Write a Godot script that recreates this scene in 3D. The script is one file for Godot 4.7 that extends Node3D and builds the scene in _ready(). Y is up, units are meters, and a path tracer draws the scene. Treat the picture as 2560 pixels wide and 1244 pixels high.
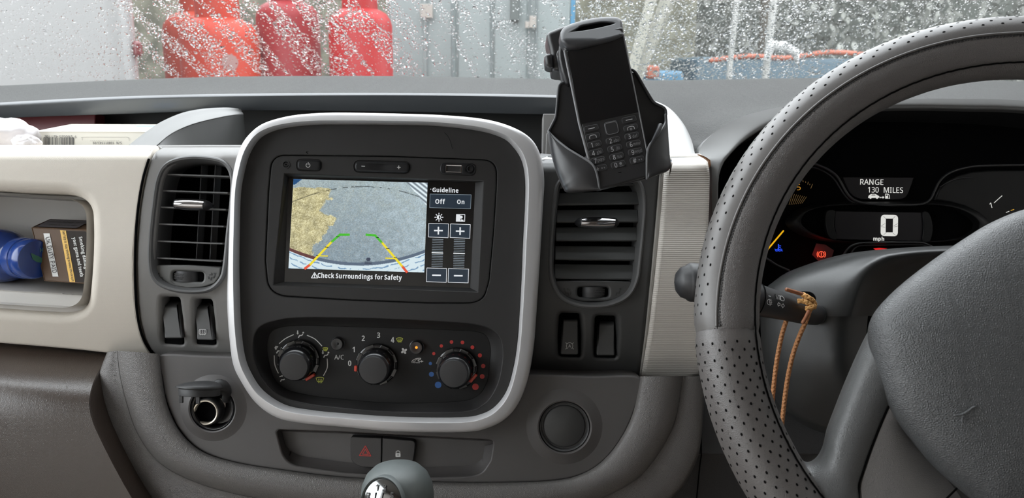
extends Node3D
# A wet van windscreen and dashboard, photographed from between the front seats.
# D is the dashboard's own frame: x right, y up, z out of the centre console towards the cab; its origin is the middle of the console face.
# px(x, y, w) measures a spot of the dashboard that stands w metres in front of the console face.
const F := 1971.0
const Z0 := 0.67
const EXPOSURE := 6.4
const LIT := 0.92 / EXPOSURE   # glow that the exposure renders as the colour given
var D: Transform3D
var M := {}
var TX := {}


class MB:
	var v := PackedVector3Array()
	var n := PackedVector3Array()
	var t := PackedVector2Array()

	func tri(a: Vector3, b: Vector3, c: Vector3, na: Vector3, nb: Vector3, nc: Vector3, ta := Vector2.ZERO, tb := Vector2.ZERO, tc := Vector2.ZERO) -> void:
		if (b - a).cross(c - a).dot(na + nb + nc) > 0.0:
			v.append_array([a, c, b]); n.append_array([na, nc, nb]); t.append_array([ta, tc, tb])
		else:
			v.append_array([a, b, c]); n.append_array([na, nb, nc]); t.append_array([ta, tb, tc])

	func flat(a: Vector3, b: Vector3, c: Vector3, out: Vector3) -> void:
		var g := (b - a).cross(c - a).normalized()
		if g.dot(out) < 0.0:
			g = -g
		tri(a, b, c, g, g, g)

	func mesh() -> ArrayMesh:
		var m := ArrayMesh.new()
		if v.is_empty():
			return m
		var arr := []
		arr.resize(Mesh.ARRAY_MAX)
		arr[Mesh.ARRAY_VERTEX] = v
		arr[Mesh.ARRAY_NORMAL] = n
		arr[Mesh.ARRAY_TEX_UV] = t
		m.add_surface_from_arrays(Mesh.PRIMITIVE_TRIANGLES, arr)
		return m


# ---------------------------------------------------------------- measuring
func px(x: float, y: float, w := 0.0) -> Vector3:
	var k := (Z0 - w) / F
	return Vector3((x - 1280.0) * k, (622.0 - y) * k, w)


func mm(p: float, w := 0.0) -> float:
	return p * (Z0 - w) / F


func P(a: Array) -> PackedVector2Array:
	var o := PackedVector2Array()
	for i in range(0, a.size() - 1, 2):
		o.append(Vector2(a[i], a[i + 1]))
	return o


func crop(a: Array, x0: float, y0: float, s: float) -> PackedVector2Array:   # numbers read off an enlarged crop
	var o := PackedVector2Array()
	for i in range(0, a.size() - 1, 2):
		o.append(Vector2(x0 + a[i] / s, y0 + a[i + 1] / s))
	return o


func sm(p: PackedVector2Array, k := 6) -> PackedVector2Array:   # closed smooth outline
	var o := PackedVector2Array()
	var c := p.size()
	for i in c:
		for j in k:
			o.append(p[i].cubic_interpolate(p[(i + 1) % c], p[(i - 1 + c) % c], p[(i + 2) % c], float(j) / k))
	return o


func so(p: PackedVector2Array, k := 6) -> PackedVector2Array:   # open smooth line
	var o := PackedVector2Array()
	var c := p.size()
	for i in c - 1:
		for j in k:
			o.append(p[i].cubic_interpolate(p[i + 1], p[maxi(i - 1, 0)], p[mini(i + 2, c - 1)], float(j) / k))
	o.append(p[c - 1])
	return o


func rp(a: Array, k := 8) -> PackedVector2Array:   # polygon of [x, y, radius] with rounded corners
	var o := PackedVector2Array()
	var c := a.size()
	for i in c:
		var p := Vector2(a[i][0], a[i][1])
		var r: float = a[i][2]
		var q := Vector2(a[(i + 1) % c][0], a[(i + 1) % c][1])
		var s := Vector2(a[(i - 1 + c) % c][0], a[(i - 1 + c) % c][1])
		if r <= 0.0:
			o.append(p)
			continue
		var e := p + (s - p).normalized() * minf(r, (s - p).length() * 0.49)
		var f := p + (q - p).normalized() * minf(r, (q - p).length() * 0.49)
		for j in k + 1:
			var u := float(j) / k
			o.append(e.lerp(p, u * 0.92 + 0.0).lerp(p.lerp(f, u), u) if false else e * (1 - u) * (1 - u) + p * 2 * u * (1 - u) + f * u * u)
	return o


func rr(cx: float, cy: float, w: float, h: float, r: float, deg := 0.0, k := 6) -> PackedVector2Array:   # rounded rectangle
	var o := rp([[-w / 2, -h / 2, r], [w / 2, -h / 2, r], [w / 2, h / 2, r], [-w / 2, h / 2, r]], k)
	return turned(o, deg, Vector2(cx, cy))


func turned(o: PackedVector2Array, deg: float, to := Vector2.ZERO) -> PackedVector2Array:   # counter-clockwise as seen
	var q := PackedVector2Array()
	for p in o:
		q.append(p.rotated(deg_to_rad(-deg)) + to)
	return q


func circ(cx: float, cy: float, r: float, k := 40, ry := 0.0) -> PackedVector2Array:
	var o := PackedVector2Array()
	for i in k:
		o.append(Vector2(cx + r * cos(TAU * i / k), cy + (ry if ry > 0.0 else r) * sin(TAU * i / k)))
	return o


func arc(cx: float, cy: float, r: float, a0: float, a1: float, k := 16) -> PackedVector2Array:
	var o := PackedVector2Array()
	for i in k + 1:
		var a := deg_to_rad(lerpf(a0, a1, float(i) / k))
		o.append(Vector2(cx + r * cos(a), cy - r * sin(a)))
	return o


func pc(a: Array, k := 8) -> PackedVector3Array:   # smooth line through [x, y, w]
	var p := PackedVector3Array()
	for q in a:
		p.append(px(q[0], q[1], q[2]))
	return cv(p, k)


func cv(p: PackedVector3Array, k := 8) -> PackedVector3Array:
	var o := PackedVector3Array()
	var c := p.size()
	for i in c - 1:
		for j in k:
			o.append(p[i].cubic_interpolate(p[i + 1], p[maxi(i - 1, 0)], p[mini(i + 2, c - 1)], float(j) / k))
	o.append(p[c - 1])
	return o


func resample(p: PackedVector3Array, k: int) -> PackedVector3Array:
	var l := PackedFloat32Array([0.0])
	for i in p.size() - 1:
		l.append(l[i] + p[i].distance_to(p[i + 1]))
	var o := PackedVector3Array()
	var j := 0
	for i in k:
		var s := l[l.size() - 1] * i / (k - 1)
		while j < p.size() - 2 and l[j + 1] < s:
			j += 1
		o.append(p[j].lerp(p[j + 1], clampf((s - l[j]) / maxf(l[j + 1] - l[j], 1e-9), 0, 1)))
	return o


func ease_rows(rows: Array, k: int) -> Array:   # smooth rows between the given ones
	var o := []
	var c := rows.size()
	for i in c - 1:
		for j in k:
			var r := PackedVector3Array()
			for m in rows[0].size():
				r.append(rows[i][m].cubic_interpolate(rows[i + 1][m], rows[maxi(i - 1, 0)][m], rows[mini(i + 2, c - 1)][m], float(j) / k))
			o.append(r)
	o.append(rows[c - 1])
	return o


# ---------------------------------------------------------------- shapes
func sheet(mb: MB, rows: Array, dir = Vector3.BACK, loop := false) -> void:   # smooth skin through rows of points; dir: which way it looks, null: outwards, "in": inwards, points: away from those
	var R := rows.size()
	var C: int = rows[0].size()
	var nn := []
	var total := 0.0
	for i in R:
		var line := PackedVector3Array()
		var mid := Vector3.ZERO
		for q in rows[i]:
			mid += q / C
		for j in C:
			var ja := (j - 1 + C) % C if loop else maxi(j - 1, 0)
			var jb := (j + 1) % C if loop else mini(j + 1, C - 1)
			var ia := maxi(i - 1, 0)
			var ib := mini(i + 1, R - 1)
			var du: Vector3 = rows[i][jb] - rows[i][ja]
			if du.length_squared() < 1e-14:
				du = rows[ib][jb] - rows[ib][ja] + rows[ia][jb] - rows[ia][ja]
			var dv: Vector3 = rows[ib][j] - rows[ia][j]
			var g := du.cross(dv).normalized()
			total += g.dot(rows[i][j] - mid if dir == null else mid - rows[i][j] if dir is String else rows[i][j] - dir[i] if dir is PackedVector3Array else dir)
			line.append(g)
		nn.append(line)
	var sgn := -1.0 if total < 0.0 else 1.0
	for i in R - 1:
		for j in (C if loop else C - 1):
			var b := (j + 1) % C
			var ta := Vector2(float(j) / C, float(i) / (R - 1))
			var tb := Vector2(float(j + 1) / C, ta.y)
			var tc := Vector2(tb.x, float(i + 1) / (R - 1))
			var td := Vector2(ta.x, tc.y)
			mb.tri(rows[i][j], rows[i][b], rows[i + 1][b], nn[i][j] * sgn, nn[i][b] * sgn, nn[i + 1][b] * sgn, ta, tb, tc)
			mb.tri(rows[i][j], rows[i + 1][b], rows[i + 1][j], nn[i][j] * sgn, nn[i + 1][b] * sgn, nn[i + 1][j] * sgn, ta, tc, td)


func extrude(mb: MB, frames: Array, prof: PackedVector2Array, loop := true, ring := false, crease := 45.0) -> void:   # frames: [origin, a, b]; prof runs so that its outside is on the right
	var c := prof.size()
	var segs := c if ring else c - 1
	var sn := PackedVector2Array()
	for i in segs:
		var d := prof[(i + 1) % c] - prof[i]
		sn.append(Vector2(d.y, -d.x).normalized())
	var lim := cos(deg_to_rad(crease))
	var fc := frames.size()
	for i in segs:
		var n0 := sn[i]
		var n1 := sn[i]
		var pi := (i - 1 + segs) % segs
		var ni := (i + 1) % segs
		if (ring or i > 0) and sn[pi].dot(sn[i]) > lim:
			n0 = (sn[pi] + sn[i]).normalized()
		if (ring or i < segs - 1) and sn[ni].dot(sn[i]) > lim:
			n1 = (sn[ni] + sn[i]).normalized()
		var p0 := prof[i]
		var p1 := prof[(i + 1) % c]
		for j in (fc if loop else fc - 1):
			var f = frames[j]
			var g = frames[(j + 1) % fc]
			var a: Vector3 = f[0] + f[1] * p0.x + f[2] * p0.y
			var b: Vector3 = g[0] + g[1] * p0.x + g[2] * p0.y
			var d: Vector3 = g[0] + g[1] * p1.x + g[2] * p1.y
			var e: Vector3 = f[0] + f[1] * p1.x + f[2] * p1.y
			var na: Vector3 = f[1] * n0.x + f[2] * n0.y
			var nb: Vector3 = g[1] * n0.x + g[2] * n0.y
			var nd: Vector3 = g[1] * n1.x + g[2] * n1.y
			var ne: Vector3 = f[1] * n1.x + f[2] * n1.y
			var u0 := float(j) / fc
			var u1 := float(j + 1) / fc
			mb.tri(a, b, d, na, nb, nd, Vector2(u0, p0.y), Vector2(u1, p0.y), Vector2(u1, p1.y))
			mb.tri(a, d, e, na, nd, ne, Vector2(u0, p0.y), Vector2(u1, p1.y), Vector2(u0, p1.y))


func lathe(mb: MB, prof: Array, xf: Transform3D, k := 40) -> void:   # prof: x radius, y height, from the bottom up
	var fr := []
	for i in k:
		var a := TAU * i / k
		fr.append([xf.origin, xf.basis * Vector3(cos(a), 0, -sin(a)), xf.basis * Vector3(0, 1, 0)])
	var pp := PackedVector2Array()
	for q in prof:
		pp.append(Vector2(q[0], q[1]))
	extrude(mb, fr, pp)


func facing(x: float, y: float, w: float, tilt := Vector3.ZERO) -> Transform3D:   # a lathe axis that comes out of the dashboard
	return Transform3D(Basis.from_euler(tilt) * Basis(Vector3.RIGHT, PI / 2), px(x, y, w))


func metres(o: PackedVector2Array, w: float, zf = null) -> PackedVector2Array:
	var q := PackedVector2Array()
	for p in o:
		var s := px(p.x, p.y, w + (zf.call(p.x, p.y) if zf != null else 0.0))
		var f := Vector2(s.x, s.y)
		if q.is_empty() or q[q.size() - 1].distance_to(f) > 2e-5:
			q.append(f)
	if q.size() > 2 and q[0].distance_to(q[q.size() - 1]) < 2e-5:
		q.remove_at(q.size() - 1)
	return q


func ccw(o: PackedVector2Array, yes := true) -> PackedVector2Array:
	var a := 0.0
	for i in o.size():
		a += o[i].cross(o[(i + 1) % o.size()])
	if (a > 0.0) != yes:
		o.reverse()
	return o


func outs(o: PackedVector2Array) -> PackedVector2Array:   # outward normals of a counter-clockwise outline (for a hole: into it)
	var q := PackedVector2Array()
	var c := o.size()
	for i in c:
		var a := (o[i] - o[(i - 1 + c) % c]).normalized()
		var b := (o[(i + 1) % c] - o[i]).normalized()
		var t := a + b
		t = b if t.length() < 0.05 else t.normalized()
		var m := Vector2(t.y, -t.x)
		q.append(m / maxf(0.35, m.dot(Vector2(b.y, -b.x))))
	return q


func cut(poly: PackedVector2Array, holes: Array, cell: float) -> Array:   # simple pieces without holes
	var box := Rect2(poly[0], Vector2.ZERO)
	for p in poly:
		box = box.expand(p)
	box = box.grow(0.0001)
	var ys := [box.position.y, box.end.y]
	var xs := [box.position.x, box.end.x]
	for h in holes:
		var lo := 1e9
		var hi := -1e9
		for p in h:
			lo = minf(lo, p.y)
			hi = maxf(hi, p.y)
		ys.append((lo + hi) / 2)
	if cell > 0.0:
		for i in int(box.size.y / cell):
			ys.append(box.position.y + cell * (i + 1))
		for i in int(box.size.x / cell):
			xs.append(box.position.x + cell * (i + 1))
	ys.sort()
	xs.sort()
	var o := []
	for i in ys.size() - 1:
		for j in xs.size() - 1:
			if ys[i + 1] - ys[i] < 1e-7 or xs[j + 1] - xs[j] < 1e-7:
				continue
			var r := PackedVector2Array([Vector2(xs[j], ys[i]), Vector2(xs[j + 1], ys[i]), Vector2(xs[j + 1], ys[i + 1]), Vector2(xs[j], ys[i + 1])])
			var pieces := Geometry2D.intersect_polygons(poly, r)
			for h in holes:
				var next := []
				for q in pieces:
					next.append_array(Geometry2D.clip_polygons(q, h))
				pieces.assign(next)
			o.append_array(pieces)
	return o


# A panel of real thickness: an outline (and openings) in photograph units at depth w, a rounded edge, side walls; zf bends its face.
func panel(mb: MB, outline: PackedVector2Array, holes: Array, w: float, bev: float, depth: float, zf = null, cell := 0.0, hole_bev := -1.0) -> void:
	var k := (Z0 - w) / F
	var zz := func(q: Vector2) -> float:
		if zf == null:
			return w
		var z := w
		for i in 3:
			var kk := (Z0 - z) / F
			z = w + zf.call(q.x / kk + 1280.0, 622.0 - q.y / kk)
		return z
	var nz := func(q: Vector2) -> Vector3:
		if not zf != null:
			return Vector3.BACK
		var e := 0.001
		return Vector3(zz.call(q - Vector2(e, 0)) - zz.call(q + Vector2(e, 0)), zz.call(q - Vector2(0, e)) - zz.call(q + Vector2(0, e)), 2 * e).normalized()
	var lines := [ccw(metres(outline, w, zf))]
	for h in holes:
		lines.append(ccw(metres(h, w, zf), false))
	var face := []
	for li in lines.size():
		var o: PackedVector2Array = lines[li]
		var b := bev if li == 0 or hole_bev < 0.0 else hole_bev
		var nr := outs(o)
		var inner := PackedVector2Array()
		for i in o.size():
			inner.append(o[i] - nr[i] * b)
		face.append(inner)
		var steps := 4 if b > 0.0 else 0
		var rows := []
		var rn := []
		for s in steps + 1:
			var a := PI / 2 * (float(s) / steps if steps else 1.0)
			var row := PackedVector3Array()
			var nrow := PackedVector3Array()
			for i in o.size():
				var q := o[i] - nr[i] * b * (1.0 - sin(a))
				row.append(Vector3(q.x, q.y, zz.call(inner[i]) - b * (1.0 - cos(a))))
				var nf: Vector3 = nz.call(inner[i])
				var no := Vector3(nr[i].x, nr[i].y, 0).normalized()
				nrow.append((nf * cos(a) + no * sin(a)).normalized())
			rows.append(row)
			rn.append(nrow)
		var last := PackedVector3Array()
		for q in rows[rows.size() - 1]:
			last.append(Vector3(q.x, q.y, q.z - depth))
		rows.append(last)
		rn.append(rn[rn.size() - 1])
		for s in rows.size() - 1:
			for i in o.size():
				var j := (i + 1) % o.size()
				mb.tri(rows[s][i], rows[s][j], rows[s + 1][j], rn[s][i], rn[s][j], rn[s + 1][j])
				mb.tri(rows[s][i], rows[s + 1][j], rows[s + 1][i], rn[s][i], rn[s + 1][j], rn[s + 1][i])
	var hs := []
	for i in range(1, face.size()):
		hs.append(face[i])
	for piece in (cut(face[0], hs, cell * k) if hs or cell > 0.0 else [face[0]]):
		var id := Geometry2D.triangulate_polygon(piece)
		for i in range(0, id.size(), 3):
			var a: Vector2 = piece[id[i]]
			var b: Vector2 = piece[id[i + 1]]
			var c: Vector2 = piece[id[i + 2]]
			mb.tri(Vector3(a.x, a.y, zz.call(a)), Vector3(b.x, b.y, zz.call(b)), Vector3(c.x, c.y, zz.call(c)), nz.call(a), nz.call(b), nz.call(c), a, b, c)


func fill(mb: MB, o: PackedVector2Array, w: float) -> void:   # flat print
	var id := Geometry2D.triangulate_polygon(o)
	for i in range(0, id.size(), 3):
		mb.flat(px(o[id[i]].x, o[id[i]].y, w), px(o[id[i + 1]].x, o[id[i + 1]].y, w), px(o[id[i + 2]].x, o[id[i + 2]].y, w), Vector3.BACK)


func stroke(mb: MB, o: PackedVector2Array, width: float, w: float, closed := false) -> void:   # printed line
	var c := o.size()
	for i in (c if closed else c - 1):
		var a := o[i]
		var b := o[(i + 1) % c]
		var d := (b - a).normalized()
		var s := Vector2(d.y, -d.x) * width / 2
		var e := d * width * 0.25
		fill(mb, PackedVector2Array([a + s - e, b + s + e, b - s + e, a - s - e]), w)


func ring(mb: MB, o: PackedVector2Array, w: float, prof: Array) -> void:   # a profile of [outwards, forwards] metres swept round an outline; list it from the outside in
	var q := ccw(metres(o, w))
	var nr := outs(q)
	var fr := []
	for i in q.size():
		fr.append([Vector3(q[i].x, q[i].y, w), Vector3(nr[i].x, nr[i].y, 0), Vector3.BACK])
	var pp := PackedVector2Array()
	for e in prof:
		pp.append(Vector2(e[0], e[1]))
	extrude(mb, fr, pp)


func tube(mb: MB, path: PackedVector3Array, rad, k := 12, caps := true, flatten := 1.0) -> void:   # rad: one radius or one for each point
	var c := path.size()
	var rows := []
	var up := Vector3.UP
	var t0 := (path[1] - path[0]).normalized()
	if absf(t0.dot(up)) > 0.9:
		up = Vector3.RIGHT
	for i in c:
		var tg := (path[mini(i + 1, c - 1)] - path[maxi(i - 1, 0)]).normalized()
		var side := tg.cross(up).normalized()
		up = side.cross(tg).normalized()
		var r: float = rad if not rad is Array and not rad is PackedFloat32Array else rad[i]
		var mk := func(at: Vector3, rr_: float) -> PackedVector3Array:
			var row := PackedVector3Array()
			for j in k:
				var a := TAU * j / k
				row.append(at + (side * cos(a) + up * sin(a) * flatten) * rr_)
			return row
		if caps and i == 0:
			for s in [[0.999, 0.05], [0.8, 0.6], [0.45, 0.89]]:
				rows.append(mk.call(path[i] - tg * r * s[0] * 0.7, r * s[1]))
		rows.append(mk.call(path[i], r))
		if caps and i == c - 1:
			for s in [[0.45, 0.89], [0.8, 0.6], [0.999, 0.05]]:
				rows.append(mk.call(path[i] + tg * r * s[0] * 0.7, r * s[1]))
	sheet(mb, rows, null, true)


func rbox(mb: MB, size: Vector3, r: float, xf: Transform3D) -> void:   # box with rounded edges
	var h := size / 2
	r = minf(r, minf(h.x, minf(h.y, h.z)) * 0.98)
	for ax in 3:
		var bx := (ax + 1) % 3
		var cx := (ax + 2) % 3
		var la := [-h[bx], -h[bx] + r * 0.45, -h[bx] + r, h[bx] - r, h[bx] - r * 0.45, h[bx]]
		var lb := [-h[cx], -h[cx] + r * 0.45, -h[cx] + r, h[cx] - r, h[cx] - r * 0.45, h[cx]]
		for s in [-1.0, 1.0]:
			var pt := []
			for a in la:
				var row := []
				for b in lb:
					var p := Vector3.ZERO
					p[ax] = s * h[ax]
					p[bx] = a
					p[cx] = b
					var inner := p.clamp(-(h - Vector3.ONE * r), h - Vector3.ONE * r)
					var d := (p - inner).normalized()
					row.append([xf * (inner + d * r), (xf.basis * d).normalized()])
				pt.append(row)
			for i in 5:
				for j in 5:
					var a = pt[i][j]; var b = pt[i + 1][j]; var c = pt[i + 1][j + 1]; var d = pt[i][j + 1]
					mb.tri(a[0], b[0], c[0], a[1], b[1], c[1])
					mb.tri(a[0], c[0], d[0], a[1], c[1], d[1])


func at(x: float, y: float, w: float, deg := 0.0) -> Transform3D:
	return Transform3D(Basis(Vector3.BACK, deg_to_rad(deg)), px(x, y, w))


# ---------------------------------------------------------------- objects
func thing(called: String, label: String, category: String, base: Vector3, group := "", world := false) -> Node3D:
	var o := Node3D.new()
	o.name = called
	add_child(o, true)
	o.transform = Transform3D(Basis(), base) if world else D * Transform3D(Basis(), base)
	tag(o, label, category, group)
	o.set_meta("off", Vector3.ZERO if world else -base)
	return o


func tag(o: Node, label := "", category := "", group := "", kind := "") -> void:
	for e in [["label", label], ["category", category], ["group", group], ["kind", kind]]:
		if e[1]:
			o.set_meta(e[0], e[1])


func part(parent: Node3D, called: String, shape, material: Material, label := "") -> MeshInstance3D:
	var o := MeshInstance3D.new()
	o.name = called
	o.mesh = shape.mesh() if shape is MB else shape
	o.material_override = material
	parent.add_child(o, true)
	o.position = parent.get_meta("off", Vector3.ZERO)
	if label:
		o.set_meta("label", label)
	return o


func solo(called: String, label: String, category: String, shape: MB, material: Material, group := "") -> MeshInstance3D:
	var o := part(self, called, shape, material)
	o.transform = D
	tag(o, label, category, group)
	return o


func struct(called: String, shape: MB, material: Material, world := false) -> MeshInstance3D:
	var o := part(self, called, shape, material)
	o.transform = Transform3D() if world else D
	o.set_meta("kind", "structure")
	return o


func font(kind: String) -> SystemFont:
	if not TX.has(kind):
		var f := SystemFont.new()
		f.font_names = PackedStringArray(["Droid Serif" if kind.begins_with("serif") else "Droid Sans Mono" if kind.begins_with("mono") else "Droid Sans"])
		if kind.ends_with("bold"):
			f.font_weight = 700
		TX[kind] = f
	return TX[kind]


func text_at(parent: Node3D, s: String, xf: Transform3D, cap: float, material: Material, kind := "sans", squeeze := 1.0, called := "lettering") -> MeshInstance3D:   # cap: height of a capital in metres
	var t := TextMesh.new()
	t.text = s
	t.font = font(kind)
	t.font_size = 32
	t.pixel_size = cap / (32.0 * 0.714)
	t.depth = 0.0001
	t.curve_step = 2.0
	var o := part(parent, called, t, material)
	var c := t.get_aabb().get_center()
	var b := xf.basis * Basis.from_scale(Vector3(squeeze, 1, 1))
	o.transform = Transform3D(b, o.position + xf.origin - b * c)
	return o


func text(parent: Node3D, s: String, x: float, y: float, w: float, cap: float, material: Material, deg := 0.0, kind := "sans", squeeze := 1.0, called := "lettering") -> MeshInstance3D:   # cap in photograph units
	return text_at(parent, s, at(x, y, w, deg), mm(cap, w), material, kind, squeeze, called)


# ---------------------------------------------------------------- materials
func mat(color: Color, rough := 0.5, metal := 0.0, spec := 0.62) -> StandardMaterial3D:
	var m := StandardMaterial3D.new()
	m.albedo_color = color
	m.roughness = rough
	m.metallic = metal
	m.metallic_specular = spec
	return m


func c8(r: int, g: int, b: int, a := 255) -> Color:
	return Color8(r, g, b, a)


func noise(kind: int, freq: float, size := 512, octaves := 1, seed_ := 1, ret := -1) -> NoiseTexture2D:
	var f := FastNoiseLite.new()
	f.noise_type = kind
	f.frequency = freq
	f.seed = seed_
	f.fractal_octaves = octaves
	if octaves == 1:
		f.fractal_type = FastNoiseLite.FRACTAL_NONE
	if ret >= 0:
		f.cellular_return_type = ret
	var t := NoiseTexture2D.new()
	t.width = size
	t.height = size
	t.seamless = true
	t.seamless_blend_skirt = 0.15
	t.noise = f
	return t


func relief(m: StandardMaterial3D, tex: Texture2D, depth_mm: float, repeat_m: float, stretch := Vector3.ONE) -> StandardMaterial3D:
	m.heightmap_enabled = true
	m.heightmap_texture = tex
	m.heightmap_scale = depth_mm / 10.0
	m.uv1_triplanar = true
	m.uv1_scale = Vector3.ONE / repeat_m * stretch
	return m


func glow(color: Color, energy := 1.0, base := Color.BLACK) -> StandardMaterial3D:
	var m := mat(base, 0.4)
	m.emission_enabled = true
	m.emission = color
	m.emission_energy_multiplier = energy
	return m


# ================================================================ the scene
func _ready() -> void:
	# camera: 26 mm-like phone lens, tipped 13 degrees down
	var cam := Camera3D.new()
	cam.name = "camera"
	add_child(cam)
	cam.transform = Transform3D(Basis(Vector3.RIGHT, deg_to_rad(-13.0)) * Basis(Vector3.BACK, deg_to_rad(0.7)), Vector3(0, 1.35, 0))
	cam.near = 0.02
	cam.far = 200.0
	cam.fov = 2.0 * rad_to_deg(atan(622.0 / F))
	var ca := CameraAttributesPhysical.new()
	ca.frustum_focal_length = 12.0 * F / 622.0
	ca.exposure_aperture = 20.0
	ca.frustum_focus_distance = 0.64
	ca.frustum_near = 0.02
	ca.frustum_far = 200.0
	cam.attributes = ca
	cam.current = true
	D = cam.transform.translated_local(Vector3(0, 0, -Z0))
	# overcast sky
	var we := WorldEnvironment.new()
	we.name = "world_environment"
	var env := Environment.new()
	env.background_mode = Environment.BG_SKY
	var sky := Sky.new()
	var sk := ProceduralSkyMaterial.new()
	sk.sky_top_color = c8(240, 246, 250)
	sk.sky_horizon_color = c8(228, 232, 234)
	sk.ground_bottom_color = c8(70, 70, 68)
	sk.ground_horizon_color = c8(120, 120, 118)
	sk.sky_energy_multiplier = 1.0
	sk.sun_angle_max = 0.0
	sky.sky_material = sk
	env.sky = sky
	env.background_energy_multiplier = 1.0
	env.tonemap_mode = Environment.TONE_MAPPER_LINEAR
	env.tonemap_exposure = EXPOSURE
	env.sdfgi_enabled = true
	env.ssao_enabled = true
	env.ssil_enabled = true
	we.environment = env
	add_child(we)
	make_materials()
	cab()
	windscreen()
	outside()
	dash_top()
	passenger_side()
	vents()
	console()
	radio()
	climate()
	lower_dash()
	binnacle()
	column()
	wheel()
	cradle_and_phone()
	loose_things()
	gear_knob()


func make_materials() -> void:
	var cell := noise(FastNoiseLite.TYPE_CELLULAR, 0.045, 512, 1, 3, FastNoiseLite.RETURN_DISTANCE2_SUB)
	var fine := noise(FastNoiseLite.TYPE_SIMPLEX, 0.12, 512, 2, 5)
	TX.cell = cell
	TX.fine = fine
	M.pad = relief(mat(c8(66, 66, 65), 0.68, 0.0, 0.35), cell, 0.9, 0.05)
	M.cheek = relief(mat(c8(74, 75, 74), 0.5), fine, 0.03, 0.02)
	M.holder_highlight = mat(c8(104, 105, 107), 0.4)
	M.pad_lip = mat(c8(70, 73, 76), 0.36)
	M.soft = relief(mat(c8(112, 112, 111), 0.55), fine, 0.05, 0.02)
	M.tan = relief(mat(c8(214, 206, 194), 0.6), weave(), 0.10, 0.0128)
	M.rib = relief(mat(c8(206, 200, 192), 0.55), ribs(), 0.30, 0.0136)
	M.edge = relief(mat(c8(150, 146, 140), 0.6), weave(), 0.1, 0.01)
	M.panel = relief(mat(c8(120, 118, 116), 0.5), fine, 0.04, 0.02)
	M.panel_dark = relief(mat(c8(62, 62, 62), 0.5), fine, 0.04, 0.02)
	M.face = relief(mat(c8(47, 46, 46), 0.5, 0.0, 0.42), fine, 0.05, 0.02)
	M.black = mat(c8(26, 26, 28), 0.42, 0.0, 0.42)
	M.gloss = mat(c8(20, 20, 22), 0.2)
	M.void = mat(c8(10, 10, 11), 0.8, 0.0, 0.15)
	M.fascia = relief(mat(c8(82, 79, 78), 0.5), fine, 0.05, 0.02)
	M.grain = relief(mat(c8(106, 103, 101), 0.40), cell, 0.42, 0.024)
	M.grain_dark = relief(mat(c8(52, 51, 51), 0.5), cell, 0.25, 0.03)
	M.silver = mat(c8(212, 211, 212), 0.36, 0.3)
	M.chrome = mat(c8(225, 225, 228), 0.08, 1.0)
	M.leather = relief(mat(c8(100, 96, 94), 0.38), noise(FastNoiseLite.TYPE_CELLULAR, 0.05, 512, 2, 9, FastNoiseLite.RETURN_DISTANCE2_SUB), 0.42, 0.024)
	M.leather_smooth = relief(mat(c8(98, 95, 93), 0.38), fine, 0.06, 0.03)
	M.hole = mat(c8(14, 13, 13), 0.9, 0.0, 0.2)
	M.thread = mat(c8(38, 36, 36), 0.7)
	M.white = mat(c8(225, 225, 222), 0.6)
	M.print = mat(c8(214, 214, 212), 0.6)
	M.lcd = glow(c8(225, 225, 220), LIT, c8(60, 60, 60))
	M.red = mat(c8(196, 40, 34), 0.5)
	M.blue = mat(c8(34, 92, 160), 0.5)
	M.lime = mat(c8(190, 196, 70), 0.5)
	M.orange = mat(c8(200, 60, 36), 0.35)
	M.shoulder = relief(mat(c8(180, 180, 179), 0.5), fine, 0.03, 0.02)
	M.cubby = relief(mat(c8(190, 186, 180), 0.55), fine, 0.03, 0.02)
	M.rocker = relief(mat(c8(74, 74, 74), 0.48), fine, 0.03, 0.02)
	M.vent_rim = mat(c8(84, 84, 84), 0.5)
	M.slat = mat(c8(92, 92, 92), 0.45)
	M.slat_dark = relief(mat(c8(60, 61, 61), 0.5), fine, 0.03, 0.02)
	M.vane = mat(c8(48, 48, 50), 0.5)
	M.plate = relief(mat(c8(88, 88, 86), 0.5), fine, 0.03, 0.02)
	M.rubber = mat(c8(40, 40, 41), 0.55)
	M.knurl = mat(c8(58, 58, 58), 0.5)
	M.mould = mat(c8(28, 28, 28), 0.5)
	M.radio = relief(mat(c8(44, 43, 43), 0.48, 0.0, 0.42), fine, 0.03, 0.02)
	M.screen_black = mat(c8(12, 13, 15), 0.18)
	M.climate = relief(mat(c8(24, 24, 25), 0.5, 0.0, 0.42), fine, 0.03, 0.02)
	M.climate_btn = mat(c8(26, 26, 27), 0.35)
	M.cap = mat(c8(34, 34, 36), 0.5)
	M.key = mat(c8(46, 44, 45), 0.45)
	M.grain_gloss = relief(mat(c8(58, 47, 40), 0.30, 0.0, 0.75), cell, 0.14, 0.021)  # glove box; the brown tint is a warm reflection put into the colour
	M.knee = relief(mat(c8(48, 48, 49), 0.55), cell, 0.2, 0.04)
	M.nickel = mat(c8(232, 222, 206), 0.25, 0.6)
	M.hood = relief(mat(c8(104, 104, 103), 0.5), fine, 0.03, 0.02)
	M.liner = mat(c8(20, 21, 22), 0.7, 0.0, 0.42)
	M.lcd_dark = mat(c8(38, 35, 38), 0.4, 0.0, 0.42)
	M.gloss_line = mat(c8(40, 40, 42), 0.3)
	M.dial = mat(c8(24, 24, 25), 0.45, 0.0, 0.42)
	M.red_halo = mat(c8(70, 10, 10), 0.5)
	M.shroud = relief(mat(c8(40, 41, 41), 0.42), fine, 0.06, 0.02)
	M.stalk = mat(c8(34, 34, 36), 0.5)
	M.cord = mat(c8(184, 126, 78), 0.7)
	M.cord_light = mat(c8(214, 160, 92), 0.7)
	M.aglet = mat(c8(150, 92, 58), 0.4)
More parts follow.
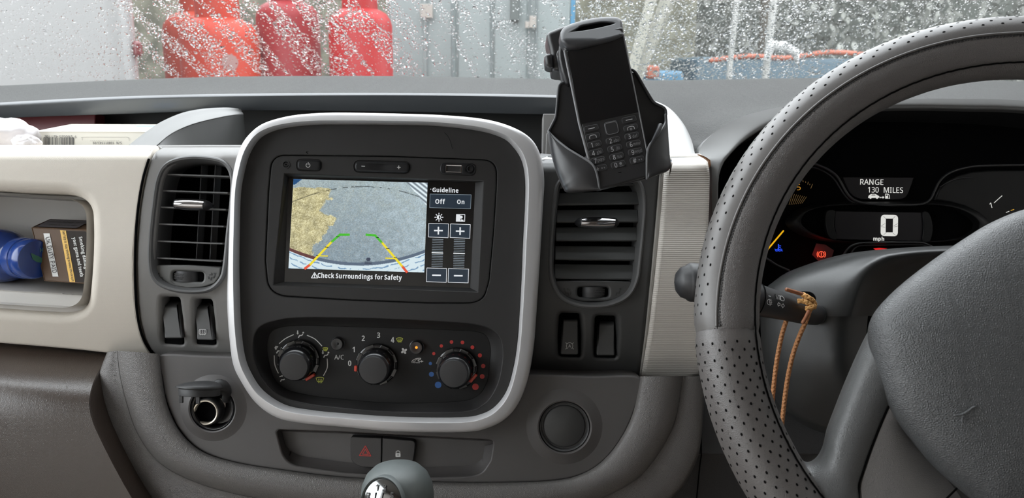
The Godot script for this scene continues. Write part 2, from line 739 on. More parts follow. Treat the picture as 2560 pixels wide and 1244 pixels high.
	M.leather_low = relief(mat(c8(96, 92, 90), 0.38), M.leather.heightmap_texture, 0.2, 0.022)
	M.spoke = relief(mat(c8(96, 97, 97), 0.38), M.leather.heightmap_texture, 0.28, 0.026)
	M.cover = relief(mat(c8(130, 127, 126), 0.40), cell, 0.2, 0.022)
	M.hub = relief(mat(c8(82, 83, 84), 0.36), M.leather.heightmap_texture, 0.55, 0.030)
	M.holder = mat(c8(40, 40, 42), 0.4)
	M.holder_edge = mat(c8(56, 57, 60), 0.42)
	M.phone = mat(c8(36, 36, 38), 0.45)
	M.phone_edge = mat(c8(120, 120, 122), 0.35)
	M.phone_glass = mat(c8(22, 22, 24), 0.22)
	M.phone_key = mat(c8(38, 38, 40), 0.45)
	M.phone_line = mat(c8(96, 98, 100), 0.5)
	M.phone_print = mat(c8(196, 198, 200), 0.5)
	M.phone_print_dim = mat(c8(130, 132, 134), 0.5)
	M.bag = mat(c8(238, 234, 236), 0.45)
	M.bottle = mat(c8(24, 52, 116), 0.18)
	M.bottle_cap = mat(c8(32, 66, 140), 0.2)
	M.gear = relief(mat(c8(96, 102, 101), 0.45), fine, 0.1, 0.02)
	M.plate_chrome = mat(c8(150, 152, 152), 0.12, 1.0)
	M.engrave = mat(c8(40, 40, 40), 0.4)
	M.glass = mat(Color(1, 1, 1, 0.04), 0.0)
	M.glass.transparency = BaseMaterial3D.TRANSPARENCY_ALPHA


func weave() -> ImageTexture:   # fine woven relief, 16 x 16 knots
	var im := Image.create(256, 256, false, Image.FORMAT_L8)
	for y in 256:
		for x in 256:
			var s := sin(TAU * x / 16.0 + (PI if int(y / 16.0) % 2 else 0.0)) * sin(TAU * y / 32.0) if false else sin(TAU * x / 16.0 + (PI if int(y / 8.0) % 2 else 0.0)) * absf(sin(TAU * y / 16.0))
			var g := 0.5 + 0.5 * s
			im.set_pixel(x, y, Color(g, g, g))
	return ImageTexture.create_from_image(im)


func ribs() -> ImageTexture:   # horizontal ribs, 8 to a repeat
	var im := Image.create(8, 256, false, Image.FORMAT_L8)
	for y in 256:
		var g := pow(absf(sin(PI * y / 32.0)), 0.7)
		for x in 8:
			im.set_pixel(x, y, Color(g, g, g))
	return ImageTexture.create_from_image(im)


# ---------------------------------------------------------------- the cab around the camera
func slab(mb: MB, a: Vector3, b: Vector3, r := 0.01) -> void:
	rbox(mb, (b - a).abs(), r, Transform3D(Basis(), (a + b) / 2))


func cab() -> void:
	var lining := mat(c8(190, 186, 180), 0.8)
	var dark := mat(c8(120, 108, 98), 0.8)
	var warm := mat(c8(136, 120, 108), 0.8)
	var fl := MB.new()
	slab(fl, Vector3(-1.05, 0.45, -1.35), Vector3(0.9, 0.5, 0.75))
	struct("floor", fl, dark, true)
	var ro := MB.new()
	slab(ro, Vector3(-1.05, 1.88, -0.56), Vector3(0.9, 1.92, 0.75))
	struct("ceiling", ro, lining, true)
	var re := MB.new()
	slab(re, Vector3(-1.05, 0.5, 0.7), Vector3(0.9, 1.88, 0.75))
	struct("wall_rear", re, warm, true)
	var fr := MB.new()
	slab(fr, Vector3(-1.05, 0.5, -1.32), Vector3(0.9, 1.2, -1.28))
	struct("wall_front", fr, dark, true)
	for e in [[1, -1.05, -1.01], [2, 0.86, 0.9]]:
		var d := MB.new()
		slab(d, Vector3(e[1], 0.5, -1.32), Vector3(e[2], 1.16, 0.7))
		slab(d, Vector3(e[1], 1.16, 0.45), Vector3(e[2], 1.88, 0.7))
		struct("door_%d" % e[0], d, dark, true)
		var g := MB.new()
		slab(g, Vector3((e[1] + e[2]) / 2 - 0.002, 1.14, -1.2), Vector3((e[1] + e[2]) / 2 + 0.002, 1.86, 0.47), 0.001)
		struct("window_%d" % (e[0] + 1), g, M.glass, true)
	# unseen seats added to shape the fill light: pale passenger bench, dark driver's seat
	var be := MB.new()
	rbox(be, Vector3(0.98, 0.78, 0.16), 0.06, Transform3D(Basis(Vector3.RIGHT, 0.25), Vector3(-0.48, 1.12, 0.42)))
	rbox(be, Vector3(0.98, 0.16, 0.50), 0.06, Transform3D(Basis(Vector3.RIGHT, -0.08), Vector3(-0.48, 0.80, 0.12)))
	rbox(be, Vector3(0.90, 0.24, 0.44), 0.02, Transform3D(Basis(), Vector3(-0.48, 0.62, 0.14)))
	struct("added_bench_4", be, mat(c8(214, 206, 198), 0.85), true)
	var ds := MB.new()
	rbox(ds, Vector3(0.52, 0.84, 0.16), 0.06, Transform3D(Basis(Vector3.RIGHT, 0.2), Vector3(0.42, 1.14, 0.42)))
	rbox(ds, Vector3(0.30, 0.24, 0.12), 0.05, Transform3D(Basis(Vector3.RIGHT, 0.1), Vector3(0.42, 1.68, 0.48)))
	rbox(ds, Vector3(0.52, 0.16, 0.50), 0.06, Transform3D(Basis(Vector3.RIGHT, -0.08), Vector3(0.42, 0.80, 0.12)))
	rbox(ds, Vector3(0.46, 0.24, 0.44), 0.02, Transform3D(Basis(), Vector3(0.42, 0.62, 0.14)))
	struct("added_seat_5", ds, mat(c8(60, 58, 58), 0.85), true)
	var nb := MB.new()   # unseen wall added to cut the sky light on the driver's side
	slab(nb, Vector3(1.9, 0.0, -3.0), Vector3(2.2, 4.6, 4.0), 0.02)
	struct("added_wall_right", nb, mat(c8(96, 92, 88), 0.9), true)
	var pil := MB.new()
	for x in [-1.03, 0.88]:
		tube(pil, PackedVector3Array([Vector3(x, 1.2, -1.3), Vector3(x, 1.55, -0.9), Vector3(x, 1.9, -0.58)]), 0.04, 8)
	tube(pil, PackedVector3Array([Vector3(-1.03, 1.9, -0.57), Vector3(0.88, 1.9, -0.57)]), 0.04, 8)
	struct("trim_1", pil, lining, true)


func glass_frame() -> Transform3D:   # x across, y up the glass, z out of the van; origin on the base line
	var o := D * px(1280, 196, -0.5)
	var up := Vector3(0, cos(deg_to_rad(50)), sin(deg_to_rad(50)))
	var right := Vector3.RIGHT.rotated(Vector3.BACK, deg_to_rad(-0.5))
	return Transform3D(Basis(right, up, right.cross(up)), o)


func windscreen() -> void:
	var g := glass_frame()
	var mb := MB.new()
	rbox(mb, Vector3(1.95, 0.98, 0.005), 0.002, g * Transform3D(Basis(), Vector3(-0.07, 0.40, 0)))
	var pane := struct("window_1", mb, M.glass, true)
	# rain on the outside of the glass
	var sg := -1.0 if (g.basis.z.z > 0.0) else 1.0   # outwards is away from the cab
	var one := MB.new()
	var rows := []
	for i in 4:
		var a := PI / 2 * i / 3.0
		var row := PackedVector3Array()
		for j in 9:
			row.append(Vector3(cos(a) * cos(TAU * j / 9), cos(a) * sin(TAU * j / 9), sin(a) * 0.42))
		rows.append(row)
	var bottom := PackedVector3Array()
	for j in 9:
		bottom.append(Vector3(0, 0, 0))
	sheet(one, rows, Vector3.BACK, true)
	for j in 9:
		one.flat(Vector3.ZERO, rows[0][j], rows[0][(j + 1) % 9], Vector3.FORWARD)
	var rng := RandomNumberGenerator.new()
	rng.seed = 11
	var band := FastNoiseLite.new()
	band.noise_type = FastNoiseLite.TYPE_SIMPLEX
	band.frequency = 9.0
	band.seed = 4
	band.fractal_octaves = 2
	var patch := FastNoiseLite.new()
	patch.frequency = 14.0
	patch.seed = 8
	var put: Array[Transform3D] = []
	for i in 105000:
		var u := rng.randf_range(-1.0, 0.88)
		var v := rng.randf_range(-0.03, 0.26)
		var q := u + 0.34 * v
		var b := band.get_noise_2d(q * 3.0, v * 0.35) * 0.5 + 0.5
		var pn := patch.get_noise_2d(u, v * 0.6)
		var dens := 0.0
		if u < -0.53:
			dens = 0.22 + 0.12 * pn
		elif u < -0.16:
			dens = 1.0 if b + 0.1 * pn > 0.50 else 0.10
		elif u < 0.10:
			dens = 0.8 if b + 0.12 * pn > 0.57 else 0.10
		elif u < 0.42:
			dens = 0.8 + 0.3 * pn
		else:
			dens = 0.40 + 0.4 * pn
		if rng.randf() > dens:
			continue
		var r := 0.0005 + 0.0008 * pow(rng.randf(), 2.0)
		if rng.randf() < 0.03:
			r = rng.randf_range(0.0014, 0.0023)
		var st := rng.randf_range(1.0, 1.7)
		var bs := g.basis * Basis(Vector3.BACK, rng.randf_range(-0.6, 0.6)) * Basis.from_scale(Vector3(r * rng.randf_range(0.9, 1.5), r * st, r * sg * rng.randf_range(0.7, 1.1)))
		put.append(Transform3D(bs, g * Vector3(u, v, sg * 0.0026)))
	var water := mat(Color(1, 1, 1, 0.0), 0.0)
	water.refraction_enabled = true
	water.refraction_scale = 0.033
	var mm_ := MultiMesh.new()
	mm_.transform_format = MultiMesh.TRANSFORM_3D
	mm_.mesh = one.mesh()
	mm_.instance_count = put.size()
	for i in put.size():
		mm_.set_instance_transform(i, put[i])
	var o := MultiMeshInstance3D.new()
	o.name = "raindrops"
	o.multimesh = mm_
	o.material_override = water
	add_child(o, true)
	tag(o, "clear raindrops and runs of water on the outside of the windscreen", "raindrops", "", "stuff")


# ---------------------------------------------------------------- the yard in front of the van
func yard(x: float, y: float, dist: float) -> Vector3:   # where a sight line through the windscreen meets the upright plane dist metres ahead
	var d := D.basis * Vector3((x - 1280.0) / F, (622.0 - y) / F, -1.0)
	return Vector3(0, 1.35, 0) + d * (dist / -d.z)


func up_at(p: Vector3) -> Transform3D:
	return Transform3D(Basis(), p)


func cylinder_proto(color: Color, label: String, p: Vector3, r: float, h: float, patch: Color) -> Node3D:
	var t := thing("gas_cylinder", label, "gas cylinder", p, "", true)
	var m := mat(color, 0.5, 0.0, 0.4)
	var b := MB.new()
	lathe(b, [[r * 0.86, 0.0], [r * 0.9, 0.05], [r * 0.97, 0.09], [r, 0.14], [r, h * 0.55], [r * 1.012, h * 0.555], [r * 1.012, h * 0.565], [r, h * 0.57], [r, h - r * 0.55], [r * 0.95, h - r * 0.36], [r * 0.82, h - r * 0.17], [r * 0.6, h - r * 0.05], [r * 0.3, h]], up_at(Vector3.ZERO), 40)
	part(t, "body", b, m)
	var f := MB.new()
	lathe(f, [[r * 0.8, -0.02], [r * 0.84, -0.02], [r * 0.84, 0.06], [r * 0.8, 0.06]], up_at(Vector3.ZERO), 32)
	part(t, "foot_ring", f, m)
	# valve guard: a collar with two hand openings
	var c := MB.new()
	var rows := []
	for i in 9:
		var row := PackedVector3Array()
		for j in 49:
			var a := TAU * j / 48
			row.append(Vector3(r * (0.56 - 0.006 * i) * cos(a), h - r * 0.1 + i * 0.027, r * (0.56 - 0.006 * i) * sin(a)))
		rows.append(row)
	var keep := MB.new()
	for inner in [1.0, 0.95]:
		for i in 8:
			for j in 48:
				var gap := (j % 24 > 14 and j % 24 < 22 and i > 2 and i < 6)
				if gap:
					continue
				var a: Vector3 = rows[i][j]; var bb: Vector3 = rows[i][j + 1]; var cc: Vector3 = rows[i + 1][j + 1]; var d: Vector3 = rows[i + 1][j]
				var sc := Vector3(inner, 1, inner)
				var out := Vector3(a.x, 0, a.z).normalized() * (1.0 if inner == 1.0 else -1.0)
				keep.tri(a * sc, bb * sc, cc * sc, out, out, out)
				keep.tri(a * sc, cc * sc, d * sc, out, out, out)
	lathe(keep, [[r * 0.48, h - r * 0.1 + 0.21], [r * 0.52, h - r * 0.1 + 0.212], [r * 0.52, h - r * 0.1 + 0.222], [r * 0.48, h - r * 0.1 + 0.222]], up_at(Vector3.ZERO), 32)
	part(t, "valve_guard", keep, m)
	var v := MB.new()
	lathe(v, [[0.0, h - 0.02], [0.03, h - 0.02], [0.03, h + 0.05], [0.018, h + 0.06], [0.018, h + 0.1], [0.03, h + 0.1], [0.03, h + 0.13], [0.0, h + 0.13]], up_at(Vector3.ZERO), 16)
	part(t, "valve", v, mat(c8(150, 120, 60), 0.3, 0.9))
	if patch.a > 0.0:
		var l := MB.new()
		var lr := []
		var ly := yard(595, 156, 3.66).y - 0.44
		for i in 7:
			var row := PackedVector3Array()
			for j in 25:
				var q := Vector2(cos(TAU * j / 24.0), sin(TAU * j / 24.0)) * (i / 6.0) * (1.0 + 0.12 * sin(j * 3.0))
				var a := deg_to_rad(58.0 - 12.0 * q.x)
				row.append(Vector3((r + 0.002) * cos(a), ly + 0.036 * q.y, (r + 0.002) * sin(a)))
			lr.append(row)
		sheet(l, lr, Vector3(0.5, 0, 0.8))
		part(t, "label_patch", l, mat(patch, 0.7), "pale worn label")
	return t


func outside() -> void:
	var asphalt := mat(c8(104, 106, 106), 0.2)
	asphalt = relief(asphalt, TX.fine, 4.0, 0.6)
	var gmb := MB.new()
	slab(gmb, Vector3(-40, -0.2, -40), Vector3(40, 0.0, 20))
	struct("ground", gmb, asphalt, true)
	# rough wall and bushes behind everything
	var stone := mat(c8(128, 125, 114), 0.9)
	stone.albedo_texture = blotch(Color(0.55, 0.55, 0.5), Color(1.0, 1.0, 0.95), 0.02, 6)
	stone.uv1_triplanar = true
	stone.uv1_scale = Vector3.ONE * 0.7
	var wmb := MB.new()
	slab(wmb, Vector3(-9, 0, -7.6), Vector3(1.6, 3.4, -7.2), 0.03)
	var wl := struct("wall_yard", wmb, stone, true)
	wl.set_meta("label", "rough grey stone yard wall behind the gas cylinders")
	# platform that carries the cylinders
	var plat := MB.new()
	slab(plat, Vector3(-2.0, 0, -4.6), Vector3(-0.45, 0.42, -3.35), 0.02)
	var pl := struct("trim_2", plat, mat(c8(80, 79, 75), 0.8), true)
	var dist := 3.9
	var defs := [
		["orange gas cylinder half hidden behind the front orange one", c8(172, 54, 28), 508.0, 38.0, 4.30, 190.0, Color(0, 0, 0, 0)],
		["large orange gas cylinder standing in front, with a pale round label patch", c8(176, 50, 26), 546.0, 52.0, 3.8, 186.0, c8(156, 118, 113)],
		["dark red gas cylinder in the middle, behind streaked rain", c8(134, 16, 24), 718.0, 8.0, 4.0, 148.0, Color(0, 0, 0, 0)],
		["bright red gas cylinder beside the grey container", c8(152, 18, 20), 900.0, 26.0, 3.9, 152.0, Color(0, 0, 0, 0)],
	]
	for d in defs:
		var sh := yard(d[2], d[3] + 10.0, d[4])
		var r: float = d[5] / F * d[4] / 2.0
		cylinder_proto(d[1], d[0], Vector3(sh.x, 0.44, -d[4]), r, sh.y - 0.44 + r * 0.2, d[6])
	# white van at the left: its near corner stands at the origin of the thing
	var corner := yard(345, 110, 3.0)
	var vt := thing("parked_van", "white parked van at the far left with a red tail lamp on its corner", "van", corner * Vector3(1, 0, 1), "", true)
	vt.rotation.y = deg_to_rad(29.0)
	var vb := MB.new()
	rbox(vb, Vector3(2.2, 2.1, 3.6), 0.10, Transform3D(Basis(), Vector3(-1.1, 1.5, -1.8)))
	part(vt, "body", vb, mat(c8(152, 151, 150), 0.35))
	var vd := MB.new()
	rbox(vd, Vector3(0.012, 1.7, 0.02), 0.004, Transform3D(Basis(), Vector3(-1.1, 1.6, -0.005)))
	part(vt, "door_seam", vd, mat(c8(40, 40, 40), 0.7))
	var vl := MB.new()
	rbox(vl, Vector3(0.035, 0.06, 0.05), 0.015, Transform3D(Basis(), Vector3(0.0, yard(352, 122, 3.0).y, -0.06)))
	part(vt, "tail_lamp", vl, mat(c8(101, 16, 20), 0.2))
	var vbp := MB.new()
	rbox(vbp, Vector3(2.18, 0.22, 0.2), 0.05, Transform3D(Basis(), Vector3(-1.1, 0.5, 0.06)))
	part(vt, "bumper", vbp, mat(c8(33, 33, 33), 0.5))
	# grey-green container with door gear
	var cz := 4.9
	var c0 := yard(968, 100, cz)
	var c1 := yard(1424, 100, cz)
	var ct := thing("shipping_container", "pale grey green steel container with upright door rods, behind the windscreen", "container", Vector3((c0.x + c1.x) / 2, 0.15, -cz), "", true)
	var wd := c1.x - c0.x
	var steel := mat(c8(125, 133, 132), 0.5)
	var cb := MB.new()
	rbox(cb, Vector3(wd, 2.5, 2.2), 0.02, Transform3D(Basis(), Vector3(0, 1.25, -1.14)))
	part(ct, "body", cb, steel)
	for e in [[1016.0, 1.0], [1096.0, 1.0], [1185.0, 1.0], [1276.0, 1.0], [1381.0, 1.0]]:
		var dp := MB.new()
		rbox(dp, Vector3(0.20, 2.36, 0.03), 0.012, Transform3D(Basis(), Vector3(yard(e[0], 100, cz).x - ct.position.x, 1.25, -0.035)))
		part(ct, "door_panel", dp, steel)
	var dk := mat(c8(102, 110, 110), 0.5)
	for x in [1068.0, 1131.0, 1229.0, 1324.0, 1340.0]:
		var rd := MB.new()
		var xx: float = yard(x, 100, cz).x - ct.position.x
		tube(rd, PackedVector3Array([Vector3(xx, 0.1, 0.0), Vector3(xx, 2.4, 0.0)]), 0.005 if x != 1131.0 else 0.008, 8)
		part(ct, "lock_rod", rd, dk)
	var bx := MB.new()
	var p1 := yard(1287, 18, cz)
	rbox(bx, Vector3(0.055, 0.16, 0.06), 0.008, Transform3D(Basis(), Vector3(p1.x, p1.y, -cz + 0.01) - ct.position))
	part(ct, "latch_box", bx, mat(c8(74, 80, 78), 0.6))
	for e in [[1067.0, 28.0, 30.0, 32.0], [1332.0, 55.0, 16.0, 28.0], [1318.0, 62.0, 10.0, 16.0]]:
		var pp := yard(e[0], e[1], cz)
		var pm := MB.new()
		rbox(pm, Vector3(e[2] / F * cz, e[3] / F * cz, 0.012), 0.003, Transform3D(Basis(), Vector3(pp.x, pp.y, -cz + 0.016) - ct.position))
		part(ct, "plate", pm, mat(c8(152, 145, 137), 0.6), "cream plate")
	var bp := MB.new()
	var b0 := yard(1430, 100, cz - 0.1)
	rbox(bp, Vector3(0.026, 2.6, 0.026), 0.004, Transform3D(Basis(), Vector3(b0.x, 1.3, b0.z)))
	world_solo("corner_post", "bright blue upright post at the right corner of the grey container", "post", bp, mat(c8(47, 111, 144), 0.5))
	# leaning timbers
	var k := 0
	for e in [[1628.0, 0.0, 1576.0, 190.0, 0.035, "cream timber board leaning furthest left, behind the handset holder"], [1668.0, -10.0, 1602.0, 170.0, 0.036, "middle cream timber board of the leaning three"], [1690.0, -30.0, 1606.0, 172.0, 0.028, "slim cream timber board leaning furthest right of the three"]]:
		var zz := 4.3 + 0.06 * k
		var a := yard(e[0], e[1], zz)
		var b := yard(e[2], e[3], zz)
		var dv := (b - a).normalized()
		var top := a - dv * 0.5
		var bot := a + dv * (a.y / -dv.y)
		var bm := MB.new()
		var mid := (top + bot) / 2
		rbox(bm, Vector3(e[4] * 1.5, top.distance_to(bot), 0.03), 0.004, Transform3D(Basis(Vector3.BACK, atan2(dv.x, -dv.y)), mid))
		world_solo("timber_board", e[5], "board", bm, mat(c8(152, 151, 140), 0.7), "leaning timber boards")
		k += 1
	# pale poles, one with a bracket
	for e in [[1826.0, 0.018, "thin pale pole standing between the boards and the bracketed pole"], [1918.0, 0.022, "thicker pale pole carrying a white angled bracket"]]:
		var a := yard(e[0], 100, 5.2)
		var po := thing("pole", e[2], "pole", Vector3(a.x, 0, a.z), "pale poles", true)
		var pm := MB.new()
		tube(pm, PackedVector3Array([Vector3(0, 0, 0), Vector3(0.01, 1.4, 0), Vector3(0.06, 3.0, 0)]), e[1], 10)
		part(po, "shaft", pm, mat(c8(150, 150, 146), 0.6))
		if e[0] > 1900.0:
			var br := MB.new()
			var bp_ := PackedVector3Array()
			for q in [[1916, 150], [1928, 112], [1965, 118], [1990, 132], [1993, 158]]:
				bp_.append(yard(q[0], q[1], 5.14) - po.position)
			tube(br, bp_, PackedFloat32Array([0.02, 0.04, 0.032, 0.03, 0.01]), 8)
			part(po, "bracket", br, mat(c8(172, 172, 170), 0.5), "white angled bracket")
	# blue skip with an orange rim
	for e in [[1740.0, 2190.0, 6.0, 0.0, "long blue skip with an orange rim beyond the poles"], [1616.0, 1712.0, 5.6, 34.0, "small blue crate with an orange corner beside the leaning boards"]]:
		var a := yard(e[0], 142 + e[3], e[2])
		var b := yard(e[1], 137 + e[3], e[2])
		var st := thing("skip" if e[3] == 0.0 else "crate", e[4], "skip" if e[3] == 0.0 else "crate", Vector3((a.x + b.x) / 2, 0, -e[2]), "", true)
		var body := MB.new()
		rbox(body, Vector3(b.x - a.x, a.y, 1.0), 0.03, Transform3D(Basis(), Vector3(0, a.y / 2, -0.5)))
		part(st, "body", body, mat(c8(62, 83, 95) if e[3] == 0.0 else c8(62, 107, 134), 0.6))
		var rim := MB.new()
		if e[3] == 0.0:
			tube(rim, cv(PackedVector3Array([Vector3(a.x - b.x, -0.06, 0) * 0.42, Vector3((a.x - b.x) * 0.2, 0.01, 0), Vector3(0, 0.0, 0), Vector3((b.x - a.x) * 0.25, 0.045, 0), Vector3((b.x - a.x) * 0.5, 0.02, 0)])), 0.018, 8)
		else:
			rbox(rim, Vector3(0.09, 0.09, 0.06), 0.02, Transform3D(Basis(), Vector3((a.x - b.x) / 2 + 0.04, -0.01, 0.0)))
		var rmi := part(st, "rim", rim, mat(c8(149, 74, 49), 0.6), "orange rim")
		rmi.position.y = a.y
	# trees and bushes to the right
	var rng := RandomNumberGenerator.new()
	rng.seed = 5
	var bark := mat(c8(70, 64, 56), 0.9)
	for e in [[1713.0, 0.07, "dark slim trunk nearest the leaning boards"], [1905.0, 0.05, "dark slim trunk behind the bracketed pole"], [1480.0, 0.10, "broad dark trunk beside the blue corner post"]]:
		var a := yard(e[0], 100, 7.6)
		var tm := MB.new()
		tube(tm, PackedVector3Array([Vector3(a.x, 0, a.z), Vector3(a.x + 0.02, 1.5, a.z), Vector3(a.x - 0.05, 4.2, a.z)]), PackedFloat32Array([e[1] * 1.2, e[1], e[1] * 0.7]), 10)
		world_solo("tree_trunk", e[2], "tree", tm, bark, "slim dark trunks")
	var leafs: Array[Transform3D] = []
	for i in 16000:
		var x := rng.randf_range(0.3, 9.0)
		var y := rng.randf_range(0.0, 4.2)
		leafs.append(Transform3D(Basis.from_euler(Vector3(rng.randf() * TAU, rng.randf() * TAU, 0)).scaled(Vector3.ONE * rng.randf_range(0.05, 0.13)), Vector3(x, y, -8.6 + rng.randf_range(-0.35, 0.35) + 0.4 * sin(x * 2.0) * sin(y * 1.7))))
	var lf := MB.new()
	var lrow := []
	for i in 5:
		var wv := sin(PI * i / 4.0) * 0.34 + 0.01
		lrow.append(PackedVector3Array([Vector3(-wv, i * 0.25 - 0.5, 0.06), Vector3(0, i * 0.25 - 0.5, 0.0), Vector3(wv, i * 0.25 - 0.5, 0.06)]))
	sheet(lf, lrow, Vector3.BACK)
	var mm_ := MultiMesh.new()
	mm_.transform_format = MultiMesh.TRANSFORM_3D
	mm_.use_colors = true
	mm_.mesh = lf.mesh()
	mm_.instance_count = leafs.size()
	for i in leafs.size():
		mm_.set_instance_transform(i, leafs[i])
		var g := rng.randf_range(0.7, 1.2)
		mm_.set_instance_color(i, Color(0.26 * g, 0.265 * g, 0.24 * g))
	var hm := mat(Color.WHITE, 0.7)
	hm.vertex_color_use_as_albedo = true
	var hd := MultiMeshInstance3D.new()
	hd.name = "hedge"
	hd.multimesh = mm_
	hd.material_override = hm
	add_child(hd, true)
	tag(hd, "tall grey green hedge filling the right side of the yard", "hedge", "", "stuff")
	var hb := MB.new()
	slab(hb, Vector3(0.6, 0, -9.8), Vector3(9, 3.9, -9.2), 0.1)
	var hbk := struct("wall_back", hb, mat(c8(110, 114, 108), 0.9), true)


func world_solo(called: String, label: String, category: String, shape: MB, material: Material, group := "") -> MeshInstance3D:
	var o := part(self, called, shape, material)
	o.transform = Transform3D()
	tag(o, label, category, group)
	return o


func blotch(a: Color, b: Color, freq: float, seed_: int) -> NoiseTexture2D:
	var t := noise(FastNoiseLite.TYPE_SIMPLEX, freq, 256, 4, seed_)
	var g := Gradient.new()
	g.set_color(0, a)
	g.set_color(1, b)
	t.color_ramp = g
	return t


# ---------------------------------------------------------------- upper dashboard
func rows_of(list: Array, k := 64, ease_ := 5) -> Array:   # a skin through lines given as [x, y, w] lists
	var o := []
	for l in list:
		o.append(resample(pc(l, 8), k))
	return ease_rows(o, ease_)


func dash_top() -> void:
	var t := thing("dashboard_top", "grained grey dashboard top along the foot of the windscreen, over the open tray", "dashboard top", px(700, 240, -0.2))
	var pad := MB.new()
	# from the glass to the lip, left and middle
	sheet(pad, rows_of([
		[[-420, 250, -0.56], [0, 236, -0.58], [600, 216, -0.62], [1000, 214, -0.62], [1400, 218, -0.62], [1570, 222, -0.60]],
		[[-420, 231, -0.43], [0, 214, -0.45], [300, 200, -0.48], [600, 191, -0.49], [1000, 190, -0.49], [1400, 198, -0.49], [1570, 200, -0.475]],
		[[-420, 262, -0.27], [0, 240, -0.29], [300, 224, -0.30], [600, 216, -0.31], [1000, 214, -0.31], [1400, 219, -0.31], [1570, 226, -0.3]],
		[[-420, 281, -0.18], [0, 257, -0.2], [300, 242, -0.20], [600, 235, -0.21], [1000, 233, -0.21], [1400, 239, -0.21], [1570, 250, -0.2]],
	]), Vector3.UP)
	part(t, "top_pad", pad, M.pad)
	var lip := MB.new()
	sheet(lip, rows_of([
		[[-420, 280, -0.18], [0, 256, -0.2], [300, 241, -0.20], [600, 234, -0.21], [1000, 232, -0.21], [1400, 238, -0.21], [1570, 249, -0.2]],
		[[-420, 284, -0.176], [0, 261, -0.196], [300, 246, -0.196], [600, 239, -0.206], [1000, 237, -0.206], [1400, 243, -0.206], [1570, 254, -0.196]],
		[[-420, 292, -0.176], [0, 268, -0.196], [300, 253, -0.196], [600, 245, -0.206], [1000, 242, -0.206], [1400, 249, -0.206], [1570, 259, -0.196]],
		[[-420, 318, -0.182], [0, 292, -0.202], [300, 281, -0.202], [600, 272, -0.212], [1000, 275, -0.212], [1400, 282, -0.212], [1570, 282, -0.2]],
		[[-420, 322, -0.19], [0, 296, -0.21], [300, 285, -0.21], [600, 276, -0.22], [1000, 279, -0.22], [1400, 286, -0.22], [1570, 286, -0.21]],
		[[-420, 318, -0.24], [0, 294, -0.26], [300, 283, -0.26], [600, 274, -0.27], [1000, 277, -0.27], [1400, 284, -0.27], [1570, 284, -0.26]],
	], 64, 4), Vector3(0, 0.3, 1))
	part(t, "front_lip", lip, M.pad_lip, "smooth dark front lip with a bright upper edge")
	# open tray under the lip
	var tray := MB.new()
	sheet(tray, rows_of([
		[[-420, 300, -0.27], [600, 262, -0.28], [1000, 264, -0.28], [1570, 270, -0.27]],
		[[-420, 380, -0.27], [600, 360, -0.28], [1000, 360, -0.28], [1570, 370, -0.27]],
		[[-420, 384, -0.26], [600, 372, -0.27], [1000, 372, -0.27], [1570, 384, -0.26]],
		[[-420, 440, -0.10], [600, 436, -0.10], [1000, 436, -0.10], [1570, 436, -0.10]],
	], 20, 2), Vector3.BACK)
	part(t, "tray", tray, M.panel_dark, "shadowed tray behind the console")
	# left cheek: curved fin with a bright rolled edge
	var ck := thing("tray_cheek", "dark grey curved fin with a pale rolled upper edge, left of the console", "trim piece", px(500, 360, -0.1))
	var e := MB.new()
	var k := 40
	var outer := resample(pc([[316, 374, -0.075], [334, 360, -0.085], [372, 331, -0.105], [402, 312, -0.12], [450, 291, -0.14], [502, 281, -0.16], [556, 278, -0.18], [585, 279, -0.195], [604, 281, -0.212]]), k)
	var inner := resample(pc([[376, 374, -0.05], [392, 359, -0.058], [424, 333, -0.075], [462, 314, -0.092], [502, 301, -0.11], [560, 288, -0.142], [590, 284, -0.170], [608, 283, -0.205]]), k)
	var mid := PackedVector3Array()
	var edge2 := PackedVector3Array()
	var low := PackedVector3Array()
	var back := PackedVector3Array()
	for i in k:
		mid.append(outer[i].lerp(inner[i], 0.5) + Vector3(-0.001, 0.0015, 0.0))
		edge2.append(inner[i] + Vector3(0.001, -0.002, 0.002))
		low.append(Vector3(inner[i].x + 0.006, px(0, 374, inner[i].z + 0.002).y, inner[i].z + 0.006))
		back.append(outer[i] + Vector3(0.0, -0.05, -0.01))
	sheet(e, ease_rows([back, outer, mid, inner, edge2], 3), Vector3(0, 1, 0.3))
	part(ck, "rolled_edge", e, M.soft, "pale rolled edge")
	var s := MB.new()
	sheet(s, [edge2, ease_mid(edge2, low), low], Vector3.BACK)
	part(ck, "side_face", s, M.cheek)
	# driver's side: pad from the glass down to the instrument hood
	var dp := MB.new()
	sheet(dp, rows_of([
		[[1500, 224, -0.60], [1700, 222, -0.6], [2100, 216, -0.6], [2400, 220, -0.58], [2900, 236, -0.54]],
		[[1500, 199, -0.49], [1700, 200, -0.48], [2100, 194, -0.46], [2400, 199, -0.46], [2900, 214, -0.43]],
		[[1500, 226, -0.33], [1720, 232, -0.32], [2000, 218, -0.30], [2400, 216, -0.30], [2900, 236, -0.27]],
		[[1500, 262, -0.21], [1728, 292, -0.20], [1860, 268, -0.19], [2300, 234, -0.17], [2900, 258, -0.14]],
		[[1560, 330, -0.14], [1736, 352, -0.12], [1790, 324, -0.115], [1850, 292, -0.108], [1990, 262, -0.105], [2380, 244, -0.10], [2900, 270, -0.08]],
		[[1620, 402, -0.09], [1741, 396, -0.062], [1768, 352, -0.064], [1832, 307, -0.066], [1975, 268, -0.068], [2380, 248, -0.07], [2900, 274, -0.06]],
	], 80, 4), Vector3(0, 1, 0.5))
	var dt := solo("driver_pad", "coarsely grained grey dashboard pad sweeping over the instrument hood on the driver's side", "dashboard top", dp, M.pad)
	# pale shoulder beside the handset holder
	var sh := MB.new()
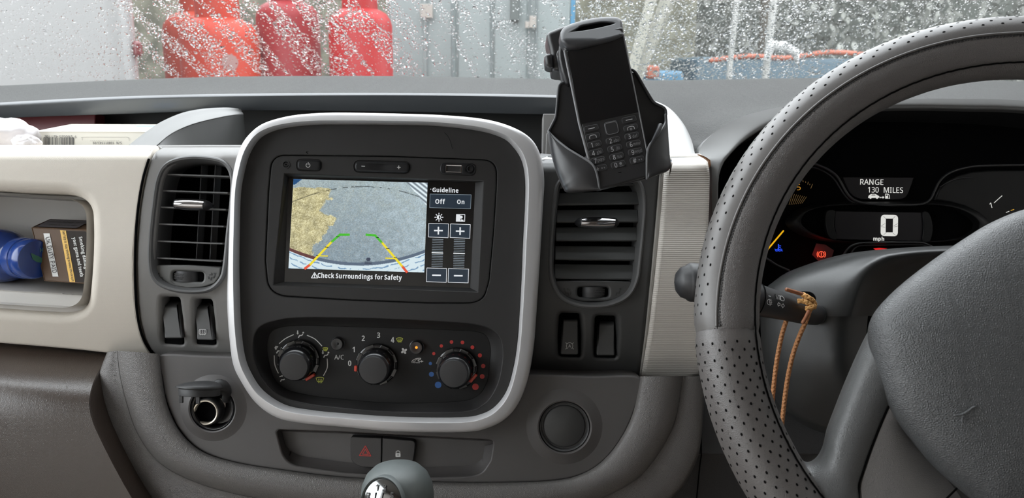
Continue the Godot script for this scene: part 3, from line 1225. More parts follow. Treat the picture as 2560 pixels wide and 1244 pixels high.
	sheet(sh, rows_of([
		[[1540, 262, -0.20], [1600, 250, -0.195], [1640, 254, -0.18], [1676, 272, -0.155], [1708, 308, -0.12], [1728, 348, -0.085], [1738, 388, -0.045]],
		[[1540, 264, -0.17], [1600, 256, -0.17], [1634, 262, -0.155], [1668, 282, -0.13], [1698, 318, -0.095], [1716, 354, -0.068], [1728, 392, -0.038]],
		[[1500, 330, -0.10], [1540, 334, -0.09], [1575, 340, -0.08], [1610, 352, -0.065], [1640, 366, -0.05], [1670, 380, -0.042], [1716, 393, -0.036]],
		[[1350, 398, -0.034], [1400, 398, -0.034], [1460, 396, -0.034], [1520, 394, -0.034], [1600, 393, -0.034], [1650, 393, -0.034], [1712, 394, -0.035]],
	], 40, 4), Vector3(0, 1, 0.3))
	solo("dash_shoulder", "pale smooth rounded shoulder right of the handset holder", "trim piece", sh, M.shoulder)
	# post in the tray behind the holder
	var po := MB.new()
	panel(po, rp([[1358, 284, 2], [1440, 284, 2], [1440, 392, 2], [1356, 392, 2]]), [], -0.15, 0.001, 0.03)
	panel(po, rp([[1366, 330, 8], [1430, 330, 8], [1430, 394, 2], [1364, 394, 2]]), [], -0.145, 0.001, 0.01)
	solo("tray_post", "dark grey upright post in the tray behind the handset holder", "trim piece", po, M.panel)


func ease_mid(a: PackedVector3Array, b: PackedVector3Array) -> PackedVector3Array:
	var o := PackedVector3Array()
	for i in a.size():
		o.append(a[i].lerp(b[i], 0.5))
	return o


func face_z(_x: float, y: float) -> float:   # how the passenger side, the vent panels and the ribbed strip bow: rolled at the top, tucked in at the foot
	var z := 0.0
	if y < 402.0:
		z -= 0.034 * pow((402.0 - y) / 40.0, 2.2)
	if y > 600.0:
		z -= 0.030 * pow((y - 600.0) / 290.0, 2.0)
	return z


# ---------------------------------------------------------------- passenger side: beige panel with an open cubby
func passenger_side() -> void:
	var t := thing("passenger_panel", "beige woven-grain dashboard panel with an open cubby, passenger side", "dashboard panel", px(100, 880, -0.02))
	var mb := MB.new()
	var out := P([-420, 361, -200, 361, 0, 361, 200, 361, 330, 362, 365, 362, 388, 363, 386, 369, 381, 378, 377, 386, 371, 400, 362, 430, 353, 470, 346, 515, 341, 560, 337, 610, 336, 660, 337, 710, 340, 760, 347, 810, 358, 850, 372, 876, 384, 890, 340, 889, 300, 885, 200, 874, 100, 865, 0, 857, -200, 842, -420, 826])
	var hole := rp([[-380, 452, 20], [40, 480, 30], [219, 487, 74], [224, 590, 60], [219, 690, 60], [206, 784, 66], [60, 776, 60], [-380, 744, 20]], 10)
	panel(mb, out, [hole], -0.014, 0.0022, 0.03, face_z, 26.0, 0.011)
	part(t, "face", mb, M.tan)
	# cubby behind the opening
	var c := MB.new()
	var h2 := rp([[-380, 462, 20], [40, 490, 30], [212, 497, 66], [214, 590, 60], [210, 690, 60], [198, 772, 56], [60, 764, 60], [-380, 734, 20]], 10)
	var q := metres(h2, -0.02)
	var lo := PackedVector3Array()
	var hi := PackedVector3Array()
	for p in q:
		lo.append(Vector3(p.x, p.y, -0.022))
		hi.append(Vector3(p.x + 0.014, p.y, -0.116))
	sheet(c, [lo, ease_mid(lo, hi), hi], "in", true)
	part(t, "cubby_wall", c, M.cubby)
	var b := MB.new()
	var bo := rp([[-420, 440, 5], [300, 440, 5], [300, 800, 5], [-420, 800, 5]])
	panel(b, bo, [], -0.11, 0.0, 0.005)
	part(t, "cubby_back", b, M.cubby)
	var f := MB.new()
	sheet(f, rows_of([
		[[-420, 640, -0.112], [0, 668, -0.112], [250, 684, -0.112]],
		[[-420, 690, -0.047], [0, 718, -0.047], [226, 733, -0.047]],
		[[-420, 697, -0.041], [0, 725, -0.041], [222, 738, -0.043]],
		[[-420, 706, -0.040], [0, 734, -0.040], [220, 745, -0.042]],
		[[-420, 736, -0.036], [0, 762, -0.036], [216, 768, -0.038]],
		[[-420, 752, -0.036], [0, 779, -0.036], [212, 782, -0.038]],
	], 30, 4), Vector3(0, 1, 1))
	part(t, "cubby_floor", f, M.cubby)
	# dark rubber seam against the vent panel
	var se := MB.new()
	var path := pc([[372, 398, -0.0145], [358, 445, -0.0145], [346, 515, -0.0145], [339, 600, -0.0145], [338, 700, -0.018], [344, 790, -0.027], [360, 850, -0.037], [386, 890, -0.045]])
	tube(se, path, 0.0011, 8)
	part(t, "seam", se, M.void, "dark seam")


# ---------------------------------------------------------------- vent panels, vents and rocker switches
func vents() -> void:
	var t := thing("vent_surround", "dark grey panel with an air vent and two rocker switches, left of the console", "dashboard panel", px(480, 890, -0.02))
	var mb := MB.new()
	var hole := sm(P([470, 401, 520, 402, 560, 413, 576, 445, 575, 500, 566, 580, 558, 660, 548, 695, 520, 718, 470, 722, 420, 712, 392, 690, 384, 650, 386, 590, 393, 520, 404, 450, 425, 415]), 6)
	var s1 := rp([[402, 741, 8], [447, 742, 8], [455, 800, 6], [457, 861, 8], [407, 857, 8], [402, 800, 6]], 4)
	var s2 := rp([[484, 746, 8], [528, 747, 8], [535, 805, 6], [538, 862, 8], [489, 859, 8], [484, 805, 6]], 4)
	panel(mb, P([391, 362, 500, 361, 640, 361, 690, 362, 690, 500, 690, 700, 690, 912, 600, 909, 500, 902, 394, 893, 375, 872, 362, 846, 351, 806, 345, 760, 342, 710, 341, 660, 342, 610, 346, 560, 351, 515, 358, 472, 367, 432, 374, 402, 380, 388, 384, 379, 389, 370]), [hole, s1, s2], -0.0155, 0.0022, 0.03, face_z, 26.0, 0.004)
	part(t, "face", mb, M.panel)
	vent(t, hole, true)
	switch_recess(t, s1)
	switch_recess(t, s2)
	rocker(P([407, 752, 450, 752, 455, 845, 411, 845]), -0.013, "blank dark rocker switch left of the heated window switch", "")
	rocker(P([489, 756, 527, 756, 533, 850, 492, 849]), -0.013, "dark rocker switch with a white heated rear window symbol", "demist")

	var r := thing("vent_surround", "panel coloured darker for shade, with a closed air vent and two rocker switches, right of the console", "dashboard panel", px(1480, 940, -0.02))
	var rb := MB.new()
	var h2 := sm(P([1440, 440, 1500, 437, 1560, 440, 1594, 462, 1603, 510, 1600, 570, 1593, 640, 1584, 700, 1560, 738, 1510, 757, 1450, 756, 1405, 735, 1384, 690, 1382, 640, 1386, 570, 1392, 510, 1402, 460]), 6)
	var s3 := rp([[1399, 782, 10], [1452, 783, 10], [1455, 840, 6], [1452, 892, 8], [1397, 890, 8], [1395, 840, 6]], 4)
	var s4 := rp([[1489, 788, 10], [1543, 789, 10], [1545, 845, 6], [1541, 894, 8], [1486, 892, 8], [1486, 845, 6]], 4)
	panel(rb, P([1285, 345, 1315, 350, 1340, 360, 1356, 376, 1372, 387, 1400, 389, 1560, 389, 1640, 391, 1651, 392, 1650, 444, 1645, 510, 1639, 579, 1632, 660, 1624, 748, 1616, 830, 1608, 890, 1600, 946, 1450, 946, 1285, 944, 1270, 700]), [h2, s3, s4], -0.016, 0.004, 0.03, func(x: float, y: float) -> float: return face_z(x, y - 24.0), 26.0, 0.004)
	part(r, "face", rb, M.panel_dark)  # darker copy of the left panel: shade on this side is in the colour
	vent(r, h2, false)
	switch_recess(r, s3)
	switch_recess(r, s4)
	rocker(P([1405, 790, 1446, 790, 1446, 886, 1402, 886]), -0.013, "dark rocker switch with a white circled letter A", "stop")
	rocker(P([1494, 795, 1536, 795, 1537, 888, 1492, 888]), -0.013, "blank dark rocker switch right of the circled A switch", "")
	# ribbed beige strip and its narrow dark ribbed edge
	var st := thing("ribbed_strip", "upright beige strip of fine horizontal ribs between the right vent and the instruments", "trim strip", px(1680, 940, -0.02))
	var sb := MB.new()
	panel(sb, P([1664, 386, 1745, 385, 1762, 392, 1774, 400, 1777, 440, 1776, 500, 1772, 600, 1768, 700, 1764, 800, 1758, 900, 1752, 938, 1720, 946, 1690, 950, 1603, 949, 1613, 890, 1624, 820, 1632, 748, 1642, 660, 1650, 579, 1656, 510, 1661, 440]), [], -0.010, 0.004, 0.03, func(x: float, y: float) -> float: return face_z(x, y - 24.0), 22.0)
	part(st, "face", sb, M.rib)
	var eb := MB.new()
	panel(eb, P([1652, 392, 1663, 390, 1660, 440, 1655, 510, 1649, 579, 1641, 660, 1631, 748, 1623, 820, 1612, 890, 1602, 948, 1598, 946, 1606, 890, 1614, 830, 1622, 748, 1631, 660, 1638, 579, 1644, 510, 1649, 444]), [], -0.014, 0.001, 0.02, func(x: float, y: float) -> float: return face_z(x, y - 24.0), 22.0)
	part(st, "edge_strip", eb, M.edge, "narrow darker edge strip")
	var stn := MB.new()
	panel(stn, P([1746, 385, 1752, 386, 1766, 393, 1776, 399, 1778, 412, 1775.5, 418, 1773, 402, 1764, 395]), [], -0.0085, 0.001, 0.004)
	part(st, "rust_stain", stn, mat(c8(150, 104, 66), 0.7), "brown stained corner")


func switch_recess(t: Node3D, o: PackedVector2Array) -> void:
	var mb := MB.new()
	var lo := -1e9
	for p in o:
		lo = maxf(lo, p.y)
	panel(mb, o, [], -0.030 + face_z(0, lo) * 0.5, 0.0, 0.006)
	part(t, "switch_recess", mb, M.void)


func rocker(q: PackedVector2Array, w: float, label: String, mark: String) -> void:
	var dz := face_z(0, q[2].y)
	var t := thing("rocker_switch", label, "switch", px((q[0].x + q[2].x) / 2, q[2].y, w), "rocker switches")
	var z := func(_x: float, y: float) -> float:
		var u := (y - q[0].y) / (q[2].y - q[0].y)
		return dz + 0.0005 + 0.0030 * u - 0.010 * pow(maxf(0.0, (0.12 - u) / 0.12), 1.0)
	var b := MB.new()
	panel(b, rp([[q[0].x, q[0].y, 5], [q[1].x, q[1].y, 5], [q[2].x, q[2].y, 4], [q[3].x, q[3].y, 4]], 4), [], w, 0.0012, 0.014, z, 9.0)
	part(t, "rocker", b, M.rocker)
	var cx := (q[2].x + q[3].x) / 2
	var cy := q[2].y - 22.0
	var wz: float = w + z.call(cx, cy + 4) + 0.0006
	if mark == "demist":
		var s := MB.new()
		stroke(s, rr(cx - 6, cy + 1, 17, 12, 3, 0, 3), 1.6, wz, true)
		for i in 3:
			stroke(s, so(P([cx - 11 + i * 5, cy + 9, cx - 10 + i * 5, cy + 4, cx - 12 + i * 5, cy + 1, cx - 11 + i * 5, cy - 3]), 3), 1.3, wz)
		part(t, "symbol", s, M.print, "white heated window symbol")
	elif mark == "stop":
		var s := MB.new()
		for e in [[-55, 25], [35, 145], [155, 235]]:
			stroke(s, arc(cx, cy, 8.0, e[0], e[1], 10), 1.5, wz)
		for e in [[-10, -8], [10, -8], [-10, 8], [10, 8]]:
			stroke(s, P([cx + e[0], cy + e[1], cx + e[0] * 0.72, cy + e[1] * 0.72]), 1.5, wz)
		part(t, "symbol", s, M.print, "white circular arrow symbol")
		text(t, "A", cx, cy, wz, 7.0, M.print, 0, "sans-bold")


func vent(t: Node3D, hole: PackedVector2Array, open: bool) -> void:
	var w := -0.018
	# raised rim round the opening
	var rim := MB.new()
	ring(rim, hole, w, [[0.0042, 0.001], [0.0036, 0.0032], [0.0024, 0.0040], [0.0008, 0.0034], [0.0, 0.001], [-0.0012, -0.004], [-0.0016, -0.03]])
	part(t, "vent_rim", rim, M.vent_rim)
	var bk := MB.new()
	panel(bk, hole, [], -0.075, 0.0, 0.004)
	var q := metres(hole, w)
	var a := PackedVector3Array()
	var b := PackedVector3Array()
	for p in q:
		a.append(Vector3(p.x, p.y, -0.02))
		b.append(Vector3(p.x, p.y, -0.078))
	sheet(bk, [a, b], "in", true)
	part(t, "vent_duct", bk, M.void, "black duct")
	if open:
		var lines := [[410, 435, 573, 441], [396, 476, 570, 482], [389, 517, 565, 524], [386, 559, 560, 566], [384, 602, 557, 609], [383, 644, 553, 653]]
		for i in lines.size():
			var l: Array = lines[i]
			var s := MB.new()
			slat(s, l[0], l[1], l[2], l[3], -0.022, 4.4, 0.0, 0.016)
			part(t, "slat", s, M.slat)
		for x in [412.0, 503.0, 537.0]:
			var v := MB.new()
			for seg in [[410, 650]]:
				var p0 := px(x + 9, seg[0], -0.05)
				var p1 := px(x - 5, seg[1], -0.05)
				var d := (p1 - p0).normalized()
				rbox(v, Vector3(0.0012, p0.distance_to(p1), 0.014), 0.0004, Transform3D(Basis(Vector3.BACK, atan2(d.x, -d.y)), (p0 + p1) / 2))
			part(t, "vane", v, M.vane)
		tab(t, 478, 511, -2.2, 96.0, -0.013)
		plate(t, P([383, 662, 470, 662, 552, 667, 549, 690, 536, 708, 505, 718, 465, 720, 425, 712, 398, 694, 386, 676]), 469, 690, 1.5, true)
	else:
		var lines := [[1399, 470, 1601, 462, 22], [1394, 513, 1600, 510, 32], [1391, 556, 1598, 555, 32], [1389, 602, 1595, 602, 34], [1387, 649, 1592, 651, 34], [1386, 697, 1588, 699, 36]]
		for l in lines:
			var s := MB.new()
			slat(s, l[0], l[1], l[2], l[3], -0.022, l[4], 28.0, 0.0)
			part(t, "slat", s, M.slat_dark)
		tab(t, 1494, 556, 0.5, 112.0, -0.009)
		plate(t, P([1386, 702, 1480, 701, 1586, 703, 1583, 716, 1572, 734, 1545, 748, 1505, 753, 1455, 753, 1415, 744, 1394, 728, 1387, 714]), 1483, 729, 0.0, false)


func slat(mb: MB, x0: float, y0: float, x1: float, y1: float, w: float, thick: float, tilt: float, deep: float) -> void:
	var a := px(x0, y0, w)
	var b := px(x1, y1, w)
	var d := (b - a)
	var bs := Basis(Vector3.BACK, atan2(d.y, d.x))
	if tilt > 0.0:   # shut: a tilted blade, its lower edge forward
		var h := mm(thick, w)
		bs = bs * Basis(Vector3.RIGHT, deg_to_rad(-tilt))
		rbox(mb, Vector3(d.length(), h * 1.16, 0.0026), 0.0011, Transform3D(bs, (a + b) / 2 + Vector3(0, h * 0.5, -0.005)))
	else:            # open: a thin blade seen on its edge
		rbox(mb, Vector3(d.length(), mm(thick, w), deep), 0.0006, Transform3D(bs, (a + b) / 2 - Vector3(0, 0, deep / 2)))


func tab(t: Node3D, x: float, y: float, deg: float, wide: float, w: float) -> void:   # slat handle with a chrome insert
	var L := mm(wide, w)
	var xf := at(x, y, w, -absf(deg))
	var b := MB.new()
	var rows := []
	for i in 15:
		var u := -1.0 + 2.0 * i / 14.0
		var s := sqrt(maxf(0.0, 1.0 - pow(absf(u), 5.0)))
		var row := PackedVector3Array()
		for j in 16:
			var a := TAU * j / 16.0
			row.append(xf * Vector3(u * L / 2, sin(a) * 0.0048 * (0.25 + 0.75 * s), cos(a) * 0.007 * (0.2 + 0.8 * s) - 0.006 * (1 - s)))
		rows.append(row)
	sheet(b, rows, null, true)
	var h := part(t, "slat_handle", b, M.black)
	var c := MB.new()
	var cr := []
	for i in 13:
		var u := -1.0 + 2.0 * i / 12.0
		var row := PackedVector3Array()
		for j in 9:
			var a := deg_to_rad(-72.0 + 144.0 * j / 8.0)
			row.append(xf * Vector3(u * L * 0.37 + sin(a) * 0.0006, sin(a) * (0.0052 - 0.0010 * u * u), cos(a) * (0.0076 - 0.0010 * u * u)))
		cr.append(row)
	sheet(c, cr, Vector3.BACK)
	var ci := part(h, "chrome_insert", c, M.chrome, "chrome insert")
	ci.position = Vector3.ZERO


func plate(t: Node3D, o: PackedVector2Array, x: float, y: float, deg: float, left: bool) -> void:   # blanking plate with a thumb wheel below the slats
	var w := -0.021
	var slot := rr(x, y + 1, 78, 25, 9, -deg, 5)
	var b := MB.new()
	panel(b, o, [slot], w, 0.0012, 0.012, null, 0.0, 0.0024)
	part(t, "vent_plate", b, M.plate if left else M.panel_dark)
	var v := MB.new()
	panel(v, slot, [], w - 0.0055, 0.0, 0.004)
	part(t, "wheel_slot", v, M.void)
	var wh := MB.new()
	var xf := Transform3D(Basis(Vector3.BACK, deg_to_rad(-deg)), px(x, y, w - 0.008))
	rows_wheel(wh, xf, mm(31, w), 0.0034)
	part(t, "thumb_wheel", wh, M.rubber)
	var kn := MB.new()
	for i in 9:
		for j in 4:
			var px_ := -0.5 + 8.6 * (i + 0.5 * (j % 2)) / 1000.0 * 1.0 - 0.0 if false else (i + 0.5 * (j % 2)) * 0.00105
			var xx := (px_ if not left else -0.0095 + px_) + (0.0 if left else 0.0005)
			if absf(xx) > 0.0098:
				continue
			var zz := sqrt(maxf(0.0, 0.0128 * 0.0128 - xx * xx)) - 0.0035
			rbox(kn, Vector3(0.0007, 0.0009, 0.0007), 0.0002, xf * Transform3D(Basis(), Vector3(xx, -0.0021 + j * 0.0014, zz)))
	var ki := part(t, "wheel_knurl", kn, M.knurl)
	ki.set_meta("kind", "stuff")
	# moulded airflow figures
	for e in [[x - 66, left], [x + 62, not left]]:
		var s := MB.new()
		figure(s, e[0], y + (3 if left else 2), w + 0.0004, 1.0 if e[0] > x else -1.0, not e[1])
		part(t, "moulded_symbol", s, M.mould)


func rows_wheel(mb: MB, xf: Transform3D, half: float, hh: float) -> void:
	var rows := []
	for i in 9:
		var v := -1.0 + 2.0 * i / 8.0
		var row := PackedVector3Array()
		for j in 15:
			var a := PI * j / 14.0
			row.append(xf * Vector3(cos(a) * half, v * hh * 1.35, sin(a) * 0.0092 - absf(v) * 0.0006))
		rows.append(row)
	sheet(mb, rows, Vector3.BACK)


func figure(mb: MB, x: float, y: float, w: float, side: float, both: bool) -> void:   # seated person and arrows
	fill(mb, circ(x + 6 * side, y - 9, 2.6, 10), w)
	stroke(mb, P([x + 5 * side, y - 5, x + 3 * side, y + 1, x - 3 * side, y + 1, x - 5 * side, y + 7]), 3.0, w)
	if both:
		stroke(mb, P([x - 8 * side, y - 6, x - 2 * side, y - 8]), 2.4, w)
		fill(mb, P([x - 4 * side, y - 13, x + 1 * side, y - 9, x - 3 * side, y - 4]), w)
		stroke(mb, P([x - 10 * side, y - 2, x - 9 * side, y + 4]), 2.4, w)


# ---------------------------------------------------------------- centre console
func pairs(a: Array, w0: float, w1: float) -> Array:   # [outer x, outer y, inner x, inner y] -> two closed smooth rims
	var o := PackedVector2Array()
	var i := PackedVector2Array()
	for e in a:
		o.append(Vector2(e[0], e[1]))
		i.append(Vector2(e[2], e[3]))
	o = sm(o, 5)
	i = sm(i, 5)
	var ro := PackedVector3Array()
	var ri := PackedVector3Array()
	for k in o.size():
		ro.append(px(o[k].x, o[k].y, w0))
		ri.append(px(i[k].x, i[k].y, w1))
	return [ro, ri, o, i]


func between(a: PackedVector3Array, b: PackedVector3Array, u: float, dz: float) -> PackedVector3Array:
	var o := PackedVector3Array()
	for i in a.size():
		o.append(a[i].lerp(b[i], u) + Vector3(0, 0, dz))
	return o


func closed_rows(mb: MB, rows: Array, dir = Vector3.BACK) -> void:
	sheet(mb, rows, dir, true)


func console() -> void:
	var t := thing("centre_console", "matte black centre console face framed by a broad satin silver surround", "console", px(960, 1070, -0.02))
	var p := pairs([
		[850, 282, 850, 309], [985, 284, 985, 310], [1120, 289, 1090, 313], [1221, 300, 1195, 325], [1290, 322, 1255, 343], [1332, 352, 1283, 366], [1353, 395, 1304, 400], [1360, 450, 1313, 450],
		[1357, 511, 1312, 525], [1352, 600, 1308, 600], [1346, 700, 1304, 700], [1340, 790, 1299, 790], [1334, 865, 1294, 855], [1321, 942, 1285, 915], [1300, 1000, 1268, 975], [1268, 1042, 1240, 1015],
		[1221, 1068, 1205, 1036], [1154, 1079, 1150, 1045], [985, 1077, 1000, 1044], [860, 1066, 860, 1035], [760, 1057, 777, 1027], [692, 1042, 709, 1013], [642, 1006, 655, 978], [605, 952, 625, 935],
		[584, 905, 608, 890], [574, 824, 599, 820], [570, 750, 596, 750], [572, 680, 594, 670], [575, 590, 595, 580], [580, 480, 598, 485], [590, 410, 606, 435], [607, 362, 620, 385],
		[632, 330, 645, 346], [665, 307, 677, 327], [720, 291, 722, 316], [780, 284, 785, 310]], 0.0, 0.0)
	var o: PackedVector3Array = p[0]
	var i: PackedVector3Array = p[1]
	var fr := MB.new()
	closed_rows(fr, [between(o, i, -0.05, -0.045), between(o, i, -0.03, -0.006), between(o, i, 0.0, 0.001), between(o, i, 0.10, 0.0045), between(o, i, 0.35, 0.0066), between(o, i, 0.82, 0.0074)])
	closed_rows(fr, [between(o, i, 0.82, 0.0074), between(o, i, 0.87, 0.0066), between(o, i, 0.94, 0.0030), between(o, i, 0.98, 0.0), between(o, i, 1.0, -0.006)])
	part(t, "silver_surround", fr, M.silver, "satin silver surround")
	# the face, with openings for the radio and the heater panel
	var radio_hole := radio_outline(1.2)
	var cp := climate_pairs()
	var f := MB.new()
	panel(f, p[3], [radio_hole, cp[2]], -0.0045, 0.0012, 0.02, null, 0.0, 0.0012)
	part(t, "face", f, M.face)
	var gap := MB.new()
	panel(gap, p[3], [], -0.034, 0.0, 0.002)
	part(t, "gap_backing", gap, M.void)
	var sc := MB.new()   # stray hair on the face
	stroke(sc, so(P([1111, 331, 1122, 344, 1128, 360, 1131, 372]), 5), 0.8, -0.0042)
	part(t, "hair", sc, M.void)
	var sc2 := MB.new()
	stroke(sc2, so(P([765, 380, 770, 384, 766, 379, 771, 379]), 3), 1.2, -0.0042)
	part(t, "fluff", sc2, M.void)


func radio_outline(grow := 0.0) -> PackedVector2Array:
	var o := rp([[680, 388, 34], [973, 391, 0], [1241, 401, 34], [1240, 470, 0], [1233, 580, 0], [1222, 700, 0], [1206, 757, 44], [1067, 756, 0], [879, 749, 0], [672, 737, 50], [664, 650, 0], [672, 480, 0]], 8)
	if grow > 0.0:
		o = Geometry2D.offset_polygon(o, grow)[0]
	return o


func r6(a: Array) -> PackedVector2Array:
	return crop(a, 660, 370, 3.19)


func lerp_quad(q: PackedVector2Array, u: float, v: float) -> Vector2:
	return q[0].lerp(q[1], u).lerp(q[3].lerp(q[2], u), v)


func radio() -> void:
	var W := -0.0040
	var t := thing("radio_unit", "black touchscreen radio unit showing a reversing camera picture", "radio", px(950, 745, W))
	var f := MB.new()
	var rec := P([711, 434, 1209, 453, 1194, 729, 683, 711])
	var lcd := P([722, 443, 1188, 456, 1175, 719, 711, 704])
	panel(f, radio_outline(), [rec], W, 0.0012, 0.02, null, 0.0, 0.0008)
	part(t, "faceplate", f, M.radio)
	# bezel sloping down to the glass
	var b := MB.new()
	for i in 4:
		var j := (i + 1) % 4
		var a0 := px(rec[i].x, rec[i].y, W - 0.0006)
		var a1 := px(rec[j].x, rec[j].y, W - 0.0006)
		var b0 := px(lcd[i].x, lcd[i].y, W - 0.008)
		var b1 := px(lcd[j].x, lcd[j].y, W - 0.008)
		b.flat(a0, a1, b1, Vector3.BACK)
		b.flat(a0, b1, b0, Vector3.BACK)
	part(t, "screen_bezel", b, M.radio)
	var L := W - 0.0078
	var s := MB.new()
	fill(s, lcd, L)
	part(t, "screen_glass", s, M.screen_black)
	# camera picture
	var cam := r6([235, 246, 1305, 276, 1278, 991, 195, 958])
	var pm := MB.new()
	var rows := []
	for i in 7:
		var row := PackedVector3Array()
		for j in 9:
			var e := lerp_quad(cam, j / 8.0, i / 6.0)
			row.append(px(e.x, e.y, L + 0.0002))
		rows.append(row)
	for i in 6:
		for j in 8:
			var u0 := j / 8.0
			var u1 := (j + 1) / 8.0
			var v0 := i / 6.0
			var v1 := (i + 1) / 6.0
			pm.tri(rows[i][j], rows[i][j + 1], rows[i + 1][j + 1], Vector3.BACK, Vector3.BACK, Vector3.BACK, Vector2(u0, v0), Vector2(u1, v0), Vector2(u1, v1))
			pm.tri(rows[i][j], rows[i + 1][j + 1], rows[i + 1][j], Vector3.BACK, Vector3.BACK, Vector3.BACK, Vector2(u0, v0), Vector2(u1, v1), Vector2(u0, v1))
	var cm := mat(Color.BLACK, 0.3)
	cm.emission_enabled = true
	cm.emission = Color.BLACK
	cm.emission_texture = camera_picture()
	cm.emission_energy_multiplier = LIT
	var pic := part(t, "camera_picture", pm, cm, "reversing camera picture of wet tarmac and gravel")
	# guide lines
	for e in [[[680, 690, 605, 690, 540, 746], 9.0, c8(70, 190, 40)], [[540, 746, 368, 928], 9.0, c8(245, 225, 40)], [[425, 858, 507, 860], 4.5, c8(245, 225, 40)], [[368, 928, 326, 960], 10.0, c8(230, 80, 50)], [[815, 690, 885, 695, 940, 752], 9.0, c8(70, 190, 40)], [[940, 752, 1104, 944], 9.0, c8(245, 225, 40)], [[970, 876, 1052, 881], 4.5, c8(245, 225, 40)], [[1104, 944, 1140, 988], 10.0, c8(230, 80, 50)]]:
		var g := MB.new()
		stroke(g, r6(e[0]), e[1] * 0.62, L + 0.0004)
		part(t, "guide_line", g, glow(e[2], LIT))
	for e in [[575, 705, 600, 708], [487, 788, 512, 790], [415, 855, 432, 858], [897, 712, 915, 714], [975, 800, 1000, 802], [1036, 873, 1060, 875]]:
		var g := MB.new()
		stroke(g, r6(e), 1.6, L + 0.00045)
		part(t, "guide_tick", g, M.void)
	var wh := glow(c8(232, 236, 240), LIT)
	var dimw := glow(c8(120, 132, 140), LIT)
	var vt := func(str_: String, x: float, y: float, cap: float, b_ := "sans-bold", sq := 1.0) -> void:
		var e := r6([x, y])[0]
		text(t, str_, e.x, e.y, L + 0.0002, cap, wh, -1.6, b_, sq)
	vt.call("Guideline", 1447, 334, 11.0, "sans-bold", 0.92)
	vt.call("Off", 1405, 424, 11.5)
	vt.call("On", 1569, 428, 10.5)
	vt.call("Check Surroundings for Safety", 763, 1028, 12.0, "sans-bold", 0.86)
	var sm_ := MB.new()
	stroke(sm_, r6([403, 992, 428, 1034, 378, 1034]), 2.0, L + 0.0003, true)
	stroke(sm_, r6([403, 1004, 403, 1020]), 2.0, L + 0.0003)
	fill(sm_, circ(r6([403, 1027])[0].x, r6([403, 1027])[0].y, 1.2, 8), L + 0.0003)
	part(t, "warning_symbol", sm_, wh, "white warning triangle")
	var dot := MB.new()
	fill(dot, circ(r6([1330, 327])[0].x, r6([1330, 327])[0].y, 1.2, 8), L + 0.0003)
	part(t, "bullet_dot", dot, wh)
	# on-screen keys
	var keyc := mat(c8(24, 34, 44), 0.3)
	keyc.emission_enabled = true
	keyc.emission = c8(26, 38, 50)
	keyc.emission_energy_multiplier = LIT
	var box := func(q: Array, mark: String) -> void:
		var kk := MB.new()
		fill(kk, r6(q), L + 0.0002)
		part(t, "screen_key", kk, keyc)
		var ln := MB.new()
		stroke(ln, r6(q), 1.3, L + 0.0003, true)
		part(t, "key_outline", ln, dimw if mark == "" else wh)
		if mark != "":
			var c := Vector2((q[0] + q[4]) / 2.0, (q[1] + q[5]) / 2.0)
			var g := MB.new()
			stroke(g, r6([c.x - 32, c.y, c.x + 32, c.y + 1]), 3.6, L + 0.0004)
			if mark == "+":
				stroke(g, r6([c.x, c.y - 28, c.x - 1, c.y + 28]), 3.6, L + 0.0004)
			part(t, "key_symbol", g, wh)
	box.call([1325, 366, 1652, 372, 1647, 483, 1321, 474], "")
	box.call([1314, 600, 1472, 604, 1468, 714, 1311, 708], "+")
	box.call([1488, 604, 1645, 609, 1641, 719, 1484, 712], "+")
	box.call([1299, 955, 1457, 959, 1453, 1070, 1295, 1064], "-")
	box.call([1471, 959, 1632, 964, 1628, 1074, 1468, 1069], "-")
	for e in [[1343, 726, 1337, 942, 836], [1516, 730, 1510, 948, 841]]:
		var g := MB.new()
		for k in 17:
			var u := k / 16.0
			var x := lerpf(e[0], e[2], u)
			var y := lerpf(e[1], e[3], u)
			stroke(g, r6([x, y, x + 86, y + 2]), 1.5, L + 0.0003)
		part(t, "slider_scale", g, dimw)
		var h := MB.new()
		stroke(h, r6([e[0] - 4, e[4] - 3, e[0] + 84, e[4]]), 2.6, L + 0.0004)
		part(t, "slider_mark", h, wh)
	# brightness sun and contrast symbols
	var sun := MB.new()
	var c := r6([1395, 551])[0]
	for k in 8:
		var d := Vector2(cos(TAU * k / 8), sin(TAU * k / 8))
		stroke(sun, PackedVector2Array([c + d * 7.0, c + d * 10.5]), 2.0, L + 0.0003)
	stroke(sun, circ(c.x, c.y, 4.6, 20), 1.6, L + 0.0003, true)
	fill(sun, arc(c.x, c.y, 4.6, 90, 270, 12), L + 0.0003)
	part(t, "screen_symbol", sun, wh)
	var con := MB.new()
	stroke(con, r6([1535, 529, 1602, 530, 1600, 584, 1533, 583]), 1.6, L + 0.0003, true)
	fill(con, r6([1535, 529, 1566, 529, 1566, 584, 1533, 583]), L + 0.0003)
	fill(con, circ(r6([1572, 550])[0].x, r6([1572, 550])[0].y, 4.0, 12), L + 0.0003)
	fill(con, r6([1566, 583, 1572, 566, 1590, 572, 1592, 583]), L + 0.0003)
	part(t, "screen_symbol", con, wh)
	# buttons along the top
	var bt := MB.new()
	panel(bt, turned(rr(0, 0, 58, 25, 11), -1.0, Vector2(772, 412.5)), [], W + 0.0022, 0.0016, 0.005)
	var pb := part(t, "power_button", bt, M.black)
	var gr := MB.new()
	ring(gr, turned(rr(0, 0, 62, 29, 13), -1.0, Vector2(772, 412.5)), W, [[0.0005, 0.0], [0.0001, 0.0006], [-0.0005, 0.0]])
	part(t, "button_groove", gr, M.radio)
	var ps := MB.new()
	stroke(ps, arc(770, 413, 5.0, 125, 415, 16), 1.5, W + 0.00235)
	stroke(ps, P([770.5, 405.5, 770.3, 412]), 1.5, W + 0.00235)
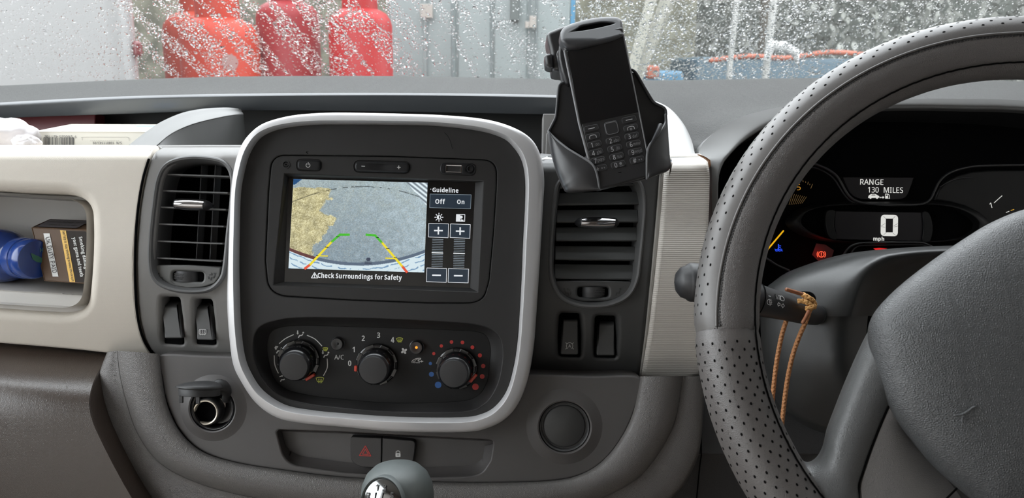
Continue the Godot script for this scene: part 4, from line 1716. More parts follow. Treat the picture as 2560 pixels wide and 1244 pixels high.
	part(t, "power_symbol", ps, M.print)
	var vb := MB.new()
	panel(vb, turned(rr(0, 0, 137, 26, 13), -1.4, Vector2(954.5, 417)), [], W + 0.0022, 0.0018, 0.005, func(x: float, _y: float) -> float: return -0.0012 * exp(-pow((x - 954.0) / 26.0, 2.0)), 8.0)
	part(t, "volume_rocker", vb, M.black)
	var gr2 := MB.new()
	ring(gr2, turned(rr(0, 0, 141, 30, 15), -1.4, Vector2(954.5, 417)), W, [[0.0005, 0.0], [0.0001, 0.0006], [-0.0005, 0.0]])
	part(t, "button_groove", gr2, M.radio)
	var vs := MB.new()
	stroke(vs, P([904, 415, 912, 415.3]), 1.6, W + 0.00235)
	stroke(vs, P([993, 418, 1001, 418.3]), 1.6, W + 0.00235)
	stroke(vs, P([997, 414, 997, 422.3]), 1.6, W + 0.00235)
	part(t, "volume_symbols", vs, M.print)
	var mic := MB.new()
	lathe(mic, [[mm(11), -0.0006], [mm(11), 0.0001], [mm(7.5), 0.0002], [mm(7), -0.0008], [0, -0.0008]], facing(714.5, 411, W + 0.0004), 24)
	part(t, "microphone_rim", mic, M.radio)
	var mh := MB.new()
	fill(mh, circ(715, 411, 2.2, 12), W + 0.0006)
	stroke(mh, arc(715, 411, 6, 50, 160, 8), 1.8, W + 0.0006)
	stroke(mh, arc(715, 411, 6, 230, 340, 8), 1.8, W + 0.0006)
	part(t, "microphone_holes", mh, M.void)
	# sockets
	var sk := MB.new()
	panel(sk, turned(rr(0, 0, 90, 31, 14), -2.0, Vector2(1145, 422)), [turned(rr(0, 0, 41, 19, 1.5), -2.0, Vector2(1134.5, 422)), circ(1175.5, 422, 9.6, 24)], W + 0.0010, 0.0010, 0.004)
	part(t, "socket_plate", sk, M.black)
	var ub := MB.new()
	ring(ub, turned(rr(0, 0, 40, 18, 1.5), -2.0, Vector2(1134.5, 422)), W, [[0.0003, 0.0004], [0.0, 0.0013], [-0.0006, 0.0012], [-0.0006, -0.008]])
	var us := part(t, "usb_socket", ub, M.chrome, "metal shell")
	var ut := MB.new()
	panel(ut, turned(rr(0, 0, 30, 6, 0.5), -2.0, Vector2(1134, 419)), [], W - 0.001, 0.0, 0.006)
	part(t, "usb_tongue", ut, M.black)
	var uv_ := MB.new()
	panel(uv_, turned(rr(0, 0, 88, 29, 13), -2.0, Vector2(1145, 422)), [], W - 0.006, 0.0, 0.001)
	part(t, "socket_void", uv_, M.void)
	var jk := MB.new()
	lathe(jk, [[mm(9.4), 0.0], [mm(9.0), 0.0013], [mm(6.6), 0.0014], [mm(6.0), 0.0006], [mm(5.6), -0.004]], facing(1175.5, 422, W + 0.0003), 24)
	part(t, "audio_jack", jk, M.black)
	# a soft light in front of the lit picture
	var al := AreaLight3D.new()
	al.name = "screen_light"
	al.area_size = Vector2(0.11, 0.076)
	al.light_color = c8(190, 205, 215)
	al.light_energy = 0.002
	al.area_range = 3.0
	al.shadow_enabled = true
	add_child(al)
	al.transform = D * Transform3D(Basis(Vector3.UP, PI), px(898, 566, W + 0.0005))


func camera_picture() -> ImageTexture:
	var W := 360
	var H := 240
	var im := Image.create(W, H, false, Image.FORMAT_RGB8)
	var n1 := FastNoiseLite.new()
	n1.frequency = 0.03
	n1.fractal_octaves = 4
	var n2 := FastNoiseLite.new()
	n2.noise_type = FastNoiseLite.TYPE_VALUE
	n2.frequency = 0.5
	n2.seed = 2
	var n3 := FastNoiseLite.new()
	n3.noise_type = FastNoiseLite.TYPE_CELLULAR
	n3.frequency = 0.09
	n3.seed = 9
	var edge := [[0.08, 0.27], [0.2, 0.28], [0.34, 0.20], [0.43, 0.34], [0.58, 0.27], [0.72, 0.19], [0.95, 0.16]]
	for y in H:
		var v := float(y) / H
		var ex := 0.0
		for i in edge.size() - 1:
			if v >= edge[i][0] and v <= edge[i + 1][0]:
				ex = lerpf(edge[i][1], edge[i + 1][1], (v - edge[i][0]) / (edge[i + 1][0] - edge[i][0]))
		for x in W:
			var u := float(x) / W
			var a := n1.get_noise_2d(x, y)
			var s := n2.get_noise_2d(x, y * 1.4)
			var col := Color(0.66, 0.72, 0.73).lerp(Color(0.54, 0.61, 0.65), clampf(v * 1.2 + a * 0.5, 0, 1))
			col = col.lerp(Color(0.76, 0.83, 0.86), clampf(u - 0.5 + a * 0.6, 0, 0.7))
			col = col * (1.0 + 0.24 * s)
			if n2.get_noise_2d(x + 500, y * 1.7) > 0.52:
				col = col.lerp(Color(0.80, 0.76, 0.66), 0.7)
			if u < ex + 0.05 * a + 0.02 * s and v > 0.09 + 0.03 * a:
				col = Color(0.70, 0.66, 0.46).lerp(Color(0.86, 0.84, 0.70), clampf(0.45 + 0.8 * s, 0, 1)) * (1.0 + 0.26 * s + 0.2 * a)
			if absf(v - (0.06 + 0.16 * pow(u - 0.55, 2.0) * 4.0)) < 0.006 and a > -0.1:
				col = col * 0.62
			if u > 0.84 and v < (u - 0.84) * 1.6:
				col = Color(0.72, 0.78, 0.82) * (1.0 + 0.35 * sin((u * 1.1 - v) * 120.0))
			if u < 0.06 - v * 0.8 and v < 0.06:
				col = Color(0.10, 0.30, 0.50)
			var vb := 0.945 - 0.155 * pow((u - 0.48) / 0.5, 2.0)
			if v > vb - 0.035 and v <= vb:
				col = Color(0.36, 0.42, 0.50) if u > 0.2 else Color(0.38, 0.20, 0.20)
			if v > vb:
				var st := sin((v - vb) * 105.0 + 2.2 * a + absf(u - 0.5) * 7.0)
				col = Color(0.86, 0.93, 0.96) if st > -0.82 or a > 0.22 else Color(0.46, 0.60, 0.74)
			im.set_pixel(x, y, Color(clampf(col.r, 0, 1), clampf(col.g, 0, 1), clampf(col.b, 0, 1)))
	# tow hook
	for y in range(204, 222):
		for x in range(198, 222):
			var d := Vector2((x - 210) / 6.0, (y - 209) / 5.0).length()
			if d < 1.0 or (y > 214 and absf(x - 210.0) < 10.0 and y % 3):
				im.set_pixel(x, y, Color(0.22, 0.26, 0.34))
	return ImageTexture.create_from_image(im)


# ---------------------------------------------------------------- heater panel
func climate_pairs() -> Array:
	return pairs([[760, 794, 760, 813], [950, 797, 950, 818], [1130, 806, 1130, 824], [1205, 815, 1195, 829], [1243, 836, 1218, 842], [1255, 870, 1227, 872], [1253, 915, 1224, 908], [1240, 965, 1217, 955], [1210, 1008, 1195, 988], [1154, 1028, 1145, 1003],
		[985, 1028, 985, 1007], [850, 1018, 850, 997], [760, 1006, 770, 987], [700, 988, 715, 972], [660, 953, 685, 945], [638, 905, 671, 900], [633, 858, 668, 860], [645, 822, 676, 832], [685, 803, 700, 818]], -0.0055, -0.021)


func k4(a: Array) -> PackedVector2Array:
	return crop(a, 640, 800, 4.129)


func climate() -> void:
	var W := -0.021
	var t := thing("climate_control", "recessed black heater control panel with white and coloured markings", "control panel", px(945, 1010, W))
	var p := climate_pairs()
	var lip := MB.new()
	closed_rows(lip, [between(p[0], p[1], 0.0, 0.0), between(p[0], p[1], 0.35, -0.003), between(p[0], p[1], 0.75, -0.0015), between(p[0], p[1], 1.0, 0.0)])
	part(t, "recess_lip", lip, M.face)
	var f := MB.new()
	panel(f, p[3], [], W, 0.0004, 0.004)
	part(t, "face", f, M.climate)
	var I := W + 0.0003
	# printed scales
	var g := MB.new()
	for e in [[388, 148, 305, 188, 240, 240], [528, 155, 610, 195, 680, 265], [735, 398, 735, 490, 697, 570], [188, 365, 195, 460, 230, 545]]:
		stroke(g, so(k4(e), 8), 2.3, I)
	for e in [[430, 140, true, false], [205, 300, true, true], [690, 345, true, false], [255, 600, false, true]]:
		airflow(g, e[0], e[1], e[2], e[3], I)
	part(t, "airflow_scale", g, M.print, "white airflow markings")
	for e in [[716, 300, 50], [660, 618, 80], [1482, 205, 64]]:
		var d := MB.new()
		demist(d, e[0], e[1], e[2], I)
		part(t, "demist_symbol", d, M.lime, "yellow green windscreen symbol")
	for e in [["0", 967, 443], ["1", 1008, 302], ["2", 1107, 186], ["3", 1265, 154], ["4", 1410, 203]]:
		var c := k4([e[1], e[2]])[0]
		text(t, e[0], c.x, c.y, I, 13.5, M.print, 0, "sans-bold", 0.86)
	var ac := k4([858, 381])[0]
	text(t, "A/C", ac.x, ac.y, I, 11.0, M.print, 0, "sans", 1.0)
	var fan := MB.new()
	var fc := k4([1528, 317])[0]
	for k in 4:
		var a := deg_to_rad(45.0 + 90.0 * k)
		fill(fan, turned(circ(4.4, 1.3, 3.9, 14, 2.7), rad_to_deg(a), fc), I)
	part(t, "fan_symbol", fan, M.print)
	var car := MB.new()
	stroke(car, so(k4([1612, 438, 1612, 420, 1650, 396, 1700, 392, 1690, 404, 1672, 418]), 4), 1.5, I)
	stroke(car, so(k4([1650, 438, 1690, 438]), 2), 1.5, I)
	stroke(car, so(k4([1725, 424, 1690, 424, 1672, 418, 1690, 404, 1700, 402]), 4), 2.0, I)
	stroke(car, k4([1640, 414, 1664, 402, 1684, 402]), 1.2, I)
	fill(car, k4([1705, 412, 1726, 424, 1705, 436]), I)
	stroke(car, circ(k4([1633, 430])[0].x, k4([1633, 430])[0].y, 2.2, 10), 1.3, I, true)
	part(t, "recirculation_symbol", car, M.print)
	for e in [[1835, 344, 4.0], [1913, 265, 4.2], [2018, 224, 4.5], [2131, 229, 4.6], [2234, 279, 4.8], [2311, 362, 5.1], [2345, 472, 5.4], [2335, 580, 6.0], [2265, 686, 8.2]]:
		var d := MB.new()
		var c := k4([e[0], e[1]])[0]
		fill(d, circ(c.x, c.y, e[2], 20), I)
		part(t, "red_dot", d, M.red, "red dot")
	for e in [[1800, 446, 4.1], [1811, 557, 6.3], [1880, 667, 8.2]]:
		var d := MB.new()
		var c := k4([e[0], e[1]])[0]
		fill(d, circ(c.x, c.y, e[2], 20), I)
		part(t, "blue_dot", d, M.blue, "blue dot")
	knob(t, 748, 898, 734, 917, W, 774, 943, 32.0)
	knob(t, 943, 909, 933, 925, W, 889, 921, 88.0)
	knob(t, 1142, 919, 1134, 934, W, 1183, 945, 50.0)
	round_button(t, 845, 858, 15.5, W, false)
	round_button(t, 1042, 867, 16.5, W, true)


func airflow(mb: MB, x: float, y: float, down: bool, up: bool, w: float) -> void:   # little seated figure with arrows
	var f := func(a: Array) -> PackedVector2Array:
		var q := []
		for i in range(0, a.size(), 2):
			q.append(x + a[i])
			q.append(y + a[i + 1])
		return k4(q)
	if down or not up:
		if down:
			fill(mb, circ(f.call([58, -12])[0].x, f.call([58, -12])[0].y, 2.2, 12), w)
	stroke(mb, f.call([52, 4, 42, 16, 20, 18, 8, 38]) if down else f.call([38, 8, 28, 14, 8, 14, -2, 30]), 2.8, w)
	if down:
		stroke(mb, f.call([0, -32, 0, -6]), 2.8, w)
		fill(mb, f.call([-13, -10, 13, -10, 0, 8]), w)
	if up:
		stroke(mb, f.call([-10, -18, 14, -26]), 2.8, w)
		fill(mb, f.call([8, -36, 26, -28, 14, -14]), w)


func demist(mb: MB, x: float, y: float, s: float, w: float) -> void:
	var f := func(a: Array) -> PackedVector2Array:
		var q := []
		for i in range(0, a.size(), 2):
			q.append(x + a[i] * s)
			q.append(y + a[i + 1] * s)
		return k4(q)
	stroke(mb, f.call([-0.5, -0.28, -0.25, -0.36, 0.0, -0.38, 0.25, -0.36, 0.5, -0.28, 0.34, 0.16, -0.34, 0.16]), 1.6, w, true)
	for e in [-0.2, 0.0, 0.2]:
		stroke(mb, f.call([e + 0.05, 0.36, e - 0.04, 0.2, e + 0.04, 0.04, e, -0.16]), 1.3, w)


func knob(t: Node3D, bx: float, by: float, fx: float, fy: float, W: float, mx: float, my: float, mdeg: float) -> void:
	var a := px(bx, by, W)
	var b := px(fx, fy, 0.001)
	var y := (b - a).normalized()
	var x := y.cross(Vector3.UP).normalized()
	var xf := Transform3D(Basis(x, y, x.cross(y)), a)
	var L := a.distance_to(b)
	var bd := MB.new()
	lathe(bd, [[0.0152, 0.003], [0.0149, L * 0.55], [0.0143, L * 0.72], [0.0134, L * 0.80], [0.0126, L * 0.84]], xf, 48)
	var k := part(t, "heater_knob", bd, M.gloss)
	var sk := MB.new()
	lathe(sk, [[0.0182, 0.0], [0.0182, 0.0022], [0.0176, 0.0030], [0.0160, 0.0034], [0.0152, 0.0034]], xf, 48)
	for i in 8:
		var an := TAU * i / 8.0 + 0.35
		rbox(sk, Vector3(0.0034, 0.0014, 0.0075), 0.0005, xf * Transform3D(Basis(Vector3.UP, an), Vector3(cos(an) * 0.0165, 0.0034, -sin(an) * 0.0165)))
	part(k, "skirt", sk, M.gloss)
	var cp := MB.new()
	lathe(cp, [[0.0126, L * 0.84], [0.0120, L * 0.96], [0.0115, L * 0.99], [0.0060, L * 1.01], [0.0, L * 1.015]], xf, 48)
	part(k, "cap", cp, M.cap)
	var m := MB.new()
	panel(m, rr(mx, my, 26 if mdeg < 80 else 15, 8, 2.5, mdeg, 3), [], W + 0.0052, 0.0008, 0.003)
	part(k, "pointer", m, M.orange, "orange red pointer")


func round_button(t: Node3D, x: float, y: float, r: float, W: float, lit: bool) -> void:
	var b := MB.new()
	var R := mm(r, W)
	lathe(b, [[R * 1.12, 0.0], [R * 1.12, 0.0006], [R * 1.02, 0.001], [R, 0.0040], [R * 0.9, 0.0050], [R * 0.82, 0.0051], [R * 0.4, 0.0044], [0, 0.0042]], facing(x, y, W), 36)
	var k := part(t, "push_button", b, M.climate_btn)
	var l := MB.new()
	lathe(l, [[mm(3.6), 0.0], [mm(3.2), 0.0006], [0.0, 0.0010]], facing(x - 1, y + 1, W + 0.0041), 16)
	part(k, "indicator_lamp", l, glow(c8(255, 150, 40), LIT * 1.6) if lit else M.climate, "lit orange lamp" if lit else "unlit lamp")
	if lit:
		var o := OmniLight3D.new()
		o.name = "indicator_light"
		o.light_color = c8(255, 140, 40)
		o.light_energy = 0.000002
		o.omni_range = 3.0
		o.omni_attenuation = 2.0
		o.light_size = 0.001
		o.shadow_enabled = true
		add_child(o)
		o.transform = D * Transform3D(Basis(), px(x - 1, y + 1, W + 0.0065))


# ---------------------------------------------------------------- lower dashboard
func lower_dash() -> void:
	var t := thing("lower_fascia", "dark smooth lower fascia below the silver surround, with a shallow pocket", "dashboard panel", px(1000, 1200, -0.02))
	var out := sm(P([396, 888, 403, 940, 419, 1013, 453, 1081, 507, 1129, 591, 1157, 709, 1176, 860, 1194, 1070, 1205, 1255, 1207, 1390, 1201, 1460, 1184, 1512, 1149, 1555, 1094, 1586, 1027, 1603, 945, 1480, 940, 1318, 936, 1314, 950, 1292, 1005, 1255, 1038, 1200, 1058, 1100, 1064, 985, 1062, 860, 1052, 760, 1042, 700, 1026, 660, 995, 628, 945, 606, 900, 596, 892, 500, 888]), 5)
	var pk := rp([[690, 1074, 12], [860, 1080, 0], [1234, 1100, 12], [1226, 1150, 0], [1200, 1190, 46], [1060, 1193, 0], [860, 1181, 0], [712, 1160, 40]], 8)
	var sock := circ(534, 1019, 57, 44)
	var disc := circ(1411, 1065, 65, 44)
	var mb := MB.new()
	panel(mb, out, [pk, sock, disc], -0.019, 0.002, 0.03, null, 0.0, 0.0016)
	part(t, "face", mb, M.fascia)
	var pr := MB.new()
	var i0 := PackedVector3Array()
	var i1 := PackedVector3Array()
	var i2 := PackedVector3Array()
	for p in pk:
		i0.append(px(p.x, p.y, -0.0205))
		var c := Vector2(960, 1128)
		var q := p + (c - p).normalized() * Vector2(20, 20)
		if p.y < 1110:
			q = p + Vector2(0, 3)
		if p.y > 1150:
			q = Vector2(p.x * 0.97 + 960 * 0.03, p.y - 26)
		i1.append(px(lerpf(p.x, q.x, 0.6), lerpf(p.y, q.y, 0.55), -0.0290))
		i2.append(px(q.x, q.y, -0.0325))
	closed_rows(pr, [i0, between(i0, i1, 0.5, -0.0008), i1, i2])
	part(t, "pocket_side", pr, M.fascia)
	var pf := MB.new()
	panel(pf, rp([[680, 1070, 4], [1245, 1095, 4], [1245, 1200, 4], [680, 1190, 4]]), [], -0.0330, 0.0, 0.002)
	part(t, "pocket_floor", pf, M.fascia)
	# moulded swell round the socket and the blanking disc
	for e in [[534.0, 1019.0, 57.0], [1411.0, 1065.0, 65.0]]:
		var sw := MB.new()
		var R := mm(e[2], -0.019)
		lathe(sw, [[R * 1.5, -0.0002], [R * 1.32, 0.0008], [R * 1.14, 0.0026], [R * 1.04, 0.0034], [R * 0.985, 0.0028], [R * 0.97, -0.006]], facing(e[0], e[1], -0.019), 48)
		part(t, "swell", sw, M.fascia)
	# grained U-shaped band round it
	var u := thing("lower_surround", "coarsely grained grey U-shaped band sweeping round the lower fascia", "dashboard panel", px(1000, 1280, -0.02))
	var inn := [[399, 884], [405, 935], [419, 1013], [453, 1081], [507, 1128], [591, 1155], [709, 1174], [860, 1192], [1070, 1203], [1255, 1205], [1390, 1199], [1458, 1182], [1509, 1148], [1552, 1094], [1583, 1027], [1601, 940]]
	var ou := [[292, 876], [300, 940], [320, 1020], [350, 1095], [410, 1165], [520, 1216], [680, 1252], [850, 1275], [1070, 1290], [1265, 1290], [1430, 1270], [1530, 1233], [1600, 1190], [1655, 1120], [1690, 1045], [1707, 940]]
	var sd := [[268, 880], [246, 940], [243, 1000], [262, 1085], [318, 1180], [430, 1300], [640, 1340], [850, 1360], [1070, 1370], [1265, 1370], [1430, 1350], [1560, 1310], [1680, 1240], [1740, 1150], [1756, 1060], [1760, 940]]
	var rows := []
	for e in [[inn, inn, 0.0, -0.036], [inn, inn, 0.0, -0.0205], [inn, ou, 0.05, -0.0155], [inn, ou, 0.14, -0.0125], [inn, ou, 0.4, -0.010], [inn, ou, 0.7, -0.011], [inn, ou, 0.92, -0.016], [inn, ou, 1.0, -0.0215]]:
		var l := []
		for k in inn.size():
			l.append([lerpf(e[0][k][0], e[1][k][0], e[2]), lerpf(e[0][k][1], e[1][k][1], e[2]), e[3]])
		rows.append(pc(l, 6))
	var b := MB.new()
	sheet(b, ease_rows(rows, 2), Vector3.BACK)
	part(u, "band", b, M.grain)
	var rows2 := []
	for e in [[ou, sd, 0.0, -0.0205], [ou, sd, 0.12, -0.0225], [ou, sd, 0.55, -0.0225], [ou, sd, 0.92, -0.026], [ou, sd, 1.0, -0.034], [ou, sd, 1.03, -0.075]]:
		var l := []
		for k in inn.size():
			l.append([lerpf(e[0][k][0], e[1][k][0], e[2]), lerpf(e[0][k][1], e[1][k][1], e[2]), e[3]])
		rows2.append(pc(l, 6))
	var sb := MB.new()
	sheet(sb, ease_rows(rows2, 2), Vector3.BACK)
	part(u, "side", sb, M.grain)
	# glove box
	var gb := MB.new()
	sheet(gb, rows_of([
		[[-420, 812, -0.075], [0, 846, -0.075], [275, 876, -0.07]],
		[[-420, 822, -0.05], [0, 857, -0.05], [272, 886, -0.05]],
		[[-420, 862, -0.032], [0, 893, -0.032], [255, 912, -0.036]],
		[[-420, 905, -0.012], [0, 932, -0.012], [236, 948, -0.018]],
		[[-420, 946, 0.000], [0, 968, 0.000], [225, 985, -0.006]],
		[[-420, 1000, 0.006], [0, 1015, 0.006], [224, 1025, 0.000]],
		[[-420, 1090, 0.007], [0, 1090, 0.007], [248, 1092, 0.001]],
		[[-420, 1250, 0.005], [0, 1250, 0.005], [333, 1250, -0.001]],
		[[-420, 1420, 0.000], [0, 1420, 0.000], [452, 1420, -0.006]],
	], 30, 4), Vector3.BACK)
	var ge := MB.new()
	var edge := pc([[275, 876, -0.07], [272, 886, -0.05], [255, 912, -0.036], [236, 948, -0.018], [225, 985, -0.006], [224, 1025, 0.0], [248, 1092, 0.001], [333, 1250, -0.001], [452, 1420, -0.006]], 6)
	var eb := PackedVector3Array()
	var e1 := PackedVector3Array()
	for q in edge:
		eb.append(q + Vector3(0.002, 0, -0.05))
		e1.append(q + Vector3(0.001, 0, -0.002))
	sheet(gb, [edge, e1, eb], Vector3.RIGHT)
	solo("glove_box", "dark grained glove box lid with a rounded shiny upper edge, bottom left", "glove box", gb, M.grain_gloss)
	var bk := MB.new()
	panel(bk, P([-420, 820, 420, 870, 700, 1400, -420, 1400]), [], -0.085, 0.0, 0.01)
	struct("trim_3", bk, M.void)
	# driver's knee panels
	var kn := MB.new()
	sheet(kn, rows_of([
		[[1590, 930, -0.075], [1760, 930, -0.075], [2100, 930, -0.075], [2900, 930, -0.075]],
		[[1590, 946, -0.06], [1760, 946, -0.06], [2100, 946, -0.06], [2900, 946, -0.06]],
		[[1590, 1010, -0.048], [1760, 1010, -0.048], [2100, 1010, -0.05], [2900, 1010, -0.05]],
		[[1590, 1120, -0.040], [1760, 1120, -0.040], [2100, 1120, -0.044], [2900, 1120, -0.044]],
		[[1590, 1136, -0.041], [1760, 1136, -0.041], [2100, 1136, -0.046], [2900, 1136, -0.046]],
		[[1590, 1150, -0.055], [1760, 1150, -0.055], [2100, 1150, -0.06], [2900, 1150, -0.06]],
		[[1590, 1420, -0.075], [1760, 1420, -0.075], [2100, 1420, -0.075], [2900, 1420, -0.075]],
	], 30, 4), Vector3.BACK)
	var kt := thing("knee_panel", "dark knee panel with an upright seam, behind the lower left of the steering wheel", "dashboard panel", px(1750, 1300, -0.06))
	part(kt, "face", kn, M.knee)
	var se := MB.new()
	tube(se, pc([[1752, 940, -0.0595], [1752, 1010, -0.0465], [1753, 1124, -0.039], [1753, 1140, -0.042], [1750, 1160, -0.054], [1741, 1250, -0.060], [1734, 1330, -0.066]], 6), 0.0006, 6)
	part(kt, "seam", se, M.void, "dark seam")
	socket_12v()
	# blanking disc
	var bt := thing("blanking_disc", "round black blanking plug set in the lower fascia under the right vent", "blanking plug", px(1411, 1130, -0.02))
	var R := mm(65, -0.019)
	var bm := MB.new()
	lathe(bm, [[R * 0.98, -0.004], [R * 0.97, 0.0012], [R * 0.94, 0.0020], [R * 0.90, 0.0014], [R * 0.87, -0.0016], [R * 0.82, -0.0016], [R * 0.80, -0.0006], [R * 0.76, 0.0], [0.0, 0.0006]], facing(1411, 1065, -0.0195), 56)
	part(bt, "plug", bm, M.panel_dark)
	# hazard and lock switches
	var hz := thing("hazard_switch", "dark square switch with a red double warning triangle", "switch", px(914, 1166, -0.028), "pocket switches")
	var hm := MB.new()
	panel(hm, rp([[875, 1091, 8], [954.2, 1094, 2], [953, 1169, 2], [900, 1167, 14], [876, 1152, 14]], 6), [], -0.0245, 0.0008, 0.008)
	part(hz, "button", hm, M.key)
	var hs := MB.new()
	stroke(hs, P([913.5, 1114, 927, 1139, 898.5, 1138]), 2.2, -0.0243, true)
	stroke(hs, P([913.5, 1122, 921, 1135, 906, 1134.5]), 1.8, -0.0243, true)
	part(hz, "warning_triangle", hs, M.red, "red double triangle")
	var lk := thing("lock_switch", "dark square switch with a white padlock symbol, behind the gear knob", "switch", px(994, 1168, -0.028), "pocket switches")
	var lm := MB.new()
	panel(lm, rp([[956, 1094, 2], [1039, 1101, 12], [1036, 1135, 4], [1029, 1172, 14], [955, 1169, 2]], 6), [], -0.0245, 0.0008, 0.008)
	part(lk, "button", lm, M.key)
	var ls := MB.new()
	fill(ls, rr(995, 1136.5, 12.5, 9.5, 1.5, 0, 3), -0.0243)
	stroke(ls, so(P([990.5, 1132, 990.5, 1128.5, 995, 1126.2, 999.5, 1128.5, 999.5, 1132]), 4), 2.0, -0.0243)
	part(lk, "padlock_symbol", ls, M.print, "white padlock")
	var lh := MB.new()
	stroke(lh, P([995, 1134.5, 995, 1138.5]), 1.8, -0.02425)
	part(lk, "keyhole", lh, M.void)


func socket_12v() -> void:
	var t := thing("power_socket", "round 12 volt socket with a bright metal ring and its black lid flipped open", "socket", px(530, 1070, -0.02))
	var c := MB.new()
	var R := mm(57, -0.019)
	lathe(c, [[R * 0.97, -0.004], [R * 0.97, 0.0016], [R * 0.93, 0.0026], [R * 0.88, 0.0018], [R * 0.84, -0.004], [R * 0.80, -0.011], [R * 0.3, -0.0125]], facing(534, 1019, -0.019), 48)
	part(t, "collar", c, M.gloss)
	var m := MB.new()
	var xf := facing(527, 1023, -0.032)
	lathe(m, [[0.0128, 0.0], [0.0124, 0.006], [0.0119, 0.0112], [0.0112, 0.0118]], xf, 44)
	part(t, "sleeve", m, M.panel_dark)
	var s := MB.new()
	lathe(s, [[0.0113, 0.010], [0.01115, 0.0126], [0.0106, 0.0132], [0.0097, 0.0130], [0.0093, 0.0122], [0.0092, 0.008]], xf, 44)
	part(t, "metal_ring", s, M.nickel, "bright metal ring")
	var bt := MB.new()
	lathe(bt, [[0.0096, 0.0115], [0.0092, 0.006], [0.0, 0.004]], xf, 36)
	part(t, "bore", bt, M.void)
	# lid, standing out over the socket and seen on its edge
	var l := MB.new()
	var rows := []
	var ctr := px(499, 967, 0.005)
	for i in 9:
		var v := PI * i / 8.0
		var row := PackedVector3Array()
		for j in 28:
			var a := TAU * j / 28.0
			var sx := cos(a) * sin(v) * 0.0192
			var sz := sin(a) * sin(v) * 0.0185
			var yy := cos(v) * (0.0052 if cos(v) > 0 else 0.0022) * (1.0 + 0.25 * cos(a) * sin(v))
			row.append(ctr + Basis(Vector3.BACK, -0.03) * Basis(Vector3.RIGHT, -0.10) * Vector3(sx, yy, sz))
		rows.append(row)
	sheet(l, rows, null, true)
	var lid := part(t, "lid", l, M.rubber, "black flip lid")
	var k := MB.new()
	lathe(k, [[0.0150, -0.0062], [0.0166, -0.0058], [0.0170, -0.001], [0.0166, 0.0]], Transform3D(Basis(Vector3.BACK, -0.03) * Basis(Vector3.RIGHT, -0.10), ctr - Vector3(0, 0.001, 0.001)), 36)
	for e in [[-0.0115, 0.012], [0.004, 0.0165]]:
		rbox(k, Vector3(0.0034, 0.006, 0.002), 0.0006, Transform3D(Basis(), ctr + Vector3(e[0], -0.0085, e[1] * 0.8)))
	var ks := part(lid, "lid_skirt", k, M.rubber)
	ks.position = Vector3.ZERO
	var h := MB.new()
	tube(h, pc([[546, 962, 0.000], [560, 968, -0.008], [568, 984, -0.018], [566, 996, -0.026]], 5), PackedFloat32Array([0.0055, 0.0055, 0.0055, 0.0055, 0.0055, 0.005, 0.005, 0.0045, 0.0045, 0.004, 0.004, 0.004, 0.004, 0.004, 0.004, 0.004]), 10)
	part(t, "lid_hinge", h, M.rubber)


# ---------------------------------------------------------------- instruments
func c3(a: Array) -> PackedVector2Array:
	return crop(a, 1880, 240, 2.828)


func line3(o: PackedVector2Array, w: float) -> PackedVector3Array:
	var q := PackedVector3Array()
	for p in o:
		q.append(px(p.x, p.y, w))
	return q


